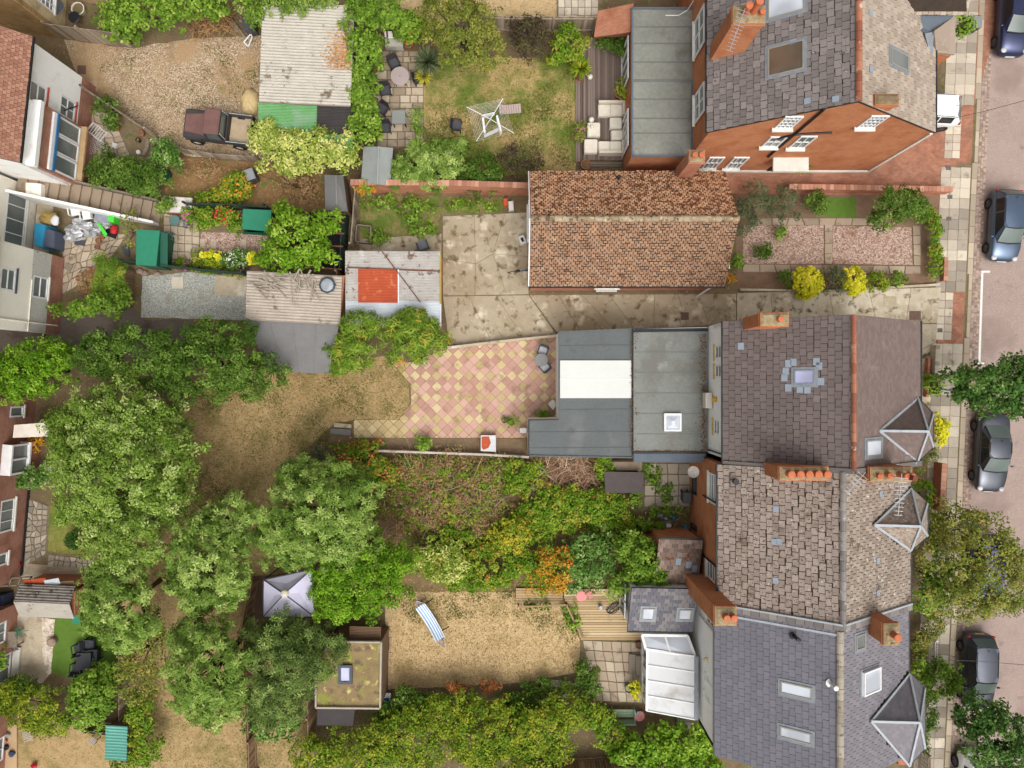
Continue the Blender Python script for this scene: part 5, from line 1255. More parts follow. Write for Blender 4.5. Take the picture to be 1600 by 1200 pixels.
def gwall(label, pts, h, th, m, cap=None, name='garden_wall', cat='wall'):
    P3 = [P(*p) for p in pts]; root = thing(name, label, cat, P3[0].lerp(P3[-1], .5))
    for a, b in zip(P3[:-1], P3[1:]):
        f = wall_fr(a, b); L = (b - a).length
        MB().fbox(f, 0, L, 0, h, -th / 2, th / 2).build('wall_run', m, root)
        if cap:
            n = max(1, int(L / .23))
            if L / .23 > 30: n = max(1, int(L / .45))
            for i in range(n): q = MB(); q.cur = random.random(); q.fbox(f, L * i / n + .006, L * (i + 1) / n - .006, h + .001, h + .07, -th / 2 - .03, th / 2 + .03); q.build('coping', cap, root, tint=True)
    return root
COPB = tint_mat('brick_coping', [(0, (158, 108, 88)), (.5, (184, 132, 108)), (1, (202, 154, 130))], .9, [((110, 100, 60), 3, .62, .72)], .3)
COPS = tint_mat('stone_coping', [(0, (156, 144, 124)), (1, (200, 190, 170))], .9, (), .3)
fence('tall leaning fence of weathered grey boards below the ivy', [(100, 60), (150, 67), (206, 74)], 1.9, FENCE_G, .17, lean=.04)
fence('grey panel fence dividing white house patio from gravel yard', [(104, 128), (150, 152), (190, 178), (246, 216)], 1.5, FENCE_G, .15)
fence('low curved rail fence below the parked pickup', [(266, 224), (292, 240), (345, 248), (405, 252)], .9, FENCE_G, .2)
fence('dark green fence along the blue grey gravel', [(206, 413), (262, 419), (330, 427), (392, 432)], 1.5, FENCE_GR, .16)
fence('dark green fence behind the flower border', [(302, 326), (380, 328), (428, 333)], 1.3, FENCE_GR, .16)
fence('dark green post fence beside the fruit cage', [(541, 430), (546, 330)], 1.7, FENCE_GR, .16)
fence('pale weathered fence between fruit cage and weedy plot', [(553, 388), (560, 304)], 1.5, FENCE_G, .18, lean=.1)
fence('brown board edge between the two corrugated sheds', [(534, 503), (540, 432)], 2.1, FENCE_B, .2)
fence('wooden fence behind deck and dark shrub', [(926, 50), (800, 50), (720, 45)], 1.7, FENCE_G, .15)
fence('brown fence between ivy hedge and upper patio', [(584, 232), (590, 75)], 1.4, FENCE_B, .15)
fence('trellis fence between paved yard and gravel', [(207, 480), (212, 425)], 1.2, FENCE_B, .07, gap=.035)
fence('narrow timber fence below the artificial lawn', [(203, 1125), (203, 1008)], 1.2, FENCE_G, .15)
fence('short timber fence behind green roofed shed', [(150, 1128), (202, 1133)], 1.3, FENCE_G, .15)
fence('dark boundary fence left of garden room', [(494, 1160), (494, 985)], 1.7, FENCE_B, .15)
fence('timber fence between the pale tree and chestnut', [(405, 905), (395, 960), (402, 1200)], 1.5, FENCE_B, .15)
fence('boundary fence under the bottom hedge', [(820, 1190), (1010, 1180), (1118, 1185)], 1.4, FENCE_B, .15)
fence('low white picket fence in lower front garden', [(1447, 1060), (1449, 992)], 1.0, tint_mat('white_picket', [(0, (222, 220, 214)), (1, (244, 242, 238))], .6), .12, gap=.05)
fence('wooden slat fence at bottom front garden', [(1432, 1240), (1436, 1165)], 1.2, FENCE_G, .1, gap=.04)
gwall('long red brick garden wall above the weedy plot', [(558, 298), (700, 299), (826, 303)], 1.7, .25, BR_RED, COPB)
gwall('red brick wall below herringbone drive', [(1225, 297), (1350, 299), (1476, 301)], .7, .24, BR_RED, COPB)
gwall('low brick front wall beside pavement slabs', [(1470, 440), (1471, 404)], .4, .16, BR_RED, COPB)
gwall('low kerb wall edging the front garden shrubs', [(1155, 453), (1300, 455), (1466, 445)], .2, .12, CONC_P)
gwall('thin pale wall between concrete yard and diamond patio', [(700, 544), (785, 534), (872, 525)], .5, .14, CONC_P)
gwall('pale timber rail wall above the bramble thicket', [(588, 703), (680, 706), (760, 709), (826, 713)], .6, .12, mat('whitewashed_timber', (206, 198, 184), (164, 150, 130), 3, .9, .3))
gwall('low brick wall in front of lichen roof house', [(1458, 795), (1462, 722)], .8, .24, BR_RED, COPB)
gwall('stone gate pier wall by cream path', [(1452, 615), (1455, 540)], .6, .18, CONC_P, COPS)
gwall('brick edging beside the middle front path', [(1443, 620), (1446, 560)], .4, .14, BR_RED)

# ------------------------------------------------------------------ sheds
def corr(parent, fr, u0, u1, v0, v1, m, pitch=.146, amp=.028, k=.0, name='roof_sheet', seg=4):
    """corrugated sheet, waves across v, ridges along u"""
    n = max(2, int((v1 - v0) / pitch * seg)); mb = MB()
    for i in range(n + 1):
        v = v0 + (v1 - v0) * i / n; h = k + amp * math.cos(2 * math.pi * v / pitch)
        mb.v += [fr.pt(u0, v, h), fr.pt(u1, v, h), fr.pt(u0, v, h - .012), fr.pt(u1, v, h - .012)]
    for i in range(n):
        b = i * 4; mb._f((b, b + 1, b + 5, b + 4)); mb._f((b + 2, b + 6, b + 7, b + 3)); mb._f((b + 1, b + 3, b + 7, b + 5)); mb._f((b, b + 4, b + 6, b + 2))
    return mb.build(name, m, parent, smooth=False)
ASB = mat('asbestos_sheet', (198, 192, 180), (176, 168, 154), 2.0, .95, .3, specks=[((120, 104, 84), 1.1, .61, .68), ((86, 72, 56), 3.0, .64, .69)])
ASB_P = mat('pink_grey_sheet', (188, 176, 162), (166, 154, 140), 2.0, .95, .3, specks=[((120, 104, 88), 1.6, .60, .7)])
GRN_C = mat('green_sheet', (116, 170, 108), (96, 148, 92), 1.2, .6, .1, specks=[((130, 160, 130), .8, .56, .7)])
GRN_T = mat('teal_sheet', (108, 172, 156), (92, 154, 140), 1.2, .6, .1)
BLK_C = mat('black_sheet', (68, 62, 60), (54, 50, 50), 2, .7, .1)
RUSTW = mat('rusty_white_sheet', (188, 184, 178), (166, 158, 150), 2, .85, .2, specks=[((112, 84, 66), 2.8, .58, .64), ((206, 206, 204), 1.4, .58, .7)])
PALEB = mat('pale_blue_sheet', (208, 212, 218), (188, 194, 200), 2, .6, .1)
REDO = mat('rust_red_sheet', (186, 88, 54), (168, 74, 46), 1.6, .8, .2, specks=[((204, 116, 78), 2.5, .58, .68)])
ROOFF = mat('grey_roof_felt', (128, 126, 124), (114, 112, 110), 1.2, .9, .2)
BRIK = BR_RED
def px_frame(o, ux, uy, z):
    """roof frame from photo pixels: origin bottom-left, along to ux, up to uy (heights per point)"""
    a, b, c = P(*o, z[0]), P(*ux, z[1]), P(*uy, z[2]); d = b - a; n = d.cross(c - a).normalized(); v = n.cross(d.normalized())
    return Fr(a, d, v), (b - a).length, (c - a).dot(v.normalized())
def shed_body(root, pts, z, h, m, name='shed_wall'):
    MB().prism([P(*p, z) for p in pts], 0, h).build(name, m, root)
# big asbestos shed, top
S1 = thing('corrugated_shed', 'long shed with mossy pale corrugated roof beside ivy', 'shed', P(478, 90))
f, U, V = px_frame((405, 160), (548, 167), (417, 3), (2.3, 2.3, 2.5)); shed_body(S1, [(408, 160), (546, 166), (552, 8), (419, 5)], 2.25, 2.15, WOODB)
k = 0; nv_ = 6
for j in range(nv_):
    for i, (a, b) in enumerate(((0, U * .45), (U * .445, U))): corr(S1, f, a, b, V * j / nv_ - (.05 if j else 0), V * (j + 1) / nv_, ASB, .16, .03, .03 + .012 * (i + j % 2))
ml = MB(); rr = random.Random(6)
for i in range(1400):
    x, y = rr.gauss(535, 12), rr.gauss(78, 22)
    if x > 549 or not (40 < y < 108): continue
    q = P(x, y, 2.5); s = rr.uniform(.03, .08); a = rr.uniform(0, 6.28); ml.cur = rr.random(); z = 2.46 + rr.uniform(0, .05)
    ml.quad(*[Vector((q.x + s * math.cos(a + w), q.y + s * math.sin(a + w) * .6, z + rr.uniform(-.015, .015))) for w in (0, 1.57, 3.14, 4.71)])
stuff(ml.build('fallen_leaves', tint_mat('fallen_leaf', [(0, (150, 100, 60)), (.5, (186, 136, 90)), (1, (206, 166, 116))], .9), S1, tint=True))
S1b = thing('lean_to_shed', 'green and black corrugated lean-to below pale shed', 'shed', P(478, 190))
f, U, V = px_frame((404, 204), (496, 206), (406, 160), (2.0, 2.0, 2.12)); corr(S1b, f, 0, U, 0, V, GRN_C, .08, .016, .02)
f, U, V = px_frame((495, 208), (551, 209), (495, 167), (2.0, 2.0, 2.1)); corr(S1b, f, 0, U * .4, 0, V, BLK_C, .08, .016, .03); corr(S1b, f, U * .39, U, 0, V * .98, BLK_C, .08, .016, .015)
f, U, V = px_frame((500, 236), (551, 238), (500, 209), (1.8, 1.8, 1.9)); corr(S1b, f, 0, U, 0, V, GRN_C, .08, .016, .02)
shed_body(S1b, [(408, 202), (548, 206), (548, 170), (408, 165)], 1.9, 1.8, WOODB)
# middle shed with red sheet
S2 = thing('corrugated_shed', 'rusty white corrugated shed with square red sheet', 'shed', P(615, 450))
f, U, V = px_frame((540, 509), (687, 510), (542, 392), (2.2, 2.2, 2.4)); shed_body(S2, [(543, 508), (684, 508), (686, 395), (545, 394)], 2.2, 2.1, BR_RED)
for j in range(4):
    m = PALEB if j == 0 else RUSTW
    for i in range(3): corr(S2, f, U * i / 3, U * (i + 1) / 3 + .03, [0, .33, .55, .77][j] * V, [.34, .56, .78, 1][j] * V, m, .085, .016, .02 + .006 * ((i + j) % 2))
u0, v0 = f.px(560, 473); u1, v1 = f.px(622, 421); corr(S2, f, u0, u1, v0, v1, REDO, .085, .014, .06, 'red_sheet'); 
MB().fbox(f, u1, u1 + .05, v0, v1, .03, .09).build('sheet_edge', UPVC, S2)
a, b = f.px(543, 418), f.px(686, 424); MB().beam(f.pt(*a, .06), f.pt(*b, .06), .06, .05).build('rusty_bar', mat('rust_brown', (124, 76, 56), (98, 62, 48), 5), S2)
a, b = f.px(597, 393), f.px(657, 472); MB().beam(f.pt(*a, .1), f.pt(*b, .09), .05, .04).build('loose_pole', MATS['rust_brown'], S2)
MB().fbox(f, U + .01, U + .09, V * .3, V * .97, -.1, .08).build('barge_board', mat('ochre_board', (176, 154, 72), (150, 128, 60), 4), S2)
MB().fbox(f, U + .01, U + .09, 0, V * .3, -.1, .08).build('barge_board', PALEB, S2)
# left shed: corrugated and felt
S3 = thing('garage_shed', 'shed with pink grey corrugated roof littered with sticks', 'shed', P(460, 470))
f, U, V = px_frame((384, 500), (531, 508), (385, 424), (2.5, 2.5, 2.7)); shed_body(S3, [(387, 500), (530, 506), (538, 430), (390, 426)], 2.4, 2.3, BR_RED)
for j in range(3):
    for i in range(2): corr(S3, f, U * i / 2, U * (i + 1) / 2 + .03, V * j / 3, V * (j + 1) / 3 + .03, ASB_P, .16, .03, .03 + .01 * ((i + j) % 2))
stk = MB(); rr = random.Random(9); HB = []
for i in range(40):
    x, y = (rr.uniform(400, 445), rr.uniform(430, 462)) if i < 22 else (rr.uniform(455, 492), rr.uniform(428, 455))
    a = rr.uniform(-.9, .5) if i < 22 else rr.uniform(.6, 2.4); l = rr.uniform(6, 22); z = 2.75 + rr.uniform(0, .12)
    stk.beam(P(x - l * math.cos(a), y + l * math.sin(a), z), P(x + l * math.cos(a), y - l * math.sin(a), z + rr.uniform(-.05, .05)), rr.uniform(.035, .09), .04)
tag(stk.build('stick_pile', mat('bleached_sticks', (176, 164, 148), (134, 122, 106), 5, .9, .3)), 'heap of grey sticks and laths on corrugated shed roof', 'sticks')
S3b = thing('felt_shed', 'shed with plain dark grey felt roof beside spiky yew', 'shed', P(460, 540))
ff = [P(384, 500, 2.45), P(530, 507, 2.45), P(513, 583, 2.3), P(436, 580, 2.3), P(400, 540, 2.35)]
flatpoly('felt_roof', ROOFF, S3b, [P(384, 499, 2.47), P(530, 506.5, 2.47), P(513, 584, 2.3), P(420, 580, 2.3)], .08)
for q in (.25, .5, .75): MB().beam(P(384, 499, 2.485).lerp(P(530, 506.5, 2.485), q), P(420, 580, 2.315).lerp(P(513, 584, 2.315), q), .04, .012).build('felt_seam', ROOFF, S3b)
shed_body(S3b, [(390, 503), (526, 510), (510, 580), (425, 577)], 2.25, 2.15, BR_RED)
# small pitched sheds
def pitched(label, a, b, c, d, ra, rb, ze_, zr_, m, wall, name='garden_shed', sheets=None):
    """four eave corners (tl, tr, br, bl) and ridge ends ra-rb in pixels"""
    root = thing(name, label, 'shed', (P(*a) + P(*c)) / 2)
    A, B_, C_, D_ = [P(*p, ze_) for p in (a, b, c, d)]; RA, RB = P(*ra, zr_), P(*rb, zr_)
    sides = [([A, D_, RB, RA]), ([C_, B_, RA, RB])] if abs(ra[0] - rb[0]) < abs(ra[1] - rb[1]) else [([B_, A, RA, RB]), ([D_, C_, RB, RA])]
    for q in sides:
        q2 = [p - Vector((0, 0, .05)) for p in q]
        n = (q[1] - q[0]).cross(q[2] - q[0])
        if n.z < 0: q, q2 = q[::-1], q2[::-1]
        MB().hexa(q2, q).build('roof_panel', m, root)
    w = MB(); ct = (A + B_ + C_ + D_) / 4; pp = [p.lerp(ct, .08) for p in (A, B_, C_, D_)]
    w.prism([Vector((p.x, p.y, 0)) for p in pp], 0, ze_ + .02); w.build('shed_wall', wall, root)
    MB().beam(RA + Vector((0, 0, .02)), RB + Vector((0, 0, .02)), .08, .05).build('ridge_strip', m, root)
    return root
pitched('small grey felt shed at the end of brick wall', (507, 273), (536, 273), (543, 330), (508, 328), (525, 274), (527, 330), 1.7, 2.2, ROOFF, FENCE_B)
pitched('pale grey gabled shed half under green shrub', (568, 229), (614, 231), (610, 290), (564, 284), (592, 229), (590, 288), 1.6, 2.1, mat('pale_grey_felt', (152, 156, 152), (136, 140, 136), 1.5, .9, .2), FENCE_B)
GREENB = plain('green_plastic', (44, 128, 98), .45); GREEND = plain('dark_green_plastic', (28, 86, 66), .5)
def green_box(label, q, z, front, name='storage_shed'):
    root = thing(name, label, 'shed', (P(*q[0]) + P(*q[2])) / 2)
    top_ = [P(*p, z) for p in q]; MB().prism([p + (sum(top_, Vector()) / 4 - p) * .04 for p in top_], .02, z - .05).build('shed_wall', GREEND, root)
    MB().prism(top_, z - .05, z, .02).build('lid', GREENB, root)
    a, b, c, d = front; MB().hexa([P(*a, 0.02), P(*b, .02), P(*c, .02), P(*d, .02)], [P(*a, z - .1), P(*b, z - .1), P(*c, z - .4), P(*d, z - .4)]).build('door_panel', GREEND, root)
green_box('green metal shed beside the paved court', [(213, 358), (250, 360), (244, 416), (212, 414)], 1.8, [(250, 362), (262, 364), (262, 416), (250, 416)])
green_box('teal flat topped store beside glossy green tree', [(379, 326), (424, 328), (424, 362), (378, 358)], 1.5, [(380, 362), (424, 364), (424, 368), (380, 366)])
# garden room with planted roof
GRM = thing('garden_room', 'timber garden room with planted green roof', 'garden room', P(545, 1055))
gp = [(516, 1002), (596, 1003), (594, 1106), (494, 1105), (494, 1040)]
SED = mat('sedum_roof', (152, 134, 90), (122, 100, 76), 1.6, .97, .7, specks=[((136, 140, 62), 1.3, .54, .62), ((196, 182, 112), 2.0, .58, .66), ((114, 90, 76), 1.5, .56, .64)])
MB().prism([P(*p, 2.5) for p in gp], 0, 2.35).build('room_wall', mat('cedar_cladding', (130, 104, 80), (106, 84, 64), 3, .8, .2), GRM)
MB().prism([P(*p, 2.6) for p in gp], 2.36, 2.5).build('planted_roof', SED, GRM)
for i in range(len(gp)): MB().beam(P(*gp[i], 2.56), P(*gp[(i + 1) % 5], 2.56), .09, .2).build('roof_trim', plain('bleached_timber', (176, 166, 150), .8), GRM)
fr_ = Fr((P(529, 1068, 2.6).x, P(529, 1068, 2.6).y, 2.5), (1, 0, 0), (0, 1, 0), (0, 0, 1))
q = MB(); w_, h_ = .74, 1.02
for z_ in ((0, w_, 0, .14), (0, w_, h_ - .14, h_), (0, .14, .14, h_ - .14), (w_ - .14, w_, .14, h_ - .14)): q.fbox(fr_, *z_, 0, .2)
RL2 = q.build('rooflight', ANTH, GRM); MB().fbox(fr_, .12, w_ - .12, .12, h_ - .12, .0, .14).build('pane', GLS_B, RL2)
pl_ = MB(); rng = np.random.default_rng(77)
LNT = thing('timber_canopy', 'brown boarded canopy above garden room roof', 'canopy', P(575, 990)); rr = random.Random(3)
for i in range(9): MB().prism([P(546, 979 + i * 2.4, 2.2), P(595, 980 + i * 2.4, 2.2), P(595, 982 + i * 2.4, 2.2), P(546, 981 + i * 2.4, 2.2)], 2.12, 2.16 + rr.uniform(0, .01)).build('board', FENCE_B, LNT)
for p in ((548, 981), (593, 981), (548, 999), (593, 999)): MB().box(P(*p).x - .05, P(*p).x + .05, P(*p).y - .05, P(*p).y + .05, 0, 2.11).build('post', FENCE_B, LNT)
BB = thing('log_store', 'black roofed log store below the garden room', 'store', P(525, 1120)); MB().prism([P(496, 1108, 1.8), P(554, 1108, 1.8), P(552, 1133, 1.7), P(496, 1132, 1.7)], 1.7, 1.78).build('roof', BLK_C, BB); MB().prism([P(498, 1110, 1.7), P(552, 1110, 1.7), P(550, 1131, 1.7), P(498, 1130, 1.7)], 0, 1.69).build('store_wall', FENCE_B, BB)
dst = thing('timber_walkway', 'narrow timber walkway beside the garden room', 'walkway', P(604, 1030))
for i in range(8): MB().prism([P(597, 984 + i * 11.6), P(611, 984 + i * 11.6), P(611, 995 + i * 11.6), P(597, 995 + i * 11.6)], .02, .09 + random.uniform(0, .01)).build('plank', mat('pale_plank', (186, 160, 122), (160, 134, 100), 3, .9, .2), dst)
tag(MB().prism([P(598, 995), P(609, 995), P(609, 1015), P(598, 1015)], .102, .125, .02).build('door_mat', plain('mat_dark', (84, 80, 74), .95)), 'dark door mat on timber walkway', 'mat')
# brown plastic shed in the thicket
PS = thing('garden_shed', 'dark brown flat shed overgrown beside the flat roof', 'shed', P(975, 752))
MB().prism([P(944, 737, 1.7), P(1005, 738, 1.7), P(1005, 770, 1.7), P(946, 770, 1.7)], 1.62, 1.7).build('roof', mat('brown_sheet', (84, 74, 72), (72, 64, 62), 2, .7, .1), PS); MB().prism([P(948, 740, 1.6), P(1002, 740, 1.6), P(1002, 767, 1.6), P(949, 767, 1.6)], 0, 1.61).build('shed_wall', MATS['brown_sheet'], PS)
MB().prism([P(945, 722, 1.2), P(1003, 722, 1.2), P(1003, 735, 1.2), P(946, 735, 1.2)], 0, 1.2).build('store_box', mat('weathered_board', (150, 134, 112), (120, 106, 88), 3), PS)
# bottom-left corrugated shed and green roof
S9 = thing('corrugated_shed', 'small gabled shed with white corrugated roof by green bin', 'shed', P(74, 940))
f, U, V = px_frame((30, 962), (116, 966), (29, 940), (1.7, 1.7, 2.2)); corr(S9, f, 0, U, 0, V, ASB, .075, .02, .02)
fb = Fr(f.pt(U, V, 0), -f.d, Vector((0, 1, -.6))); corr(S9, fb, 0, U, 0, .95, mat('dark_asbestos', (150, 144, 136), (110, 102, 94), 3, .95, .3, specks=[((70, 62, 54), 3, .55, .65)]), .15, .03, .02)
shed_body(S9, [(31, 920), (117, 924), (116, 963), (31, 959)], 1.7, 1.65, BR_RED)
S10 = thing('corrugated_shed', 'teal corrugated shed roof under thin branches', 'shed', P(182, 1160))
f, U, V = px_frame((164, 1186), (198, 1188), (166, 1133), (1.7, 1.7, 1.8)); corr(S10, f, 0, U, 0, V, GRN_T, .17, .03, .03); shed_body(S10, [(166, 1184), (196, 1186), (199, 1135), (168, 1135)], 1.7, 1.62, FENCE_B)
# fruit cage behind the tree
FC = thing('fruit_cage', 'dark framed fruit cage with brown bars behind glossy tree', 'cage', P(485, 378)); rr = random.Random(5)
for (a, b) in (((424, 328), (540, 334)), ((424, 342), (538, 348)), ((424, 360), (538, 365)), ((430, 382), (536, 385)), ((440, 415), (534, 421))): MB().beam(P(*a, 1.7), P(*b, 1.7), .09, .06).build('cage_bar', MATS['rust_brown'], FC)
for p in ((426, 330), (538, 334), (534, 424), (428, 420)): q = P(*p, 0); MB().box(q.x - .05, q.x + .05, q.y - .05, q.y + .05, 0, 1.66).build('post', FENCE_GR, FC)
MB().prism([P(440, 330), P(536, 336), P(530, 422), P(440, 415)], .03, .06).build('weed_sheet', plain('black_membrane', (44, 44, 46), .9), FC)
# gazebo
GZ = thing('gazebo', 'lilac canopy gazebo between the trees', 'gazebo', P(450, 928))
pk = P(444, 928, 3.5); cs = [P(412, 906, 2.6), P(487, 890, 2.6), P(492, 964, 2.6), P(411, 964, 2.6)]
LIL = mat('lilac_canvas', (226, 222, 242), (208, 204, 228), 2, .8, .1)
for i in range(4):
    a, b = cs[i], cs[(i + 1) % 4]; m_ = a.lerp(b, .5).lerp(pk, .5) - Vector((0, 0, .12)); mb = MB(); mb.quad(b, a, m_); mb.quad(a, pk, m_); mb.quad(pk, b, m_)
    mb.build('canopy_panel', LIL, GZ); MB().beam(a, pk, .05).build('frame_bar', ANTH, GZ); MB().beam(a, b, .05).build('frame_bar', ANTH, GZ); MB().beam(a, Vector((a.x, a.y, 0)), .05).build('post', ANTH, GZ)
MB().lathe(pk - Vector((0, 0, .05)), [(.22, 0), (.16, .08), (.02, .14)], 10).build('vent_cap', plain('cream_cloth', (220, 212, 190), .8), GZ)
MB().prism([P(395, 900, 0), P(505, 895, 0), P(505, 975, 0), P(400, 980, 0)], .03, .07).build('floor_deck', mat('dark_deck', (112, 90, 70), (90, 72, 58), 3), GZ)

# ------------------------------------------------------------------ decks
DK_D = tint_mat('dark_decking', [(0, (100, 84, 76)), (.5, (120, 104, 94)), (1, (136, 120, 110))], .8, (), .2, .25, 5)
DK_L = tint_mat('bleached_decking', [(0, (158, 132, 96)), (.5, (186, 160, 120)), (1, (206, 184, 146))], .88, [((136, 118, 92), 1.5, .58, .75)], .25, .3, 5)
DE = thing('dark_deck', 'dark brown composite deck with cream seating', 'deck', P(945, 160))
for i in range(21): q = MB(); q.cur = random.random(); q.prism([P(911 + i * 3.7, 62), P(914.3 + i * 3.7, 62), P(914.3 + i * 3.7, 252), P(911 + i * 3.7, 252)], .16, .22); q.build('deck_board', DK_D, DE, tint=True)
for i in range(3): q = MB(); q.cur = random.random(); q.prism([P(899 + i * 3.9, 125), P(902.4 + i * 3.9, 125), P(902.4 + i * 3.9, 254), P(899 + i * 3.9, 254)], .05, .11); q.build('deck_step', DK_D, DE, tint=True)
for i in range(2): q = MB(); q.cur = random.random(); q.prism([P(922, 254.5 + i * 3.6), P(972, 254.5 + i * 3.6), P(972, 257.6 + i * 3.6), P(922, 257.6 + i * 3.6)], .05, .11); q.build('deck_step', DK_D, DE, tint=True)
DT = thing('timber_deck', 'bleached timber deck beside slate roofed annexe', 'deck', P(920, 960))
DP = [(880, 918), (978, 918), (1000, 960), (1002, 998), (908, 998), (882, 942)]
yy = 919.0
while yy < 998:
    xs = [x for x in range(870, 1006) if inside(x + .5, yy + 1.5, DP)]
    if xs: q = MB(); q.cur = random.random(); q.prism([P(min(xs), yy), P(max(xs), yy), P(max(xs), yy + 3.5), P(min(xs), yy + 3.5)], .1, .17); q.build('deck_board', DK_L, DT, tint=True)
    yy += 4.0
for i in range(6): q = MB(); q.cur = random.random() * .5; q.prism([P(806, 918 + i * 4), P(879, 918 + i * 4), P(879, 921.5 + i * 4), P(806, 921.5 + i * 4)], .08, .15); q.build('deck_board', DK_L, DT, tint=True)
RLs = [(810, 944), (884, 941), (908, 992)]
for a, b in zip(RLs[:-1], RLs[1:]):
    A, B_ = P(*a), P(*b); MB().beam(A + Vector((0, 0, .5)), B_ + Vector((0, 0, .5)), .09, .05).build('rail', DK_L, DT); MB().beam(A + Vector((.15, -.1, .3)), B_ + Vector((.15, -.1, .3)), .06, .05).build('rail', DK_L, DT)
    for t in (0, .33, .66, 1): q = A.lerp(B_, t); MB().box(q.x - .04, q.x + .04, q.y - .04, q.y + .04, 0, .48).build('rail_post', DK_L, DT)
SB = thing('terrace_step', 'pale stone step against the conservatory', 'step', P(990, 1036)); MB().prism([P(982, 1020), P(1001, 1021), P(1001, 1052), P(982, 1051)], 0, .22, .01).build('tread', SLAB, SB); MB().prism([P(992, 1021), P(1003, 1021), P(1003, 1051), P(992, 1051)], .221, .4, .01).build('tread', SLAB, SB)
# ================================================================== garden furniture and small things
RATT = mat('dark_rattan', (66, 64, 64), (50, 48, 50), 14, .8, .4); CUSH = mat('charcoal_cushion', (84, 84, 88), (72, 72, 76), 5, .95, .2)
CREAM = mat('cream_weave', (222, 212, 194), (204, 192, 172), 6, .85, .3); CREAMC = mat('cream_cushion', (230, 222, 206), (214, 204, 186), 4, .95, .2)
LB = lambda: MB()
def local(root_loc, rz): 
    return Matrix.Translation(Vector(root_loc)) @ Matrix.Rotation(rz, 4, 'Z')
def lpart(mb, name, m, root, smooth=False, bevel=0.0):
    """part in the root's own local axes"""
    me = bpy.data.meshes.new(name); me.from_pydata([tuple(p) for p in mb.v], [], mb.f); me.materials.append(m)
    at = me.attributes.new('tint', 'FLOAT', 'FACE'); at.data.foreach_set('value', mb.t)
    if bevel:
        bm = bmesh.new(); bm.from_mesh(me); bmesh.ops.bevel(bm, geom=[e for e in bm.edges if e.is_manifold and e.calc_face_angle(0) > .5], offset=bevel, segments=2, affect='EDGES', clamp_overlap=True); bm.to_mesh(me); bm.free()
    if smooth: me.polygons.foreach_set('use_smooth', [True] * len(me.polygons))
    o = bpy.data.objects.new(name, me); col.objects.link(o); o.parent = root; return o
def armchair(label, px, py, rz, group=None, mf=RATT, mc=CUSH, s=1.0, z=0.0, name='garden_armchair'):
    """faces local -Y; back at +Y"""
    r = thing(name, label, 'chair', P(px, py, z), group, rz)
    lpart(MB().box(-.25 * s, .25 * s, -.27 * s, .22 * s, .36, .46), 'seat', mc, r, bevel=.03)
    b = MB(); b.hexa([(-.28 * s, .2 * s, .3), (.28 * s, .2 * s, .3), (.28 * s, .26 * s, .3), (-.28 * s, .26 * s, .3)], [(-.27 * s, .3 * s, .86), (.27 * s, .3 * s, .86), (.25 * s, .35 * s, .86), (-.25 * s, .35 * s, .86)]); lpart(b, 'backrest', mf, r, bevel=.02)
    for sx in (-1, 1):
        a = MB(); a.box(min(sx * .27, sx * .33) * s, max(sx * .27, sx * .33) * s, -.27 * s, .28 * s, .58, .64); lpart(a, 'armrest', mf, r, bevel=.015)
        for sy in (-.25, .22):
            g = MB(); g.beam((sx * .29 * s, sy * s, 0), (sx * .29 * s, sy * s, .58), .045); lpart(g, 'leg', mf, r)
    lpart(MB().box(-.27 * s, .27 * s, -.27 * s, .22 * s, .28, .355), 'seat_frame', mf, r)
    return r
def round_table(label, px, py, rad, m, h=.73, name='round_table', legs=4, z=0.0, hole=True):
    r = thing(name, label, 'table', P(px, py, z))
    lpart(MB().lathe((0, 0, h - .04), [(rad * .96, 0), (rad, .012), (rad, .03), (rad * .97, .04), (.03, .04)], 36), 'tabletop', m, r)
    if hole: lpart(MB().lathe((0, 0, h + .001), [(.028, 0), (.028, .006)], 10), 'parasol_hole', BLACK, r)
    for i in range(legs):
        a = math.pi / 4 + i * 2 * math.pi / legs; g = MB(); g.tube([(math.cos(a) * rad * .85, math.sin(a) * rad * .85, 0), (math.cos(a) * rad * .55, math.sin(a) * rad * .55, h - .04)], .02, 6); lpart(g, 'leg', RATT, r)
    return r
def pot(label, px, py, r, h, m, fill=None, name='plant_pot', z=0.0):
    t = thing(name, label, 'pot', P(px, py, z))
    lpart(MB().lathe((0, 0, 0), [(r * .72, 0), (r * .95, h * .85), (r * 1.05, h * .86), (r * 1.05, h), (r * .9, h), (r * .88, h - .05)], 18, cap=False), 'pot_body', m, t)
    lpart(MB().lathe((0, 0, h - .06), [(r * .885, 0), (r * .5, .012), (.01, .015)], 18), 'soil', fill or SOIL, t); return t
def yucca(label, px, py, zc, rad, n, kind, base_z=0.0, potm=None, up=.55, cat='plant', w=.05):
    t = thing('yucca_plant', label, cat, Vector((P(px, py, zc).x, P(px, py, zc).y, base_z))); rr = random.Random(int(px * 7 + py)); mb = MB()
    c = P(px, py, zc); m = LEAF[kind]['m']
    for i in range(n):
        a = rr.uniform(0, 6.283); e = rr.uniform(.05, 1.25); l = rad * rr.uniform(.8, 1.1); d = Vector((math.cos(a) * math.cos(e), math.sin(a) * math.cos(e), math.sin(e))); s = Vector((-math.sin(a), math.cos(a), 0)) * w * .5
        p1 = c + d * l * .5; p2 = c + d * l - Vector((0, 0, l * .18 * math.cos(e))); mb.cur = rr.random()
        mb.quad(c - s * .6, c + s * .6, p1 + s, p1 - s); mb.quad(p1 - s, p1 + s, p2)
    mb.build('foliage', m, t, tint=True)
    MB().tube([(c.x, c.y, base_z), c], .06, 8).build('stem', BARK, t)
    return t
TERR2 = mat('terracotta_pot', (186, 112, 78), (156, 92, 64), 5, .9, .2)
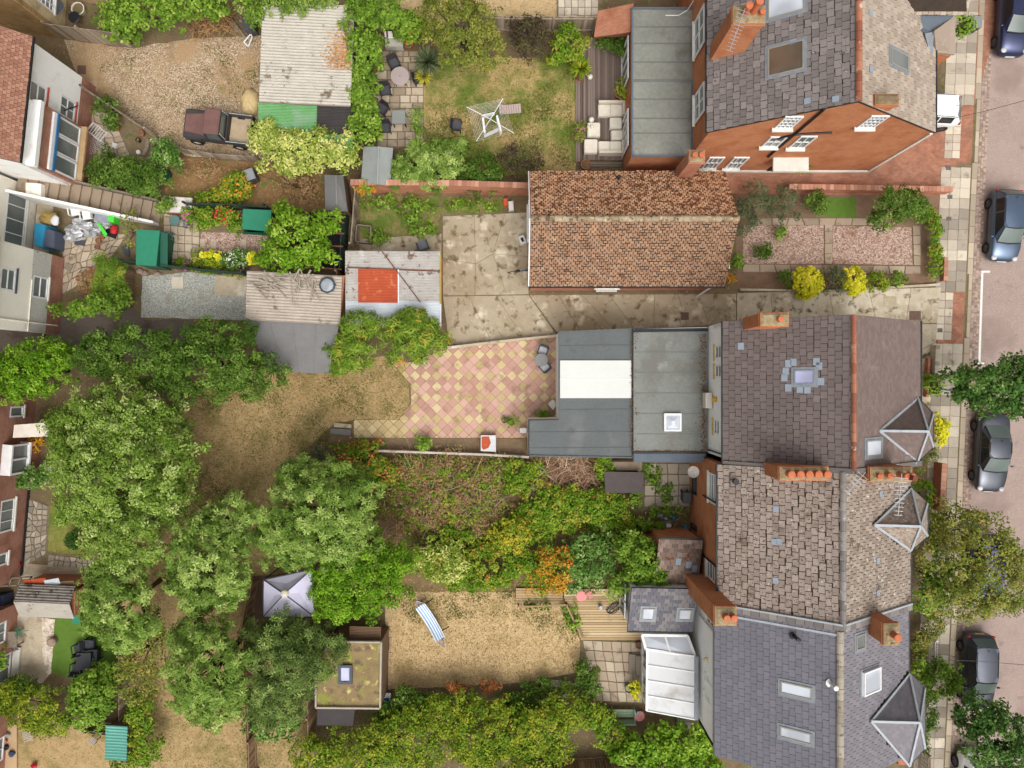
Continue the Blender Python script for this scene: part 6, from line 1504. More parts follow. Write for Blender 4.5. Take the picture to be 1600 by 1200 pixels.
# upper patio set
round_table('round mauve garden table on the sandstone patio', 628, 127, .53, mat('mauve_tabletop', (172, 156, 152), (160, 146, 142), 2, .5, .05))
armchair('dark rattan armchair above the round mauve table', 617, 103, R(25), mf=RATT); armchair('dark rattan armchair half hidden under the spiky yucca', 655, 127, R(100))
armchair('dark rattan armchair left of the round mauve table', 604, 145, R(8)); armchair('dark rattan armchair beside the white pot ring', 600, 174, R(-35)); armchair('dark rattan armchair beside the square grey table', 604, 203, R(0)); armchair('lone dark rattan armchair standing on the upper lawn', 714, 200, R(84))
for o in [o for o in bpy.data.objects if o.name.startswith('garden_armchair')]: o['group'] = 'dark rattan chairs of the upper garden'
SQ = thing('square_table', 'square grey glass topped table on sandstone patio', 'table', P(626, 190)); lpart(MB().box(-.38, .38, -.38, .38, .68, .72), 'tabletop', mat('grey_green_top', (140, 144, 138), (128, 132, 126), 2, .3, .05), SQ, bevel=.012)
for sx in (-.33, .33):
    for sy in (-.33, .33): lpart(MB().beam((sx, sy, 0), (sx, sy, .68), .05), 'leg', RATT, SQ)
BQ = thing('storage_bench', 'pale storage bench with dark red stripes on patio', 'bench', P(618, 70)); lpart(MB().box(-.5, .5, -.35, .1, 0, .55), 'box_body', mat('pale_grey_wood', (192, 186, 176), (170, 164, 152), 4), BQ, bevel=.01)
lpart(MB().hexa([(-.5, .1, .5), (.5, .1, .5), (.5, .38, .5), (-.5, .38, .5)], [(-.5, .1, .6), (.5, .1, .6), (.5, .36, .85), (-.5, .36, .85)]), 'lid', plain('white_lid', (232, 228, 222), .6), BQ)
for x in (-.35, 0, .35): lpart(MB().hexa([(x - .05, .12, .6), (x + .05, .12, .6), (x + .05, .35, .83), (x - .05, .35, .83)], [(x - .05, .12, .63), (x + .05, .12, .63), (x + .05, .35, .86), (x - .05, .35, .86)]), 'stripe', plain('dark_red', (128, 44, 44), .7), BQ)
pot('terracotta pot beside the striped storage bench', 640, 73, .26, .45, TERR2); pot('white rimmed round planter by the ivy fence', 588, 161, .24, .4, plain('white_pot', (222, 214, 200), .6)); pot('grey planter under the small patio yucca', 596, 109, .24, .35, ROOFF)
yucca('large spiky blue green yucca above the patio chairs', 669, 97, 1.6, 1.0, 220, 'rosem', w=.09); yucca('lower yellowing yucca half over the patio chair', 662, 120, .9, .6, 100, 'golden', w=.08)
yucca('small bright yucca in grey planter', 593, 102, .6, .5, 60, 'hedge', w=.05); yucca('bright yellow green yucca beside the patio fence', 586, 208, .8, .65, 120, 'hedge', w=.08); yucca('spiky yucca beside the rounded green shrub', 652, 232, 1.6, .75, 130, 'lime', w=.08)
yucca('bright green yucca in red pot on the deck edge', 907, 108, .9, .75, 170, 'hedge', .22, w=.09); pot('red and black pot under the deck yucca', 905, 124, .18, .4, plain('red_pot', (186, 66, 44), .5))
plant('potted_shrub', 'small pale potted shrub by the patio edge', 'plant', [(651, 182, .5, 8, 8, .3)], 'lime'); plant('potted_shrub', 'green potted shrub below white ball on patio', 'plant', [(651, 204, .5, 7, 7, .3)], 'ivy')
tag(MB().blob(P(652, 193, .4), .11, .11, .11, 12, 8, 0).build('white_ball', plain('white_globe', (228, 222, 206), .5)), 'small white ball between patio pots', 'ball')
# rotary dryer with washing
RD = thing('rotary_dryer', 'rotary clothes dryer with white washing on lawn', 'dryer', P(766, 187)); c = P(766, 184, 1.75); AL = plain('dryer_metal', (206, 200, 194), .4, .3)
MB().tube([Vector((c.x, c.y, 0)), c], .025, 8).build('pole', AL, RD); ends = [P(*p, 1.9) for p in ((729, 167), (786, 154), (803, 208), (744, 221))]
for e in ends: MB().tube([c - Vector((0, 0, .2)), e], .02, 6).build('arm', UPVC, RD)
for i in range(4):
    ln = MB(); a, b = ends[i], ends[(i + 1) % 4]
    for t in np.linspace(.4, .98, 8): ln.tube([c.lerp(a, t), c.lerp(b, t)], .004, 3)
    ln.build('washing_line', UPVC, RD)
for (a, b, ln_) in (((752, 180), (770, 176), .5), ((775, 181), (781, 205), .6), ((756, 210), (778, 200), .55), ((753, 184), (756, 208), .6)):
    A, B_ = P(*a, 1.75), P(*b, 1.75); s_ = Vector((.1, .04, 0)); tag(MB().hexa([A - Vector((0, 0, ln_)), B_ - Vector((0, 0, ln_)), B_ + s_ - Vector((0, 0, ln_ * .8)), A + s_ - Vector((0, 0, ln_ * .8))], [A, B_, B_ + s_, A + s_]).build('washing', plain('white_laundry', (236, 236, 240), .9)), {752: 'white washing on the upper side of rotary dryer', 775: 'white washing on the right side of rotary dryer', 756: 'white washing on the lower side of rotary dryer', 753: 'white washing on the left side of rotary dryer'}[a[0]], 'washing', 'washing on the rotary dryer')
LN = thing('sun_lounger', 'pinkish folding lounger beside the rotary dryer', 'lounger', P(797, 174), rz=R(6)); 
for i in range(9): lpart(MB().box(-.62 + i * .14, -.5 + i * .14, -.26, .26, .3, .34 if i > 2 else .34 + (3 - i) * .06), 'slat', mat('mauve_fabric', (190, 168, 160), (176, 154, 148), 4), LN)
for sx in (-.5, .5):
    for sy in (-.24, .24): lpart(MB().beam((sx, sy, 0), (sx, sy, .3), .03), 'leg', AL, LN)
# deck seating
def sofa(label, x0, y0, x1, y1, backs, seats=1, z=.22, name='outdoor_sofa', cat='sofa'):
    """module given by its pixel rectangle; backs: sides with a backrest"""
    a, b = P(x0, y1, z + .4), P(x1, y0, z + .4); w, h = b.x - a.x, b.y - a.y; r = thing(name, label, cat, Vector(((a.x + b.x) / 2, (a.y + b.y) / 2, z)))
    lpart(MB().box(-w / 2, w / 2, -h / 2, h / 2, .02, .26), 'base', CREAM, r, bevel=.02)
    bt = .14; L_, R_, T_, B2 = ('l' in backs) * bt, ('r' in backs) * bt, ('t' in backs) * bt, ('b' in backs) * bt
    for i in range(seats):
        u0 = -w / 2 + L_ + (w - L_ - R_) * i / seats; u1 = -w / 2 + L_ + (w - L_ - R_) * (i + 1) / seats
        lpart(MB().box(u0 + .01, u1 - .01, -h / 2 + B2 + .01, h / 2 - T_ - .01, .265, .40), 'cushion', CREAMC, r, bevel=.035)
    if R_: lpart(MB().box(w / 2 - bt, w / 2, -h / 2, h / 2, .262, .66), 'backrest', CREAM, r, bevel=.02)
    if T_: lpart(MB().box(-w / 2, w / 2 - R_ - .004, h / 2 - bt, h / 2, .262, .66), 'backrest', CREAM, r, bevel=.02)
    if B2: lpart(MB().box(-w / 2, w / 2 - R_ - .004, -h / 2, -h / 2 + bt, .262, .66), 'backrest', CREAM, r, bevel=.02)
    for sx in (-w / 2 + .05, w / 2 - .05):
        for sy in (-h / 2 + .05, h / 2 - .05): lpart(MB().box(sx - .03, sx + .03, sy - .03, sy + .03, 0, .019), 'foot', BLACK, r)
    return r
sofa('cream two seat corner sofa at the top of deck group', 935, 159, 976, 181, 'tr', 2); sofa('cream single seat with back beside the wing wall', 955, 203, 977, 218, 'r', 1); sofa('cream two seat sofa at the bottom of deck group', 935, 220, 975, 241, 'br', 2)
sofa('cream square stool in the middle of deck seating', 953, 183, 972, 201, '', 1, name='outdoor_stool', cat='stool'); sofa('cream footstool left of the bottom deck sofa', 913, 217, 934, 239, '', 1, name='outdoor_stool', cat='stool'); sofa('low cream table with white lamps on the deck', 918, 191, 938, 213, '', 1, name='coffee_table', cat='table')
for (x, y, z, l) in ((924, 187, .55, 'white globe lamp on the low cream table'), (925, 198, .72, 'small white globe lamp beside the larger one on cream table'), (922, 120, .4, 'white globe lamp on the deck beside the yucca')):
    t = thing('globe_lamp', l, 'lamp', P(x, y, z) - Vector((0, 0, .1))); MB().blob(P(x, y, z), .16 if y < 190 else .1, .16 if y < 190 else .1, .16 if y < 190 else .1, 14, 9, 0).build('globe', plain('white_globe', (228, 222, 206), .5), t, smooth=True); MB().lathe(P(x, y, z) - Vector((0, 0, .18)), [(.08, 0), (.06, .04)], 12).build('base', GREYF, t)
pot('large terracotta pot with lime plant on deck', 967, 150, .3, .45, TERR2, z=.22); plant('potted_shrub', 'lime green potted plant beside brick wing wall', 'plant', [(973, 141, .9, 9, 13, .35)], 'hedge', lmul=1.3)
pot('terracotta pot below the dark deck corner', 914, 260, .27, .4, TERR2); pot('cream flower pot at left deck edge', 906, 206, .25, .3, plain('white_pot', (222, 214, 200), .6))
LEAF['pink'] = dict(m=leaf_mat('petal_pink', [(0, (190, 70, 120)), (.5, (214, 110, 160)), (1, (236, 170, 200))], .1, .85), L=.09, W=.09, rc=.15, dens=600, k=1)
LEAF['redf'] = dict(m=leaf_mat('petal_red', [(0, (190, 40, 40)), (.6, (216, 70, 60)), (1, (234, 120, 90))], .1, .85), L=.09, W=.09, rc=.15, dens=600, k=1)
LEAF['white'] = dict(m=leaf_mat('petal_white', [(0, (200, 206, 160)), (1, (240, 240, 226))], .1, .85), L=.09, W=.09, rc=.15, dens=600, k=1)
plant('flowering_plant', 'pink and purple flowers spilling over left deck edge', 'plant', [(907, 202, .5, 8, 8, .25), (905, 215, .4, 7, 6, .25)], 'hedge', extra=('pink', .35))
# weedy yard and concrete yard things
armchair('old grey garden chair beside the red roofed shed', 662, 386, R(200), mf=ANTH, mc=mat('grey_seat', (132, 136, 138), (112, 116, 118), 4), name='garden_chair')
CRT = thing('timber_crate', 'open weathered timber planter in the weedy plot', 'crate', P(571, 368)); cp = [P(560, 354), P(582, 356), P(582, 382), P(558, 380)]
for i in range(4): MB().beam(cp[i] + Vector((0, 0, .25)), cp[(i + 1) % 4] + Vector((0, 0, .25)), .06, .5).build('side_board', WOODB, CRT)
MB().beam(P(550, 372, .4), P(572, 392, .1), .07, .05).build('loose_board', WOODB, CRT)
tag(MB().prism([P(786, 312), P(793, 311), P(794, 323), P(787, 324)], 0, .3, .02).build('paint_tub', plain('orange_lid', (206, 92, 52), .5)), 'orange lidded tub by bungalow corner', 'tub')
tag(MB().prism([P(794, 316), P(802, 315), P(803, 330), P(795, 331)], 0, .25, .02).build('white_tub', plain('white_box', (226, 224, 218), .5)), 'white tub beside the orange lidded tub', 'tub')
BX = thing('letter_box', 'white box with dark slot beside bungalow gable', 'box', P(816, 377)); lpart(MB().box(-.18, .18, -.25, .25, 0, .45), 'box_body', MATS['white_box'], BX, bevel=.02); lpart(MB().box(-.07, .07, -.12, .12, .452, .46), 'slot', BLACK, BX); BX.rotation_euler = (0, 0, R(20))
# bicycle leaning by the bungalow
BI = thing('bicycle', 'dark blue bicycle leaning at the bungalow corner', 'bicycle', P(816, 426), rz=R(8)); BLU = plain('bike_blue', (60, 84, 104), .4)
for x in (-.5, .5): 
    w = MB(); pts = [(x + .33 * math.cos(a), .05, .34 + .33 * math.sin(a)) for a in np.linspace(0, 2 * math.pi, 21)]; w.tube(pts, .02, 6, caps=False); lpart(w, 'wheel', BLACK, BI)
fm = MB()
for a, b in (((-.5, .05, .34), (-.15, .02, .34)), ((-.15, .02, .34), (-.25, .0, .85)), ((-.25, 0, .8), (.35, 0, .82)), ((-.15, .02, .34), (.35, 0, .75)), ((.5, .05, .34), (.36, 0, .9)), ((-.5, .05, .34), (-.25, 0, .8))): fm.tube([a, b], .018, 6)
lpart(fm, 'frame', BLU, BI); lpart(MB().box(-.38, -.14, -.07, .07, .86, .91), 'saddle', BLACK, BI, bevel=.02); lpart(MB().tube([(.34, -.28, .95), (.37, 0, .92), (.34, .28, .95)], .016, 6), 'handlebar', BLACK, BI)
# patio table and chairs on the diamond paving
round_table('small round grey table on the diamond patio', 845, 563, .38, mat('mesh_grey', (140, 140, 138), (124, 124, 122), 8, .5, .1), .7, legs=3, hole=False)
PGR = mat('pale_grey_seat', (196, 196, 200), (178, 178, 184), 4)
armchair('grey garden chair above the small round patio table', 848, 548, R(-20), 'pair of patio chairs', ANTH, PGR, .9, name='garden_chair'); armchair('grey garden chair below the small round patio table', 851, 574, R(220), 'pair of patio chairs', ANTH, PGR, .9, name='garden_chair')
tag(MB().prism([P(855, 631), P(863, 623), P(871, 631), P(863, 641)], .045, .5, .03).build('white_cube_seat', plain('white_box', (226, 224, 218), .5)), 'white cube seat against the flat roofed extension', 'seat')
CH = thing('metal_chest', 'pale metal chest with peeling orange lid by rail', 'chest', P(763, 692)); cq = [P(751, 680, .5), P(775, 680, .5), P(775, 706, .5), P(751, 705, .5)]
MB().prism(cq, 0, .46).build('chest_body', GREYF, CH); MB().prism(cq, .461, .5, .01).build('lid', plain('pale_lid', (206, 206, 204), .5), CH); MB().prism([P(752.5, 682, .5), P(764, 682, .5), P(767, 692, .5), P(763, 700, .5), P(755, 703, .5), P(752.5, 699, .5)], .502, .508).build('paint_patch', REDO, CH)
tag(MB().prism([P(812, 668), P(823, 668), P(823, 676), P(812, 676)], .0, .4, .02).build('white_planter', MATS['white_box']), 'small white planter beside the step corner', 'planter')
pot('small black pot at the right patio edge', 788, 656, .16, .3, BLACK); plant('potted_shrub', 'green weed growing at the patio corner', 'plant', [(850, 650, .25, 10, 6, .2)], 'ivy'); plant('potted_shrub', 'thin plant beside black pot on patio', 'plant', [(800, 657, .25, 10, 5, .2)], 'ivy')
STP = thing('stone_step', 'two rough stone blocks at the patio path end', 'step', P(536, 668)); MB().prism([P(523, 660), P(550, 663), P(550, 669), P(522, 667)], 0, .14, .02).build('block', CONC_P, STP); MB().prism([P(517, 669), P(549, 671), P(549, 681), P(516, 677)], 0, .1, .02).build('block', ROOFF, STP)
# dry lawn: hammock
HM = thing('hammock', 'blue and white striped hammock on dark stand', 'hammock', P(672, 973)); ha, hb = P(650, 938, .95), P(694, 1011, .95); d = (hb - ha).normalized(); s = Vector((-d.y, d.x, 0)); Lh = (hb - ha).length
ST_C = [plain('hammock_white', (232, 236, 240), .9), plain('hammock_blue', (138, 170, 206), .9)]
for i in range(9):
    q = MB(); w = .62; u0, u1 = -w / 2 + w * i / 9, -w / 2 + w * (i + 1) / 9
    for j in range(10):
        t0, t1 = .14 + .72 * j / 10, .14 + .72 * (j + 1) / 10
        def pt(t, u): sag = -.45 * (1 - ((t - .5) / .5) ** 2) + .25 * (u / .31) ** 2 * .5; return ha.lerp(hb, t) + s * u + Vector((0, 0, sag))
        q.quad(pt(t0, u0), pt(t0, u1), pt(t1, u1), pt(t1, u0))
    q.build('stripe', ST_C[i % 2], HM)
for e, t in ((ha, .14), (hb, .86)):
    q = MB()
    for i in range(10):
        u = -.31 + .62 * i / 9; p = ha.lerp(hb, t) + s * u + Vector((0, 0, -.45 * (1 - ((t - .5) / .5) ** 2) + .25 * (u / .31) ** 2 * .5)); q.tube([e, p], .01, 3)
    q.build('cords', plain('mauve_cord', (176, 160, 170), .9), HM)
st_ = MB(); A0, B0 = Vector((ha.x, ha.y, 0)), Vector((hb.x, hb.y, 0)); st_.tube([ha, A0.lerp(B0, .12) + Vector((0, 0, .1)), A0.lerp(B0, .2) + Vector((0, 0, .04)), A0.lerp(B0, .8) + Vector((0, 0, .04)), A0.lerp(B0, .88) + Vector((0, 0, .1)), hb], .025, 8)
for t in (.2, .8): q = A0.lerp(B0, t); st_.tube([q - s * .6 + Vector((0, 0, .025)), q + s * .6 + Vector((0, 0, .025))], .025, 6)
st_.build('stand', BLACK, HM)
# lower terrace: bench, tables, pots
GB = thing('garden_bench', 'pale green slatted bench on the stone terrace', 'bench', P(972, 1110)); GBM = plain('sage_paint', (142, 168, 138), .6)
for i in range(5): lpart(MB().box(-.62, .62, .38 - .09 * i - .2, .445 - .09 * i - .2, .42, .445), 'seat_slat', GBM, GB)
for i in range(13): lpart(MB().hexa([(-.6 + i * .1, -.32, .46), (-.54 + i * .1, -.32, .46), (-.54 + i * .1, -.30, .46), (-.6 + i * .1, -.30, .46)], [(-.6 + i * .1, -.42, .82), (-.54 + i * .1, -.42, .82), (-.54 + i * .1, -.40, .82), (-.6 + i * .1, -.40, .82)]), 'back_slat', GBM, GB)
lpart(MB().box(-.66, .66, -.45, -.39, .82, .89), 'back_rail', GBM, GB)
for x in (-.66, .61):
    lpart(MB().box(x, x + .05, -.4, .3, .6, .65), 'armrest', GBM, GB)
    for y in (-.36, .24): lpart(MB().box(x, x + .05, y, y + .05, 0, .6), 'leg', GBM, GB)
PNK = plain('pink_metal', (222, 138, 134), .5)
round_table('small pink table beside the green bench', 997, 1113, .29, PNK, .5, legs=3, hole=False); tag(MB().lathe(P(997, 1113, .51), [(.09, 0), (.12, .1), (.1, .14)], 12).build('glass_vase', LEAD), 'grey vase standing on small pink table', 'vase')
round_table('round pink table on the bleached deck', 907, 927, .30, PNK, .6, legs=3, z=.17, hole=False)
PC = thing('folding_chair', 'pink slatted folding chair beside pink deck table', 'chair', P(921, 925, .17), rz=R(40))
for i in range(5): lpart(MB().box(-.2, .2, -.2 + i * .085, -.145 + i * .085, .42, .44), 'slat', PNK, PC)
for i in range(3): lpart(MB().box(-.2, .2, .22 + .02 * i, .24 + .02 * i, .55 + i * .1, .62 + i * .1), 'back_slat', PNK, PC)
for x in (-.2, .18):
    for y in (-.2, .2): lpart(MB().beam((x, y, 0), (x, y, .42 if y < 0 else .82), .025), 'leg', PNK, PC)
pot('black tub of green water beside the conservatory', 982, 1072, .25, .35, BLACK, plain('pond_green', (128, 136, 56), .3)); pot('terracotta pot at the terrace left edge', 930, 1045, .14, .25, TERR2); pot('small terracotta pot below the terrace left edge', 931, 1056, .12, .22, TERR2); pot('pale pot near the bench left end', 936, 1104, .1, .2, plain('white_pot', (222, 214, 200), .6)); pot('second pale pot near the bench left end', 936, 1113, .11, .2, TERR2)
pot('deep red planter at the conservatory corner', 997, 1005, .2, .35, plain('maroon_pot', (120, 56, 54), .5))
tag(MB().lathe(P(938, 947, .17), [(.12, 0), (.12, .3), (.09, .32)], 14).build('metal_lantern', LEAD_L), 'small silver lantern on the bleached deck', 'lantern')
hs = MB(); rr = random.Random(4); ctr = P(960, 950, .19); pts = [ctr + Vector((.36 * math.cos(a * 1.0) * (1 + .3 * math.sin(a * 2.3)), .3 * math.sin(a * 1.1), .02 + .01 * (i % 7))) for i, a in enumerate(np.linspace(0, 22, 90))]; hs.tube(pts, .022, 5); tag(hs.build('garden_hose', plain('hose_blue', (44, 58, 74), .5)), 'dark coiled hose on the bleached deck', 'hose')
AC2 = thing('air_conditioner', 'grey outdoor unit below the conservatory', 'unit', P(1066, 1128)); lpart(MB().box(-.35, .35, -.2, .25, 0, .6), 'casing', GREYF, AC2, bevel=.02); lpart(MB().lathe((0, .02, .602), [(.17, 0), (.17, .01)], 16), 'fan_grille', ANTH, AC2)
tag(MB().prism([P(596, 1083), P(612, 1083), P(612, 1102), P(596, 1101)], .0, .55, .02).build('blue_crate', plain('crate_blue', (36, 92, 140), .5)), 'blue crate with white lid beside garden room', 'crate'); tag(MB().prism([P(600, 1083, .6), P(611, 1083, .6), P(611, 1091, .6), P(600, 1091, .6)], .552, .6, .02).build('crate_lid', MATS['white_box']), 'white lid lying on blue crate', 'lid')
# bins
def bin_(label, px, py, w, l, h, m, lid, rz=0.0, name='wheelie_bin'):
    t = thing(name, label, 'bin', P(px, py), rz=rz); lpart(MB().hexa([(-w * .4, -l * .4, .04), (w * .4, -l * .4, .04), (w * .4, l * .4, .04), (-w * .4, l * .4, .04)], [(-w / 2, -l / 2, h - .06), (w / 2, -l / 2, h - .06), (w / 2, l / 2, h - .06), (-w / 2, l / 2, h - .06)]), 'bin_body', m, t)
    lpart(MB().hexa([(-w * .53, -l * .53, h - .06), (w * .53, -l * .53, h - .06), (w * .53, l * .55, h - .06), (-w * .53, l * .55, h - .06)], [(-w * .48, -l * .46, h), (w * .48, -l * .46, h), (w * .48, l * .5, h + .02), (-w * .48, l * .5, h + .02)]), 'lid', lid, t, bevel=.01)
    for x in (-w * .36, w * .36): lpart(MB().tube([(x - .03, l * .42, .1), (x + .03, l * .42, .1)], .1, 12), 'wheel', BLACK, t)
    lpart(MB().tube([(-w * .4, l * .6, h - .02), (w * .4, l * .6, h - .02)], .015, 6), 'handle', BLACK, t); return t
BIND = plain('dark_grey_plastic', (74, 76, 80), .5)
bin_('dark grey bin beside the asbestos shed corner', 397, 50, .6, .65, 1.0, BIND, BIND, R(10)); bin_('grey wheelie bin in the dry leafy bed', 400, 280, .5, .6, 1.0, BIND, plain('light_grey_plastic', (136, 138, 142), .5), R(20)); bin_('teal wheelie bin at the end of small gabled shed', 136, 958, .5, .6, 1.0, GREEND, GREENB); bin_('dark bin standing in the weedy paved court', 1068, 774, .45, .6, .9, BIND, BIND)
bin_('blue grey bin by the front garden at top right', 1510, 48, .5, .6, 1.0, BIND, plain('light_grey_plastic', (136, 138, 142), .5))
CMP = thing('compost_bin', 'round dark green compost bin tipped by shrub', 'bin', P(258, 274)); lpart(MB().lathe((0, 0, 0), [(.42, 0), (.4, .1), (.33, .65), (.28, .72), (.02, .76)], 18), 'bin_body', GREEND, CMP); lpart(MB().lathe((0, 0, .74), [(.2, 0), (.2, .06), (.05, .08)], 16), 'lid', GREENB, CMP)
# black furniture on the artificial lawn
BT = thing('garden_table', 'black rectangular table on the artificial lawn', 'table', P(142, 1026)); lpart(MB().box(-.42, .42, -.48, .48, .66, .72), 'tabletop', mat('black_wicker', (62, 64, 70), (48, 50, 54), 10, .7, .3), BT, bevel=.01)
for x in (-.36, .36):
    for y in (-.42, .42): lpart(MB().beam((x, y, 0), (x, y, .66), .06), 'leg', BLACK, BT)
for (x, y, a, l) in ((130, 1010, 190, 'black wicker chair above left of black lawn table'), (127, 1040, 175, 'black wicker chair below left of black lawn table'), (146, 1003, 90, 'black wicker chair at the top of black lawn table'), (155, 1018, -90, 'black wicker chair right of black lawn table')): armchair(l, x, y, R(a), 'black wicker chairs on artificial lawn', MATS['black_wicker'], MATS['black_wicker'], 1.0, name='wicker_chair')
tag(MB().lathe(P(85, 1001), [(.22, 0), (.26, .02), (.26, .3), (.2, .36)], 16).build('stone_stool', FLAG), 'round stone stool on pale pebble strip', 'stool')
BBQ = thing('work_table', 'old wooden table with green netting by brick house', 'table', P(27, 992)); lpart(MB().box(-.5, .5, -.45, .45, .7, .76), 'tabletop', WOODB, BBQ)
for x in (-.4, .4):
    for y in (-.38, .38): lpart(MB().beam((x, y, 0), (x, y, .7), .06), 'leg', WOODB, BBQ)
nt = MB(); rr = random.Random(8)
for i in range(26): p = P(31, 986, .82) + Vector((rr.uniform(-.3, .3), rr.uniform(-.25, .25), rr.uniform(0, .06))); nt.tube([p, p + Vector((rr.uniform(-.25, .25), rr.uniform(-.25, .25), rr.uniform(-.03, .05)))], .014, 4)
tag(nt.build('netting_heap', GREENB), 'tangle of green netting on the old wooden table', 'netting')
tag(MB().blob(P(22, 1013, .15), .35, .15, .15, 12, 6, .2, 3).build('grey_sack', ROOFF), 'grey sack lying beside the concrete terrace', 'sack')
for (x, y, a, l) in ((51, 1144, 15, 'slatted wooden chair on the corner lawn'), (151, 1152, -35, 'tipped small slatted stool on the corner lawn')):
    t = thing('slatted_chair', l, 'chair', P(x, y), rz=R(a)); sc = 1 if x < 100 else .7
    for i in range(6): lpart(MB().box(-.28 * sc, .28 * sc, (-.3 + i * .1) * sc, (-.235 + i * .1) * sc, .4, .43), 'slat', plain('bleached_timber', (176, 166, 150), .8), t)
    for sx in (-.25, .25):
        for sy in (-.25, .22): lpart(MB().beam((sx * sc, sy * sc, 0), (sx * sc, sy * sc, .4), .04), 'leg', WOODB, t)
tag(MB().prism([P(0, 1131), P(28, 1131), P(28, 1215), P(0, 1215)], .02, .1).build('wooden_terrace', mat('tan_terrace', (196, 166, 130), (176, 146, 112), 2)), 'tan terrace strip at lower left edge', 'terrace')
for (x, y, m, l) in ((10, 1148, GREYF, 'grey shoes heap on tan terrace'), (9, 1168, BLACK, 'black bag on the tan terrace'), (18, 1178, plain('navy_cloth', (70, 76, 100), .9), 'striped navy cushion on tan terrace'), (53, 1197, plain('bright_red', (196, 34, 44), .6), 'red toy at the bottom left edge'), (6, 1158, TERR2, 'small terracotta dish on tan terrace')): tag(MB().blob(P(x, y, .2), .2, .16, .12, 10, 6, .25, int(x)).build('bag' if 'bag' in l else 'garden_item', m), l, 'item')
# junk behind brick house, lower left
RC = thing('roof_panel_pile', 'red and white corrugated sheets leaning on shed', 'sheets', P(70, 913)); f, U, V = px_frame((40, 916), (74, 912), (42, 906), (1.5, 1.5, 1.6)); corr(RC, f, 0, U, 0, V, REDO, .08, .015, .02, 'red_sheet'); f, U, V = px_frame((72, 916), (95, 912), (80, 905), (1.5, 1.5, 1.6)); corr(RC, f, 0, U, 0, V, PALEB, .08, .015, .02, 'white_sheet'); f, U, V = px_frame((92, 918), (118, 916), (96, 908), (1.4, 1.4, 1.5)); MB().fbox(f, 0, U, 0, V, 0, .04).build('board', FENCE_B, RC); MB().prism([P(42, 916, 1.4), P(118, 918, 1.4), P(116, 908, 1.4), P(44, 907, 1.4)], 0, 1.35).build('lean_to_base', BR_RED, RC)
PLT = thing('old_window', 'open timber window frame lying by brick house', 'frame', P(15, 908)); 
for a, b in (((0, 905), (50, 901)), ((0, 916), (38, 914)), ((2, 903), (0, 918)), ((18, 902), (14, 917)), ((34, 902), (27, 916)), ((50, 901), (38, 915))): MB().beam(P(*a, .9), P(*b, .9), .07, .06).build('bar', WOODB, PLT)
tag(MB().prism([P(0, 925), P(22, 923), P(22, 945), P(0, 946)], 0, .8, .02).build('dark_cabinet', plain('navy_box', (50, 60, 84), .5)), 'dark blue cabinet against lower brick house', 'cabinet')
# red flowers pot by the brick house
pot('bright red pot beside brick house wall', 32, 880, .16, .3, plain('magenta_pot', (220, 26, 70), .5)); tag(MB().tube([P(26, 892, .05) + Vector((.32 * math.cos(a) * (1 - a * .008), .26 * math.sin(a), .02 + a * .004)) for a in np.linspace(0, 18.8, 60)], .025, 5).build('garden_hose', plain('hose_green', (40, 64, 50), .5)), 'coiled dark green hose by brick house', 'hose')
tag(MB().prism([P(79, 720), P(92, 720), P(93, 737), P(79, 737)], 0, .7, .03).build('white_cabinet', MATS['white_box']), 'white cabinet at edge of the pale green tree', 'cabinet')
# cream house yard: junk
JK = [('blue_tarpaulin', 'blue tarpaulin draped over grill cover', plain('sky_blue_tarp', (52, 152, 196), .6), [(53, 347), (72, 350), (66, 388), (52, 385)], .0, 1.05), ('grill_cover', 'dark blue grey grill cover beside blue tarpaulin', plain('slate_cover', (86, 92, 108), .7), [(65, 352), (87, 360), (85, 389), (62, 386)], .0, .95)]
for n_, l, m, q, z0, z1 in JK: tag(MB().prism([P(*p, z1) for p in q], z0, z1, .06).build(n_, m, bevel=.03), l, 'cover')
tag(MB().blob(P(78, 342, .5), .55, .42, .4, 14, 8, .15, 4).build('straw_sack', mat('straw_cloth', (186, 158, 92), (150, 124, 70), 6)), 'straw coloured sack beside blue tarpaulin', 'sack')
tag(MB().blob(P(86, 345, .75), .22, .3, .15, 12, 6, .1, 5).build('white_cushion', MATS['white_laundry']), 'white cushion on straw coloured sack', 'cushion')
SILV = mat('silver_tarp', (196, 196, 196), (150, 150, 152), 4, .35, .3, .3)
for k, (x, y, a, b, c) in enumerate(((116, 365, .55, .5, .3), (128, 352, .6, .4, .3), (143, 362, .5, .35, .25), (160, 352, .4, .3, .2))): tag(MB().blob(P(x, y, .2), a, b, c, 16, 8, .3, 10 + k).build('silver_tarpaulin', SILV, smooth=False), ['crumpled silver tarpaulin nearest the paved yard', 'crumpled silver tarpaulin below white side wall', 'crumpled silver sheet beside green plastic sheet', 'small silver sheet beside black mat'][k], 'tarpaulin', 'silver tarpaulins in cream house yard')
tag(MB().hexa([P(151, 347, .3), P(156, 349, .3), P(168, 366, .2), P(163, 370, .2)], [P(151, 347, .5), P(156, 349, .5), P(168, 366, .4), P(163, 370, .4)]).build('green_sheet', plain('lime_plastic', (70, 206, 50), .5)), 'bright green plastic sheet on the junk heap', 'sheet')
tag(MB().prism([P(178, 338), P(188, 340), P(187, 352), P(178, 350)], 0, .6, .02).build('green_box', MATS['lime_plastic']), 'bright green box with red bag beside wall', 'box')
tag(MB().blob(P(178, 359, .3), .18, .28, .14, 10, 6, .2, 3).build('red_bag', MATS['bright_red']), 'red bag on black mat in the junk yard', 'bag')
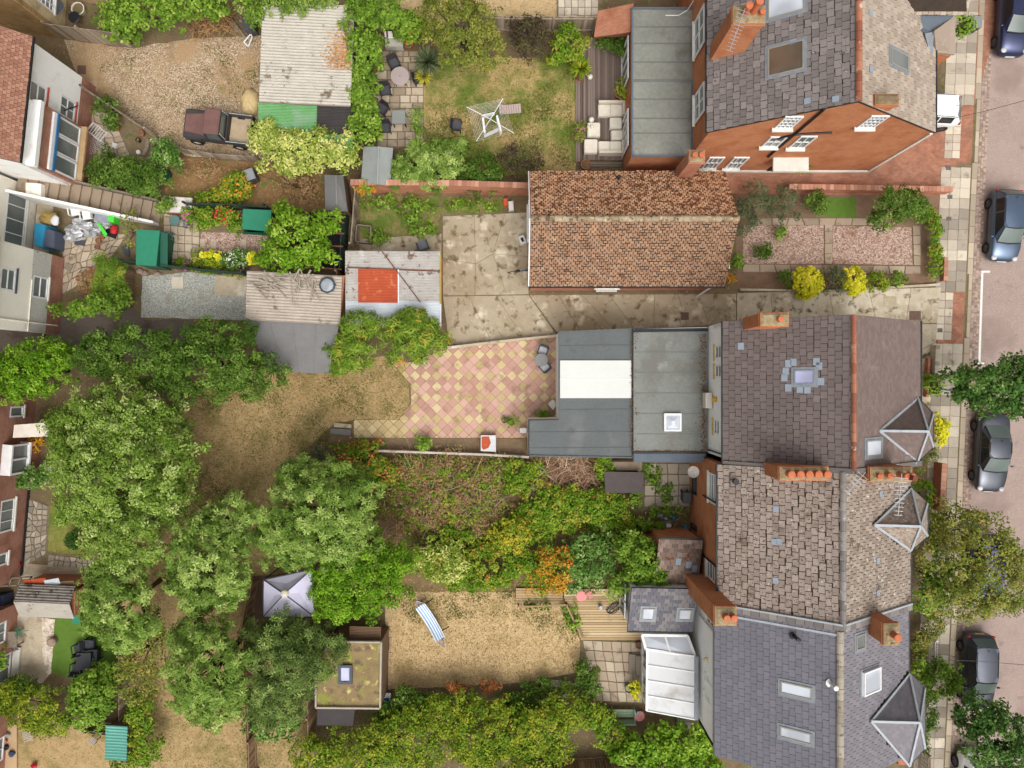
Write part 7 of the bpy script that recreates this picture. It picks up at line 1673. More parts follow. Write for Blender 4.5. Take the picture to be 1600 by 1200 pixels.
tag(MB().prism([P(168, 356), P(186, 360), P(182, 374), P(166, 368)], .06, .1).build('black_mat', DARK), 'black mat under the red bag', 'mat'); tag(MB().prism([P(190, 385), P(202, 384), P(204, 402), P(196, 398)], .06, .1).build('rubber_mat', ANTH), 'dark rubber mat beside green metal shed', 'mat')
tag(MB().prism([P(118, 376), P(135, 376), P(134, 384), P(118, 383)], .07, .11).build('doormat', BIND), 'black doormat below silver tarpaulin', 'mat')
for (x, y, l) in ((124, 332, 'white plastic chair nearest the cream house steps'), (142, 338, 'second white plastic chair below the steps')): armchair(l, x, y, R(10), 'white plastic chairs under steps', UPVC, UPVC, .95, name='plastic_chair')
SH = thing('wire_shelf', 'tilted grey wire shelf full of things', 'shelf', P(168, 342), rz=R(-12)); lpart(MB().box(-.5, .4, -.35, .35, .0, .4), 'box_body', mat('pale_grey_wood', (192, 186, 176), (170, 164, 152), 4), SH); lpart(MB().box(-.48, .38, -.3, .3, .402, .46), 'cloth', mat('grey_cloth', (150, 154, 168), (120, 122, 134), 6), SH)
for (x, y, r, l) in ((157, 377, .15, 'large terracotta pot in paved yard'), (155, 387, .13, 'small terracotta pot in paved yard'), (163, 372, .11, 'terracotta pot nearest the silver sheet')): pot(l, x, y, r, .28, TERR2)
tag(MB().prism([P(104, 411), P(116, 415), P(111, 425), P(102, 420)], .07, .11).build('loose_slab', SLAB), 'loose pale slab lying in paved yard', 'slab')
tag(MB().lathe(P(84, 444, .4), [(.16, 0), (.19, .25), (.17, .3)], 16).build('cream_tub', plain('cream_plastic', (222, 208, 160), .5)), 'round cream tub against brick strip', 'tub')
SK2 = thing('old_sink', 'white basin standing by the cream house', 'sink', P(86, 464)); lpart(MB().box(-.35, .35, -.25, .25, .0, .4), 'basin', MATS['white_box'], SK2, bevel=.04); lpart(MB().box(-.0, .25, -.15, .15, .402, .41), 'bowl', BIND, SK2)
# paved court with flowers
round_table('small dark green round table in paved court', 280, 348, .3, plain('teal_metal', (90, 124, 118), .5), .6, legs=3, hole=False)
armchair('small teal metal chair right of court table', 296, 351, R(-80), 'teal metal chairs of paved court', MATS['teal_metal'], MATS['teal_metal'], .65, name='metal_chair'); armchair('small teal metal chair beside green metal shed', 269, 371, R(90), 'teal metal chairs of paved court', MATS['teal_metal'], MATS['teal_metal'], .65, name='metal_chair')
WB = thing('rendered_planter', 'white rendered brick box at foot of steps', 'planter', P(276, 320)); MB().prism([P(255, 306, .8), P(300, 309, .8), P(299, 333, .8), P(254, 331, .8)], 0, .72).build('box_body', BR_RED, WB); MB().prism([P(255, 306, .8), P(300, 309, .8), P(299, 333, .8), P(254, 331, .8)], .721, .8, .02).build('top', mat('flaking_white', (226, 220, 212), (196, 186, 176), 4), WB)
tag(MB().prism([P(269, 433), P(287, 433), P(287, 451), P(269, 451)], .02, .06).build('loose_slab', plain('pale_slab', (212, 200, 180), .8)), 'square pale slab lying on blue grey gravel', 'slab'); tag(MB().prism([P(337, 431), P(386, 431), P(385, 464), P(336, 461)], .02, .08).build('concrete_pad', CONC_P), 'square concrete pad in front of corrugated shed', 'pad')
for k, (x, y) in enumerate(((218, 424), (226, 427), (246, 428))): tag(MB().blob(P(x, y, .12), .2, .15, .12, 10, 6, .2, k).build('boulder', mat('pinkish_stone', (170, 146, 132), (140, 120, 108), 4)), ['pink boulder at the gravel corner', 'second pink boulder beside trellis fence', 'stone beside dark green fence'][k], 'stone')
# L1 patio things
for k, (x, y) in enumerate(((128, 219), (125, 226), (122, 233), (120, 240))): pot(['topmost terracotta pot on the window ledge', 'second terracotta pot on the window ledge', 'third terracotta pot on the window ledge', 'lowest terracotta pot on the window ledge'][k], x, y, .13, .22, TERR2, z=1.0)
tag(MB().prism([P(110, 176), P(126, 180), P(124, 193), P(109, 190)], 0, .9, .03).build('white_cooler', plain('cream_panel', (226, 214, 200), .6)), 'cream cabinet against the white house', 'cabinet')
for (x, y, m, l) in ((108, 198, REDS, 'orange red bucket beside cream cabinet'), (131, 197, plain('yellow_plastic', (214, 160, 40), .5), 'yellow watering can on white house patio'), (131, 207, plain('pale_blue', (150, 176, 196), .5), 'pale blue crate on white house patio'), (120, 199, TERR2, 'brown basket beside cream cabinet')): tag(MB().lathe(P(x, y), [(.14, 0), (.17, .25), (.12, .28)], 12).build('bucket', m), l, 'bucket')
CHs = thing('airer', 'white metal clothes airer on white house patio', 'airer', P(163, 213), rz=R(-38)); q = MB()
for i in range(7): q.tube([(-.45 + i * .15, -.28, .75), (-.45 + i * .15, .28, .75)], .012, 4)
q.tube([(-.5, -.3, .75), (.5, -.3, .75), (.5, .3, .75), (-.5, .3, .75), (-.5, -.3, .75)], .018, 5); lpart(q, 'rack', UPVC, CHs)
for x in (-.4, .4):
    for y in (-.3, .3): lpart(MB().tube([(x, y, 0), (x * .6, y, .75)], .015, 5), 'leg', UPVC, CHs)
CHt = thing('wire_rack', 'silver wire rack with cloths on patio', 'rack', P(155, 230), rz=R(25)); q = MB(); rr = random.Random(2)
for i in range(9): q.tube([(-.5 + i * .125, -.4, .45), (-.5 + i * .125, .4, .45)], .012, 4); q.tube([(-.5, -.4 + i * .1, .44), (.5, -.4 + i * .1, .44)], .012, 4)
lpart(q, 'rack', AL, CHt)
for x in (-.45, .45):
    for y in (-.35, .35): lpart(MB().tube([(x, y, 0), (x, y, .45)], .018, 5), 'leg', AL, CHt)
tag(MB().prism([P(178, 224), P(186, 226), P(184, 234), P(178, 232)], .05, .2, .01).build('white_box', MATS['white_box']), 'small white box on white house patio', 'box')
tag(MB().prism([P(135, 225), P(141, 223), P(146, 235), P(139, 236)], .05, .3, .02).build('dark_crate', BIND), 'dark folded chair on white house patio', 'chair')
for (x, y, r, l) in ((184, 201, .22, 'terracotta pot in white house flower bed'), (224, 211, .16, 'small pot by the fence in flower bed'), (219, 221, .12, 'black pot by the fence in flower bed')): pot(l, x, y, r, .3, TERR2 if r > .14 else BLACK)
tag(MB().lathe(P(220, 240), [(.1, 0), (.12, .2), (.12, .3)], 14).build('white_bucket', MATS['white_box']), 'small white bucket beside log edging', 'bucket'); tag(MB().tube([P(231, 218, .1), P(230, 230, .1), P(224, 243, .1)], .13, 8).build('log_edging', WOODB), 'curved log lying beside the flower bed', 'log')
# top left: trampoline-like table, planter ring, junk
tag(MB().lathe(P(88, 11, .8), [(.42, 0), (.45, .03), (.4, .06)], 20).build('round_cover', BIND), 'dark round cover beside yellow brick wall', 'cover'); tag(MB().lathe(P(116, 27, .7), [(.3, 0), (.33, .03), (.28, .06)], 18).build('black_tub', BLACK), 'black tub behind the leaning fence', 'tub'); pot('white ringed planter behind the leaning fence', 127, 18, .36, .35, plain('white_pot', (222, 214, 200), .6))
tag(MB().prism([P(124, 0), P(185, -10), P(180, 8), P(140, 6)], .05, .5, .02).build('tan_board_stack', mat('tan_terrace', (196, 166, 130), (176, 146, 112), 2)), 'tan boards stacked above the ivy', 'boards')
SD = MB(); SD.blob(P(392, 160, .05), .55, .75, .35, 18, 9, .14, 6); tag(SD.build('sand_heap', mat('pale_sand', (222, 196, 146), (204, 176, 124), 5, .95, .5), smooth=True), 'pale heap of sand beside corrugated shed', 'sand heap')
WD = thing('timber_offcuts', 'pile of boards and white frame by dark bin', 'timber', P(372, 42))
for (a, b, w) in (((356, 33), (372, 50), .14), ((360, 28), (385, 62), .1), ((374, 32), (392, 40), .12)): MB().beam(P(*a, .3), P(*b, .25), w, .05).build('board', WOODB, WD)
for a, b in (((381, 66), (392, 53)), ((381, 66), (388, 73)), ((388, 73), (394, 58)), ((392, 53), (394, 58))): MB().beam(P(*a, .35), P(*b, .35), .06, .05).build('frame_bar', UPVC, WD)
# iron covers in the ground
def cover(label, x, y, w, h, m, z=.045): tag(MB().prism([P(x - w, y - h), P(x + w, y - h), P(x + w, y + h), P(x - w, y + h)], z - .02, z + .012, .01).build('manhole_cover', m), label, 'manhole cover')
IRON = mat('rusty_iron', (120, 92, 80), (98, 76, 68), 8, .7, .3); GRI = mat('grey_iron', (108, 106, 104), (88, 86, 84), 8, .6, .3)
cover('square rusty cover on the dusty gravel yard', 128, 109, 6.5, 6.5, IRON, .03); cover('brown square cover near the driveway entrance', 1429, 493, 9, 7, IRON, .065); cover('small brown drain cover in the concrete drive', 1070, 494, 6, 6, IRON, .065)
cover('pale square drain cover at drive entrance', 1390, 471, 10, 8, CONC_P, .062)
for (x, y, l) in ((1483.5, 308, 'upper grey meter cover in pavement by brick wall'), (1482, 342, 'lower grey meter cover in pavement by brick wall'), (1468, 516, 'grey meter cover at the brick crossing'), (1481, 263, 'grey meter cover below the upper crossing')): cover(l, x, y, 3.8, 3, GRI, .055)
# estate sign on a post by the street tree
SG = thing('sale_board', 'blue and white sign board on post by street tree', 'sign', P(1470, 606)); a, b = P(1474, 608, 2.9), P(1499, 613, 2.9); MB().tube([P(1470, 608), P(1474, 608, 3.2)], .04, 8).build('post', mat('ledge_timber', (190, 160, 118), (160, 128, 92), 3), SG)
MB().beam(a, b, .05, .6).build('board', plain('sign_blue', (70, 146, 196), .5), SG); MB().beam(a + Vector((0, .0, .36)), b + Vector((0, 0, .36)), .055, .12).build('header', UPVC, SG)
# junk heap in the court
for k, (x, y, m, w, l_) in enumerate(((1032, 806, 'pale_blue', .3, 'pale blue tub nearest the slab court'), (1041, 810, 'pale_blue', .22, 'second pale blue tub in rubbish heap'), (1051, 808, 'sky_blue_tarp', .26, 'sky blue crate in rubbish heap'), (1071, 826, 'sky_blue_tarp', .3, 'sky blue bucket against brick wall'), (1044, 820, 'white_box', .3, 'white box in rubbish heap'), (1025, 819, 'ochre_sill', .3, 'tan box in rubbish heap'))):
    tag(MB().prism([P(x - w * 14, y - w * 11, .3), P(x + w * 14, y - w * 10, .3), P(x + w * 13, y + w * 11, .3), P(x - w * 14, y + w * 12, .3)], 0, .25 + .07 * k, .03).build('rubbish_box', MATS[m]), l_, 'box')
rj = MB(); rr = random.Random(12)
for i in range(30): p = P(rr.uniform(1000, 1075), rr.uniform(798, 826), rr.uniform(.1, .5)); rj.beam(p, p + Vector((rr.uniform(-.7, .7), rr.uniform(-.3, .3), rr.uniform(-.05, .1))), .05, .04)
tag(rj.build('scrap_pile', mat('scrap_grey', (170, 166, 160), (96, 90, 84), 6)), 'scrap bars and tubes heaped along brick annexe', 'scrap'); tag(MB().tube([P(994, 825, .25) + Vector((.22 * math.cos(a), .22 * math.sin(a) * .5, 0)) for a in np.linspace(0, 6.2, 20)], .07, 8).build('rubber_ring', BLACK), 'small black tyre at end of scrap heap', 'tyre')
tag(MB().prism([P(1008, 832, 0), P(1074, 836, 0), P(1074, 841, 0), P(1004, 838, 0)], 0, 1.2).build('annexe_parapet', BR_OR), 'short orange brick wall above mossy annexe roof', 'wall')

for k, (a, b) in enumerate((((1470, 189), (1620, 152)), ((1425, 1030), (1640, 1042)))): tag(MB().tube([P(*a, 6.2), P(*a, 6.2).lerp(P(*b, 7.0), .5) - Vector((0, 0, .25)), P(*b, 7.0)], .014, 4).build('overhead_cable', BLACK), ['thin overhead cable crossing the street near the brick drive', 'thin overhead cable crossing the street over black hatchback'][k], 'cable')

TB = thing('plastic_tub', 'pale oval tub lid lying on the stick covered shed roof', 'tub', P(512, 446, 2.78)); lpart(MB().lathe((0, 0, 0), [(.44, 0), (.46, .1), (.40, .14), (.36, .1), (.01, .12)], 8), 'rim', ANTH, TB); lpart(MB().lathe((0, 0, .115), [(.34, 0), (.2, .03), (.01, .04)], 12), 'lid', mat('clear_lid', (176, 182, 186), (120, 126, 132), 3, .3, .1), TB)
# ================================================================== vehicles
TYRE = plain('tyre_rubber', (36, 35, 35), .85); RIM = plain('alloy_rim', (96, 98, 102), .4, .5); CARGL = glass('car_glass', (96, 108, 102), .05); LAMP = glass('headlamp', (206, 208, 206), .1); TAIL = glass('tail_lamp', (190, 22, 22), .15)
SIDEGL = glass('dark_side_glass', (36, 40, 40), .08)
def paint(name, c, k=None, m=.12, coat=.4):
    t = NT(name); t.b.inputs['Coat Weight'].default_value = coat; t.b.inputs['Coat Roughness'].default_value = .08; t.b.inputs['Specular IOR Level'].default_value = .5
    MATS[name] = t.done(t.ramp(t.noise(1.5, 3), [(.4, C4(c, k)), (.65, tuple(v * .9 for v in C4(c, k)[:3]) + (1,))]), .28, m if max(c) < 200 else 0.0); return MATS[name]
def car(label, px, py, rz, L, W, Ht, pm, style='hatch', z=-.1, roofm=None, name='parked_car', group='cars parked along the kerb'):
    r = thing(name, label, 'car', P(px, py, z), group, rz); w = W / 2; hl = L / 2
    suv = style == 'suv'; zb = .95 if not suv else 1.08
    if style == 'sedan': st = [(-1, .62, .62, .64), (-.97, .8, .8, .86), (-.9, .92, .9, .98), (-.7, .98, .92, 1.0), (-.4, 1, .93, .99), (0, 1, .92, .97), (.3, 1, .90, .97), (.55, .99, .86, .95), (.75, .96, .78, .87), (.9, .88, .68, .75), (.97, .75, .6, .64), (1, .58, .5, .52)]
    else: st = [(-1, .58, .62, .66), (-.985, .76, .8, .86), (-.94, .9, .92, .99), (-.7, .99, .95, 1.0), (-.3, 1, .95, 1.0), (.1, 1, .94, .99), (.4, 1, .92, 1.0), (.6, .99, .88, .97), (.78, .96, .8, .89), (.91, .88, .7, .77), (.97, .76, .6, .65), (1, .6, .5, .52)]
    if suv: st = [(a, b, c * 1.13, d * 1.13) for a, b, c, d in st]
    q = MB(); n = 0
    for (f, ww, zt, zc) in st:
        x = w * ww; y = hl * f
        ring = [(x * .9, y, .22), (x * .985, y, .38), (x, y, .62 * zt / .93), (x * .975, y, zt * .94), (x * .9, y, zt), (x * .6, y, zc), (0, y, zc + .015)]
        ring = ring + [(-a, b, c) for a, b, c in ring[-2::-1]]; n = len(ring); q.v += [Vector(p) for p in ring]
    for i in range(len(st) - 1):
        for k in range(n - 1): b = i * n; q._f((b + k, b + k + 1, b + n + k + 1, b + n + k))
        q._f((i * n + n - 1, i * n, (i + 1) * n, (i + 1) * n + n - 1))
    q._f(range(n)); q._f([len(q.v) - 1 - k for k in range(n)])
    body = lpart(q, 'body', pm, r, smooth=True)
    bm = bmesh.new(); bm.from_mesh(body.data); bmesh.ops.recalc_face_normals(bm, faces=bm.faces[:]); bm.to_mesh(body.data); bm.free()
    sb = body.modifiers.new('sub', 'SUBSURF'); sb.levels = 1; sb.render_levels = 1
    if style == 'sedan': yr0, yr1, yf1, yf0 = -.66 * hl, -.34 * hl, .12 * hl, .46 * hl
    else: yr0, yr1, yf1, yf0 = -.93 * hl, -.74 * hl, .14 * hl, .50 * hl
    zt = Ht; wb, wt = w * .90, w * .70
    base = [(-wb * .88, yr0, zb - .04), (wb * .88, yr0, zb - .04), (wb, yr0 * .8, zb - .04), (wb, yf0 * .7, zb - .04), (wb * .86, yf0, zb - .04), (-wb * .86, yf0, zb - .04), (-wb, yf0 * .7, zb - .04), (-wb, yr0 * .8, zb - .04)]
    topz = zt - .06; tp = [(-wt * .92, yr1, topz), (wt * .92, yr1, topz), (wt, yr1 + .12, topz), (wt, yf1 - .12, topz), (wt * .94, yf1, topz), (-wt * .94, yf1, topz), (-wt, yf1 - .12, topz), (-wt, yr1 + .12, topz)]
    lpart(MB().hexa(base, tp), 'cabin_pillars', pm, r)
    rf = MB(); nx, ny = 6, 7
    for j in range(ny + 1):
        for i in range(nx + 1):
            u, v = i / nx * 2 - 1, j / ny; y = yr1 - .05 + (yf1 - yr1 + .08) * v; e = 1 - .06 * (2 * v - 1) ** 4; rf.v.append(Vector((u * wt * 1.02 * e, y, zt - .055 * u * u - .04 * (2 * v - 1) ** 2)))
    for j in range(ny):
        for i in range(nx): a = j * (nx + 1) + i; rf._f((a, a + 1, a + nx + 2, a + nx + 1))
    lpart(rf, 'roof', roofm or pm, r, smooth=True)
    def pane(nm, c0, c1, c2, c3, bul, m=CARGL, off=(0, 0, 0)):
        g = MB(); k = 6; O = Vector(off)
        for j in range(3):
            for i in range(k + 1):
                u = i / k; a = Vector(c0).lerp(Vector(c1), u); b = Vector(c3).lerp(Vector(c2), u); p = a.lerp(b, j / 2) + O; p += Vector(bul) * (1 - (2 * u - 1) ** 2) ; g.v.append(p)
        for j in range(2):
            for i in range(k): a = j * (k + 1) + i; g._f((a, a + 1, a + k + 2, a + k + 1))
        lpart(g, nm, m, r, smooth=True)
    pane('windscreen', (-wb * .84, yf0 + .01, zb), (wb * .84, yf0 + .01, zb), (wt * .9, yf1 + .02, zt - .07), (-wt * .9, yf1 + .02, zt - .07), (0, .05, .01), off=(0, .015, .03))
    pane('rear_window', (wb * .82, yr0 + .05, zb + .02), (-wb * .82, yr0 + .05, zb + .02), (-wt * .88, yr1 + .0, zt - .08), (wt * .88, yr1, zt - .08), (0, -.04, .01), off=(0, -.02, .03))
    ym = (yf1 + yr1) / 2
    for s in (-1, 1):
        for (a0, a1, t0, t1) in ((yr0 * .78 + .1, ym - .04, yr1 + .14, ym - .04), (ym + .04, yf0 * .72, ym + .04, yf1 - .1)):
            c = [(s * (wb - .0), a0, zb + .01), (s * wb, a1, zb + .01), (s * wt, t1, zt - .11), (s * wt, t0, zt - .11)]
            pane('side_window', *c, (0, 0, 0), SIDEGL, off=(s * .018, 0, .0))
        for y in (-.62 * hl, .62 * hl):
            t = MB(); cx = s * (w - .1)
            rr_ = .315 if not suv else .35
            for k in range(20):
                pass
            prof = [(rr_ * .62, -.1), (rr_ * .95, -.1), (rr_, -.06), (rr_, .08), (rr_ * .94, .115), (rr_ * .66, .115)]
            b0 = len(t.v)
            for (rad, xo_) in prof:
                for k in range(20): a = 2 * math.pi * k / 20; t.v.append(Vector((cx + s * xo_, y + rad * math.cos(a), rr_ + rad * math.sin(a))))
            for i in range(len(prof) - 1):
                for k in range(20): k2 = (k + 1) % 20; t._f((b0 + i * 20 + k, b0 + i * 20 + k2, b0 + (i + 1) * 20 + k2, b0 + (i + 1) * 20 + k))
            wl_ = lpart(t, 'wheel', TYRE, r)
            d_ = MB(); b0 = len(d_.v); d_.v.append(Vector((cx + s * .07, y, rr_)))
            for k in range(20): a = 2 * math.pi * k / 20; d_.v.append(Vector((cx + s * (.112 if k % 4 < 2 else .085), y + rr_ * .66 * math.cos(a), rr_ + rr_ * .66 * math.sin(a))))
            for k in range(20): d_._f((0, 1 + k, 1 + (k + 1) % 20))
            lpart(d_, 'rim', RIM, wl_)
        m_ = MB(); m_.blob((s * (w + .07), yf0 * .72, zb + .02), .11, .06, .07, 10, 6, 0); lpart(m_, 'wing_mirror', pm, r, smooth=True)
        h_ = MB(); zz = .66 if not suv else .78
        h_.blob((s * w * .68, hl * .915, zz + .04), .17, .15, .07, 12, 6, 0); lpart(h_, 'headlight', LAMP, r, smooth=True)
        h_ = MB(); h_.blob((s * w * .78, -hl * .945, zb - .14), .13, .07, .1, 12, 6, 0); lpart(h_, 'tail_light', TAIL, r, smooth=True)
        lpart(MB().tube([(s * wt * .97, yr1 + .2, zt - .03), (s * wt * .97, yf1 - .25, zt - .03)], .014, 5), 'roof_trim', BLACK, r)
    lpart(MB().box(-.26, .26, hl * .985, hl * 1.0 + .012, .38, .49), 'number_plate', UPVC, r); lpart(MB().box(-.26, .26, -hl - .012, -hl * .985, .6, .71), 'number_plate', plain('plate_yellow', (226, 186, 50), .5), r)
    lpart(MB().tube([(-wb * .82, yf0 + .03, zb + .035), (0, yf0 + .1, zb + .06), (wb * .82, yf0 + .03, zb + .035)], .035, 6), 'cowl', BLACK, r); lpart(MB().tube([(-wt * .9, yf1 + .01, zt - .055), (0, yf1 + .05, zt - .03), (wt * .9, yf1 + .01, zt - .055)], .018, 5), 'screen_trim', BLACK, r); lpart(MB().tube([(-wt * .86, yr1, zt - .06), (0, yr1 - .04, zt - .04), (wt * .86, yr1, zt - .06)], .018, 5), 'screen_trim', BLACK, r)
    lpart(MB().box(-w * .5, w * .5, hl * .95, hl * .99, .52, .6), 'grille', BLACK, r)
    lpart(MB().tube([(0, yr1 + .18, zt - .03), (0, yr1 + .02, zt + .1)], .012, 5), 'aerial', BLACK, r)
    lpart(MB().tube([(-wb * .7, yf0 + .08, zb + .0), (wb * .1, yf0 + .1, zb + .03)], .012, 4), 'wiper', BLACK, r)
    return r
NAVY = paint('navy_car_paint', (52, 58, 92), m=.6); GREYB = paint('grey_blue_car_paint', (92, 108, 130), m=.7); GREYD = paint('dark_grey_car_paint', (76, 79, 87), m=.7); BLUE = paint('blue_car_paint', (44, 58, 120)); BLKP = paint('black_car_paint', (62, 66, 76), m=.6, coat=.2); WHT = paint('white_car_paint', (236, 238, 240))
car('navy car at top right corner of the street', 1572, 34, math.pi + RZK, 4.5, 1.8, 1.5, NAVY, 'suv'); car('grey blue hatchback parked above the white bay line', 1559, 356, math.pi + RZK * 1.2, 4.1, 1.72, 1.5, GREYB)
car('dark grey saloon half under the dark street tree', 1538, 704, math.pi + RZK, 4.6, 1.78, 1.45, GREYD, 'sedan'); car('blue car hidden under the olive street tree', 1529, 886, math.pi + RZK, 4.2, 1.75, 1.5, BLUE); car('black hatchback with red tail lights below olive tree', 1517, 1042, math.pi + RZK * .6, 4.3, 1.76, 1.5, BLKP); car('white car at bottom under the lower street tree', 1508, 1222, math.pi + RZK, 4.4, 1.78, 1.6, WHT, 'suv')
wc = car('white car parked on brick drive beneath slate eave', 1430, 180, R(90) + RZK, 4.2, 1.78, 1.6, WHT, 'suv', z=.03); wc['group'] = 'car on the drive'
# old pickup in the gravel yard
PK = thing('pickup_truck', 'old maroon and black pickup with open bed in gravel yard', 'pickup', P(352, 208), rz=R(-7)); MAR = mat('faded_maroon', (122, 88, 82), (104, 74, 70), 2, .6, .1); PBK = mat('dull_black_panel', (70, 66, 66), (56, 53, 54), 3, .6, .15); hl, w = 1.92, .80
lpart(MB().hexa([(-hl, -w, .5), (-.55, -w, .5), (-.55, w, .5), (-hl, w, .5)], [(-hl + .02, -w * .97, 1.06), (-.55, -w * .97, 1.1), (-.55, w * .97, 1.1), (-hl + .02, w * .97, 1.06)]), 'front_body', PBK, PK, bevel=.03)
lpart(MB().hexa([(-hl + .1, -w * .62, 1.07), (-.62, -w * .8, 1.105), (-.62, w * .8, 1.105), (-hl + .1, w * .62, 1.07)], [(-hl + .12, -w * .6, 1.13), (-.64, -w * .78, 1.17), (-.64, w * .78, 1.17), (-hl + .12, w * .6, 1.13)]), 'bonnet', MAR, PK, bevel=.02)
lpart(MB().box(-.55, .45, -w, w, .5, 1.12), 'cab_body', PBK, PK, bevel=.02); lpart(MB().hexa([(-.54, -w * .96, 1.121), (.44, -w * .96, 1.121), (.44, w * .96, 1.121), (-.54, w * .96, 1.121)], [(-.42, -w * .88, 1.84), (.42, -w * .88, 1.84), (.42, w * .88, 1.84), (-.42, w * .88, 1.84)]), 'cab_frame', PBK, PK)
lpart(MB().hexa([(-.46, -w * .92, 1.842), (.46, -w * .92, 1.842), (.46, w * .92, 1.842), (-.46, w * .92, 1.842)], [(-.4, -w * .84, 1.93), (.4, -w * .84, 1.93), (.4, w * .84, 1.93), (-.4, w * .84, 1.93)]), 'cab_roof', MAR, PK, bevel=.03)
lpart(MB().hexa([(-.56, -w * .88, 1.2), (-.53, -w * .88, 1.2), (-.53, w * .88, 1.2), (-.56, w * .88, 1.2)], [(-.46, -w * .8, 1.78), (-.43, -w * .8, 1.78), (-.43, w * .8, 1.78), (-.46, w * .8, 1.78)]), 'windscreen', CARGL, PK)
lpart(MB().box(.445, .465, -w * .8, w * .8, 1.2, 1.75), 'rear_window', CARGL, PK)
for s in (-1, 1): lpart(MB().hexa([(-.35, s * w * .965 - .01, 1.2), (.35, s * w * .965 - .01, 1.2), (.35, s * w * .965 + .01, 1.2), (-.35, s * w * .965 + .01, 1.2)], [(-.28, s * w * .9 - .01, 1.75), (.34, s * w * .9 - .01, 1.75), (.34, s * w * .9 + .01, 1.75), (-.28, s * w * .9 + .01, 1.75)]), 'side_window', CARGL, PK)
lpart(MB().box(.50, hl, -w, w, .5, .68), 'bed_floor', mat('tan_bed', (190, 170, 140), (166, 146, 118), 3), PK)
for (a, b, c, d) in ((.5, hl, -w - .03, -w + .05), (.5, hl, w - .05, w + .03), (.5, .57, -w + .051, w - .051), (hl - .07, hl, -w + .051, w - .051)): lpart(MB().box(a, b, c, d, .681, 1.12), 'bed_side', PBK, PK); 
for s in (-1, 1):
    lpart(MB().tube([(.55, s * w, 1.13), (hl - .03, s * w, 1.13)], .022, 6), 'bed_rail', LEAD_L, PK); lpart(MB().tube([(.52, s * w * .85, 1.1), (.5, s * w * .8, 1.85)], .025, 6), 'hoop', LEAD_L, PK)
    for x in (-1.35, 1.1):
        t = MB(); n = 18; b0 = 0; prof = [(.2, -.1), (.36, -.1), (.38, 0), (.36, .1), (.2, .1)]
        for (rad, o_) in prof:
            for k in range(n): a = 2 * math.pi * k / n; t.v.append(Vector((x + rad * math.cos(a), s * (w - .02) + s * o_, .38 + rad * math.sin(a))))
        for i in range(4):
            for k in range(n): k2 = (k + 1) % n; t._f((i * n + k, i * n + k2, (i + 1) * n + k2, (i + 1) * n + k))
        wl_ = lpart(t, 'wheel', TYRE, PK); q = MB(); q.v.append(Vector((x, s * (w + .07), .38))); 
        for k in range(n): a = 2 * math.pi * k / n; q.v.append(Vector((x + .2 * math.cos(a), s * (w + .06), .38 + .2 * math.sin(a))))
        for k in range(n): q._f((0, 1 + k, 1 + (k + 1) % n))
        lpart(q, 'rim', plain('cream_panel', (226, 214, 200), .6), wl_)
    lpart(MB().box(-hl + .15, -.9, min(s * w * .98, s * (w + .04)), max(s * w * .98, s * (w + .04)), .78, .98), 'wing', PBK, PK); lpart(MB().lathe((-hl + .02, s * w * .7, .75), [(.1, 0), (.1, .05)], 12), 'headlight', LAMP, PK)
lpart(MB().box(-hl - .1, -hl - .0, -w, w, .5, .62), 'bumper', LEAD, PK)
# ================================================================== trees, hedges, shrubs
def tree(label, blobs, kind, trunk=.16, **kw): return plant('garden_tree', label, 'tree', blobs, kind, trunk=trunk, limbs=14, **kw)
def shrub(label, blobs, kind, name='shrub', cat='shrub', **kw): return plant(name, label, cat, blobs, kind, **kw)
tree('tall pale green feathery tree beside the red brick house', [(205, 735, 5.0, 105, 95, 2.2), (185, 655, 4.8, 95, 62, 1.8), (205, 830, 4.2, 78, 70, 1.7), (265, 690, 4.2, 48, 60, 1.3), (125, 700, 4.0, 45, 70, 1.5), (255, 770, 3.8, 56, 60, 1.3), (150, 760, 4.0, 66, 80, 1.5), (195, 690, 4.8, 95, 70, 1.7)], 'lime', .2, dmul=1.0)
tree('dark green spreading tree above the main lawn', [(330, 570, 3.4, 95, 62, 1.6), (220, 560, 3.4, 85, 52, 1.6), (400, 590, 3.0, 50, 42, 1.4), (160, 555, 3.2, 45, 38, 1.3), (350, 525, 3.0, 55, 28, 1.2)], 'dark', .18, dmul=1.15)
tree('light green bushy tree at the alley corner', [(60, 578, 2.6, 62, 48, 1.3), (20, 590, 2.4, 40, 45, 1.2), (90, 560, 2.4, 40, 30, 1.1)], 'bright', .12)
tree('chestnut like whorled tree left of the lilac gazebo', [(336, 876, 4.2, 74, 84, 2.2), (368, 812, 3.8, 42, 48, 1.5), (308, 918, 3.6, 40, 42, 1.4)], 'whorl', .17, lump=.2)
tree('large whorled green tree above the lilac gazebo', [(507, 800, 4.6, 92, 86, 2.2), (462, 838, 4.0, 56, 56, 1.7), (550, 850, 3.8, 55, 48, 1.5), (480, 745, 3.6, 55, 38, 1.4)], 'whorl', .19, lump=.2)
tree('bright green round tree above the planted roof', [(562, 898, 3.6, 80, 70, 1.8), (600, 870, 3.0, 45, 40, 1.3), (528, 925, 3.0, 44, 42, 1.3)], 'bright', .15, dmul=1.1)
tree('whorled green tree beside the artificial lawn', [(194, 938, 3.8, 64, 68, 2.0), (172, 902, 3.3, 38, 34, 1.3), (205, 985, 3.2, 40, 32, 1.2)], 'whorl', .15, lump=.2)
tree('tall whorled tree at the lower left centre', [(328, 1042, 4.6, 70, 82, 2.3), (306, 996, 3.8, 38, 34, 1.4), (345, 1090, 3.6, 48, 42, 1.4)], 'whorl', .17, lump=.2)
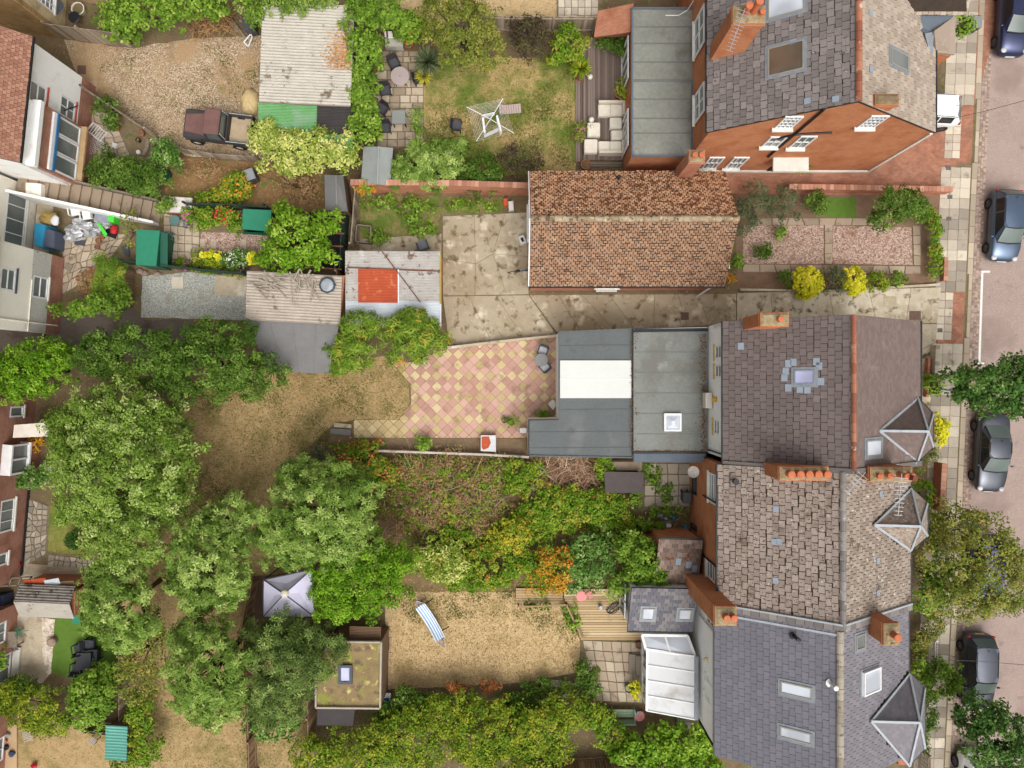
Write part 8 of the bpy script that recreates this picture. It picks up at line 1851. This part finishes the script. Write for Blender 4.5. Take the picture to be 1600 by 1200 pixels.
tree('dark long leaved tree left of the planted roof', [(445, 1030, 3.6, 70, 75, 1.8), (425, 992, 3.0, 50, 28, 1.2), (490, 1000, 3.0, 52, 38, 1.3), (430, 1090, 3.0, 52, 42, 1.3)], 'whorld', .16)
tree('thin sprawling tree beside the dry lower lawn', [(228, 1010, 2.0, 42, 62, 1.0), (215, 1060, 1.8, 34, 46, .9)], 'olive', .08, dmul=.5)
tree('glossy green tree over the fruit cage', [(462, 375, 2.8, 52, 42, 1.2), (500, 352, 2.4, 30, 22, .8), (440, 408, 2.2, 38, 22, .8), (500, 400, 2.2, 28, 22, .8), (455, 335, 2.2, 26, 20, .7)], 'tree11', .1)
tree('right hand spiky yew beside the diamond patio', [(645, 528, 2.0, 54, 44, 1.5), (640, 508, 2.4, 34, 26, 1.2)], 'needle', .12, upb=.15, dmul=1.3)
tree('left hand spiky yew beside the felt roofed shed', [(548, 548, 1.9, 40, 34, 1.4), (566, 508, 2.2, 36, 24, 1.2), (532, 570, 1.5, 24, 18, .9)], 'needle', .12, upb=.15, dmul=1.3)
plant('street_tree', 'dark green street tree over the grey saloon', 'tree', [(1552, 606, 4.2, 70, 46, 1.6), (1515, 605, 3.6, 38, 30, 1.1), (1590, 624, 3.8, 40, 36, 1.3), (1580, 580, 3.8, 42, 28, 1.2)], 'street', base=P(1522, 612), trunk=.16)
plant('street_tree', 'sparse olive street tree over the blue car', 'tree', [(1515, 880, 4.4, 85, 85, 1.8), (1490, 820, 3.8, 46, 42, 1.3), (1560, 900, 4.0, 44, 66, 1.5), (1500, 940, 3.6, 48, 36, 1.2)], 'olive', base=P(1490, 890), trunk=.16, dmul=.85)
plant('street_tree', 'green street tree at bottom right over white car', 'tree', [(1548, 1142, 4.0, 62, 46, 1.5), (1520, 1110, 3.6, 42, 34, 1.2), (1565, 1180, 3.6, 46, 36, 1.3)], 'street', base=P(1495, 1130), trunk=.15, dmul=.8)
tree('olive green tree above the upper lawn', [(720, 52, 3.0, 62, 52, 1.5), (760, 85, 2.2, 36, 28, 1.0), (700, 10, 2.6, 50, 26, 1.1)], 'olive', .12, dmul=1.25)
tree('multi branched tree in the pink gravel front garden', [(1398, 318, 2.4, 42, 32, 1.1), (1430, 332, 1.8, 24, 20, .7), (1380, 340, 1.8, 26, 14, .7)], 'dark', .08, dmul=.9)
tree('small tree with trunk overhanging the alley', [(165, 478, 1.8, 44, 22, .8), (115, 484, 1.4, 44, 14, .6), (190, 465, 1.4, 20, 16, .6)], 'ivy', .07)
# hedges and climbers
shrub('ivy hedge along the top fence of the gravel yard', [(230, 20, 1.7, 70, 32, .9), (300, 10, 1.7, 60, 26, .9), (360, 5, 1.6, 60, 20, .8), (195, 30, 1.5, 48, 26, .8), (190, 55, 1.1, 30, 14, .6)], 'ivy', 'ivy_hedge', 'hedge')
shrub('tall ivy hedge between pale shed and patio', [(566, 40, 2.0, 38, 46, 1.1), (570, 90, 2.0, 34, 34, 1.0), (568, 140, 1.8, 26, 38, .9), (568, 190, 1.7, 28, 42, .9), (600, 25, 1.8, 40, 30, .9), (632, 40, 1.4, 34, 22, .8), (560, 120, 1.6, 22, 30, .8)], 'ivy', 'ivy_hedge', 'hedge')
shrub('leafy shrub covering the upper end of pale shed', [(430, 18, 2.4, 52, 18, .7), (490, 8, 2.4, 46, 14, .6), (400, 25, 1.8, 28, 18, .7)], 'lime', dmul=.9)
shrub('variegated yellow green shrub below the green lean-to', [(475, 232, 1.8, 75, 36, 1.0), (420, 215, 1.6, 38, 26, .8), (530, 245, 1.5, 36, 26, .8), (455, 255, 1.2, 60, 20, .7)], 'varieg')
shrub('rounded light green shrub beside pale gabled shed', [(665, 262, 1.3, 62, 34, .9), (640, 275, 1.1, 36, 22, .7), (700, 245, 1.1, 34, 28, .7)], 'whorl', 'shrub', lmul=.85, dmul=1.1)
shrub('olive low shrub right of the rounded light shrub', [(755, 268, .9, 36, 28, .6), (735, 280, .7, 26, 16, .5)], 'dark', dmul=.9)
shrub('dark purple upright shrub below the upper lawn', [(808, 250, .9, 36, 28, .9), (800, 236, 1.2, 14, 12, .6), (838, 258, .8, 14, 16, .6)], 'purple', dmul=.8)
shrub('dark brownish bush above the upper lawn', [(832, 65, 1.2, 32, 38, .9), (820, 50, 1.2, 26, 26, .8)], 'purple', dmul=1.0)
shrub('green shrub with white flowers beside the deck', [(885, 72, 1.1, 30, 32, .8), (872, 95, .8, 16, 14, .5)], 'bramble')
shrub('glossy green shrub against the brick outhouse', [(962, 68, .9, 18, 12, .5), (972, 80, .8, 12, 12, .5), (940, 64, .7, 10, 8, .4)], 'dark')
shrub('green shrub between olive tree and patio yucca', [(650, 52, 1.2, 34, 20, .8)], 'bramble')
shrub('dark rounded shrub beside the garden steps', [(200, 275, 1.3, 56, 32, 1.0), (170, 265, 1.1, 30, 24, .8), (230, 285, 1.0, 30, 22, .7)], 'dark')
shrub('small round shrub on white house patio', [(166, 173, .9, 18, 19, .6), (172, 195, .6, 9, 10, .4)], 'dark'); shrub('leafy shrub by the curved rail fence', [(258, 238, .9, 24, 22, .7), (270, 250, .7, 16, 14, .5)], 'ivyd')
shrub('dark green conifer bush in the paved yard', [(176, 432, 1.0, 28, 30, .7), (182, 458, .8, 22, 16, .6)], 'needle', lmul=.5, dmul=1.4); shrub('thin twiggy shrub beside green metal shed', [(205, 360, 1.1, 12, 36, .7)], 'olive', dmul=.5)
shrub('reddish weeds in the paved yard bed', [(140, 440, .4, 20, 20, .3)], 'brown', extra=('red', .1))
shrub('orange flowering shrub in the dry leafy bed', [(372, 290, .7, 26, 20, .5), (360, 305, .6, 26, 16, .4)], 'bramble', extra=('orange', .12)); shrub('weedy green patch below the steps fence', [(330, 310, .5, 36, 14, .35), (300, 318, .4, 20, 10, .3)], 'bramble', dmul=.8); shrub('brown dead weeds in the dry leafy bed', [(460, 290, .4, 42, 26, .3), (320, 265, .3, 40, 16, .2), (480, 310, .4, 22, 12, .3)], 'brown', dmul=.55)
shrub('pink red rose bush beside dark green fence', [(350, 338, .8, 14, 14, .5)], 'bramble', extra=('redf', .2)); shrub('green flowering border beside rose bush', [(325, 345, .6, 22, 14, .4), (372, 348, .6, 14, 18, .4), (318, 332, .7, 14, 10, .4)], 'bramble'); shrub('pink flowering pots at the white box', [(295, 338, .7, 8, 12, .3)], 'bramble', extra=('pink', .3)); shrub('pale green bush on the white rendered box', [(259, 322, 1.0, 10, 12, .4)], 'lime')
shrub('bright yellow flowering shrub in court border', [(333, 402, .6, 15, 10, .35)], 'yellow'); shrub('green border below the yellow shrub', [(330, 414, .5, 34, 12, .35), (310, 405, .5, 12, 14, .35)], 'hedge'); shrub('white flowered green border right of yellow shrub', [(370, 406, .6, 22, 14, .4)], 'ivyd', extra=('white', .03)); shrub('small yellow shrub by corrugated shed corner', [(396, 405, .6, 9, 10, .35)], 'yellow'); shrub('pink border flowers by the fence', [(284, 414, .4, 10, 8, .25), (368, 425, .4, 12, 7, .25)], 'bramble', extra=('pink', .15))
# clipped shrubs of the front garden
for x, y, r, k, l in ((1261, 442, 23, 'yellow', 'left round yellow shrub beside the concrete drive'), (1333, 440, 20, 'yellow', 'right round yellow shrub beside the concrete drive'), (1299, 438, 21, 'rosem', 'round grey green shrub between yellow shrubs'), (1366, 442, 16, 'hedge', 'round olive shrub right of yellow shrubs'), (1401, 438, 11, 'ivy', 'small bright green shrub at the drive border'), (1226, 438, 9, 'dark', 'tiny dark shrub left of yellow shrubs')): shrub(l, [(x, y, .55, r, r, .55)], k, 'clipped_shrub', lump=.08, dmul=1.3, deep=.75)
shrub('large dark shrub at the bungalow front corner', [(1180, 320, 1.2, 26, 36, .9), (1225, 322, 1.1, 26, 30, .8), (1160, 345, .9, 18, 30, .6)], 'rosem', lmul=1.1); shrub('round green shrub above the upper gravel', [(1274, 320, .7, 19, 17, .55)], 'dark'); shrub('small bright shrub on left pink gravel', [(1218, 366, .35, 9, 9, .3)], 'ivy'); shrub('dark shrub by the bungalow bay', [(1192, 394, .4, 14, 11, .4)], 'dark'); shrub('green hedge ball at bungalow corner', [(1150, 410, .6, 10, 12, .5)], 'ivy'); shrub('golden orange shrub at bungalow corner', [(1142, 438, .5, 9, 10, .4)], 'orange')
shrub('low hedge behind the brick front wall', [(1460, 410, .5, 11, 34, .45), (1458, 365, .5, 12, 24, .45), (1450, 345, .7, 16, 16, .5)], 'bramble', 'hedge', 'hedge'); shrub('small round box shrub by the front path', [(1452, 600, .6, 17, 15, .55)], 'ivy', lump=.08); shrub('yellow shrub in the middle front garden', [(1466, 672, .7, 11, 26, .5)], 'yellow'); shrub('olive shrub below the yellow front shrub', [(1448, 712, .6, 18, 12, .5)], 'olive')
shrub('bright green large shrub below the olive street tree', [(1462, 905, 1.6, 36, 40, 1.1), (1445, 930, 1.3, 24, 26, .8)], 'ivy'); shrub('dark shrubs between front wall and bay', [(1440, 770, .8, 16, 30, .5), (1458, 830, .9, 22, 34, .6)], 'bramble'); shrub('bushy shrub left of the picket fence', [(1432, 1005, .9, 16, 26, .6), (1455, 975, .7, 18, 22, .5)], 'olive', dmul=1.2); shrub('rounded green hedge shrub by the black hatchback', [(1462, 1058, 1.3, 34, 32, .9), (1440, 1045, 1.0, 18, 18, .6)], 'ivy'); shrub('dark shrub in the bottom front garden', [(1440, 1110, 1.0, 22, 36, .7), (1432, 1155, .8, 16, 18, .5)], 'dark'); shrub('green shrub in planter at top right drive', [(1503, 38, 1.1, 11, 24, .6)], 'ivy'); shrub('small olive bush in planter against brick gable', [(1253, 262, .9, 12, 9, .4)], 'olive')
# the overgrown garden
def sprigs(label, rects, n, seed, cols, name='dead_branches', L=(.5, 1.8), z=(.1, .7), r=.012):
    rr = random.Random(seed); mb = MB()
    for i in range(n):
        x0, y0, x1, y1 = rects[i % len(rects)]; p = P(rr.uniform(x0, x1), rr.uniform(y0, y1), rr.uniform(*z)); a = rr.uniform(0, 6.28); l = rr.uniform(*L); d = Vector((math.cos(a), math.sin(a), rr.uniform(-.2, .25)))
        m_ = p + d * l * .5 + Vector((rr.uniform(-.1, .1), rr.uniform(-.1, .1), rr.uniform(-.05, .1))); mb.cur = rr.random(); e = p + d * l; e.z = max(.02, e.z); m_.z = max(.02, m_.z); mb.tube([p, m_, e], r * rr.uniform(.7, 1.6), 3, r * .5, caps=False)
    o = mb.build(name, tint_mat('twig_' + name + str(seed), [(0, cols[0]), (.5, cols[1]), (1, cols[2])], .95, (), 0), tint=True); stuff(o); o['label'] = label; o['category'] = 'branches'
sprigs('tangle of dead reddish bramble stems in overgrown garden', [(600, 715, 790, 850), (640, 740, 780, 820), (830, 716, 930, 775)], 1500, 3, [(112, 74, 54), (156, 118, 92), (198, 176, 150)])
sprigs('heap of pale cut branches below the flat roof', [(835, 725, 925, 772)], 420, 5, [(126, 92, 70), (172, 136, 108), (206, 180, 150)], 'cut_branches', (.4, 1.2), (.2, .9), .014)
sprigs('brown twig heap beside the ivy hedge', [(298, 16, 362, 52)], 420, 6, [(116, 84, 54), (164, 124, 80), (196, 160, 110)], 'twig_heap', (.3, .9), (.1, .7), .014)
shrub('patchy dead undergrowth in the overgrown garden', [(690, 780, .35, 110, 68, .3), (640, 740, .3, 60, 30, .25), (780, 745, .35, 70, 30, .3), (760, 830, .4, 60, 36, .3)], 'brown', 'undergrowth', 'undergrowth', dmul=.7, extra=('bramble', .4))
shrub('green bramble mass left of the brown shed', [(880, 790, .8, 60, 40, .6), (820, 745, .6, 38, 32, .5), (930, 790, .8, 60, 32, .6), (960, 825, .7, 60, 26, .5), (840, 815, .7, 50, 34, .5), (945, 730, 1.0, 14, 26, .5)], 'bramble', 'bramble_thicket', 'bramble', dmul=1.1)
shrub('dark speckled ivy mound below the brambles', [(925, 868, 1.2, 52, 46, .9), (900, 895, 1.0, 36, 28, .7)], 'ivyd', 'ivy_mound', 'shrub'); shrub('light green climber spilling over mossy annexe roof', [(1005, 880, 2.4, 38, 46, .9), (990, 850, 2.0, 30, 26, .8), (1020, 905, 2.6, 26, 24, .6), (985, 905, 1.6, 26, 26, .8)], 'ivy', 'climber', 'climber', dmul=1.1)
shrub('orange russet shrub above the timber deck', [(865, 885, 1.1, 40, 38, .8), (845, 905, .9, 24, 22, .6)], 'orange', extra=('bramble', .3)); shrub('golden yellow shrub in the overgrown garden', [(800, 835, 1.0, 32, 28, .7), (775, 850, .8, 26, 22, .5)], 'golden', extra=('bramble', .4)); shrub('pale creamy shrub above the dry lawn', [(700, 880, 1.0, 44, 34, .7), (670, 870, .9, 28, 28, .6)], 'varieg', lmul=.8, dmul=.9, extra=('bramble', .4)); shrub('mixed green hedge above the dry lawn', [(770, 885, 1.0, 56, 34, .7), (740, 905, .8, 56, 20, .5), (820, 880, .9, 26, 26, .6), (715, 845, .7, 40, 22, .5)], 'bramble', 'mixed_hedge', 'hedge', dmul=1.1)
shrub('reddish green shrub at end of the rail wall', [(560, 725, .9, 42, 28, .6), (590, 740, .8, 32, 22, .5), (545, 698, .6, 34, 10, .4), (580, 692, .5, 24, 7, .3)], 'bramble', extra=('red', .12)); shrub('grey green rosemary bush at the lawn corner', [(502, 714, .7, 26, 18, .5), (490, 722, .6, 18, 12, .4)], 'rosem', lmul=1.1); shrub('bright green clump in the mulch bed', [(660, 692, .4, 14, 10, .3)], 'ivy', lmul=.8); pot('golden tin lying at the lawn corner', 505, 694, .12, .15, plain('gold_tin', (206, 160, 60), .4)); shrub('dark ferny shrub in the thicket corner', [(565, 745, .8, 20, 24, .5)], 'street', lmul=.7)
# bottom hedge and shrubs
shrub('long yellow green hedge left part at the bottom', [(640, 1150, 1.6, 68, 56, 1.0), (560, 1175, 1.5, 60, 42, 1.0), (700, 1110, 1.3, 50, 34, .8), (490, 1180, 1.3, 40, 34, .8)], 'hedge', 'garden_hedge', 'hedge', dmul=1.1, extra=('bramble', .3)); shrub('long yellow green hedge right part at the bottom', [(760, 1140, 1.6, 66, 56, 1.0), (840, 1140, 1.5, 60, 50, .9), (800, 1190, 1.5, 80, 36, .9), (890, 1110, 1.2, 46, 30, .7)], 'hedge', 'garden_hedge', 'hedge', dmul=1.1, extra=('bramble', .3)); shrub('russet shrub along the dry lawn border', [(712, 1072, .8, 16, 10, .4), (765, 1070, .7, 20, 8, .35)], 'red'); shrub('dark green shrub right of the planted roof', [(640, 1090, 1.0, 36, 24, .6), (610, 1115, .9, 26, 22, .6)], 'dark')
shrub('dense mid green shrub below the bench', [(1010, 1168, 1.3, 66, 36, .9), (1070, 1160, 1.3, 46, 40, .9), (1090, 1190, 1.0, 40, 30, .7)], 'tree11', dmul=1.2); shrub('green shrub left of the green bench', [(930, 1120, .9, 34, 22, .6), (955, 1150, .9, 40, 26, .6)], 'bramble'); shrub('leafy shrub at the terrace corner', [(910, 1052, .7, 22, 22, .5), (920, 1070, .6, 16, 18, .4)], 'dark', dmul=.9); shrub('lime mound in the pebble bed', [(886, 1076, .4, 15, 9, .3)], 'hedge', lump=.08, dmul=1.4); shrub('dark low border beside the dry lawn', [(845, 1072, .5, 34, 16, .35), (815, 1095, .6, 30, 18, .4)], 'dark', dmul=.8); shrub('lime potted shrub beside the water tub', [(992, 1074, .6, 8, 16, .4)], 'yellow', dmul=.6); shrub('pale hydrangea at the climber foot', [(960, 926, .9, 14, 8, .4)], 'varieg', extra=('white', .3)); shrub('thin plants behind the deck rail', [(895, 965, .3, 10, 22, .2), (850, 946, .25, 40, 4, .15)], 'ivy', dmul=.8)
# lower left shrubs
shrub('yellow green shrub at lower left gardens', [(55, 1105, 1.3, 42, 38, .9), (85, 1125, 1.1, 36, 26, .7), (25, 1085, 1.1, 26, 26, .7)], 'hedge'); shrub('mid green shrub below the artificial lawn', [(150, 1085, 1.3, 46, 42, .9), (135, 1120, 1.1, 40, 22, .7), (170, 1060, 1.0, 26, 26, .7)], 'ivy', dmul=1.1); shrub('dark shrub at the concrete terrace foot', [(40, 1072, .9, 30, 16, .6), (10, 1090, .9, 16, 26, .6)], 'dark'); shrub('climbing shrub along the lower boundary fence', [(222, 1110, 1.2, 22, 46, .7), (230, 1160, 1.2, 26, 40, .7), (200, 1190, 1.1, 30, 16, .5)], 'bramble', dmul=.8); shrub('green shrub beside the brick lean-to', [(55, 745, .8, 26, 18, .6), (35, 752, .7, 16, 10, .4)], 'ivyd'); shrub('orange grass clump beside the bay window', [(60, 692, .5, 12, 10, .35)], 'orange', dmul=.8); shrub('dark red flowering bush on small lawn', [(127, 842, .5, 14, 14, .4)], 'street', lmul=.5, dmul=2, extra=('redf', .12)); shrub('small plants by the lower left wall', [(4, 1020, .8, 8, 28, .5)], 'ivy'); shrub('sprawling shrub beneath the thin tree', [(425, 1130, .9, 52, 26, .6)], 'ivyd', dmul=.8)
shrub('thin weeds in the weedy plot', [(650, 330, .2, 30, 22, .18), (600, 318, .2, 32, 12, .15), (740, 322, .2, 44, 12, .15), (660, 360, .2, 22, 14, .15)], 'ivy', 'weeds', 'weeds', dmul=.45); shrub('weeds under the crate corner', [(590, 375, .3, 16, 12, .25)], 'ivy', 'weeds', 'weeds', dmul=.7); shrub('weeds between the court slabs', [(1020, 740, .1, 12, 24, .1), (1042, 770, .1, 14, 12, .1), (1040, 800, .3, 30, 8, .2), (990, 770, .5, 12, 24, .35)], 'ivy', 'weeds', 'weeds', dmul=.5); shrub('ivy along the brick wall end', [(570, 292, 1.2, 20, 10, .5)], 'orange', dmul=.7, extra=('ivy', .4))
# loose grass on the lawns
def grass(label, poly, n, seed, kind, L=.10, cl=0):
    rng = np.random.default_rng(seed); xs = [p[0] for p in poly]; ys = [p[1] for p in poly]; pts = []
    cs = rng.uniform((min(xs), min(ys)), (max(xs), max(ys)), (max(cl, 1), 2))
    while len(pts) < n:
        x, y = (rng.uniform(min(xs), max(xs)), rng.uniform(min(ys), max(ys))) if not cl else cs[rng.integers(cl)] + rng.normal(scale=7, size=2)
        if inside(x, y, poly): pts.append(tuple(P(x, y, .03)))
    pos = np.array(pts); pos[:, 2] = rng.uniform(.02, .05, n); nn = rng.normal(scale=.5, size=(n, 3)); nn[:, 2] = np.abs(nn[:, 2]) + .5; nn /= np.linalg.norm(nn, axis=1, keepdims=True)
    root = bpy.data.objects.new('anchor', None)
    o = leaves_object('grass', LEAF[kind]['m'], root, pos, nn, L, L * .28, rng, np.clip(rng.uniform(0, .7, n) + .3 * np.sin(pos[:, 0] * 1.3 + 2 * np.sin(pos[:, 1] * .9)) * np.sin(pos[:, 1] * 1.7 + pos[:, 0] * .4) + .12, 0, 1)); o.parent = None; bpy.data.objects.remove(root); stuff(o); o['label'] = label; o['category'] = 'grass'
LEAF['straw'] = dict(m=leaf_mat('straw_grass', [(0, (140, 116, 70)), (.4, (182, 150, 98)), (.8, (206, 176, 122)), (1, (150, 142, 76))], .3, 1.0))
LEAF['sward'] = dict(m=leaf_mat('green_sward', [(0, (96, 98, 44)), (.4, (134, 124, 62)), (.75, (164, 140, 84)), (1, (116, 126, 52))], .3, 1.0))
grass('dry straw grass of the hammock lawn', [(606, 925), (800, 905), (880, 935), (906, 1000), (905, 1050), (820, 1068), (612, 1080)], 8000, 1, 'straw'); grass('brown green grass of the main lawn', [(300, 600), (440, 575), (600, 556), (640, 598), (641, 632), (622, 656), (552, 656), (480, 700), (470, 780), (280, 830)], 8000, 2, 'sward'); grass('brown grass of the lower left lawn', [(190, 820), (420, 832), (490, 900), (490, 1205), (200, 1205)], 8000, 3, 'sward'); grass('patchy grass of the upper lawn', [(664, 95), (898, 95), (898, 265), (664, 270)], 7000, 4, 'sward')

LEAF['tuft'] = dict(m=leaf_mat('lawn_weed', [(0, (70, 84, 30)), (.5, (104, 112, 48)), (1, (140, 132, 70))], .2, .9))
HL = [(606, 925), (800, 905), (880, 935), (906, 1000), (905, 1050), (820, 1068), (612, 1080)]
grass('green weed tufts scattered over the hammock lawn', [(610, 915), (800, 905), (885, 935), (905, 1000), (880, 1010), (800, 960), (640, 975)], 3500, 11, 'tuft', .11, 90); grass('green weed tufts scattered over the main lawn', [(300, 610), (440, 580), (600, 560), (640, 598), (622, 650), (480, 700), (470, 780), (290, 830)], 5000, 12, 'tuft', .11, 110); grass('green weed tufts scattered over the upper lawn', [(664, 95), (720, 95), (740, 200), (890, 110), (898, 260), (664, 262)], 5000, 13, 'tuft', .11, 90); grass('weed tufts scattered over the gravel yard', [(150, 80), (410, 65), (405, 160), (300, 235), (160, 140)], 1200, 14, 'tuft', .12, 30); grass('weeds along the joints of concrete yard', [(692, 338), (824, 332), (826, 460), (870, 524), (702, 540)], 900, 15, 'tuft', .1, 26); grass('weeds between the terrace slabs', [(908, 995), (1004, 1000), (1010, 1098), (935, 1098)], 900, 16, 'tuft', .09, 40)
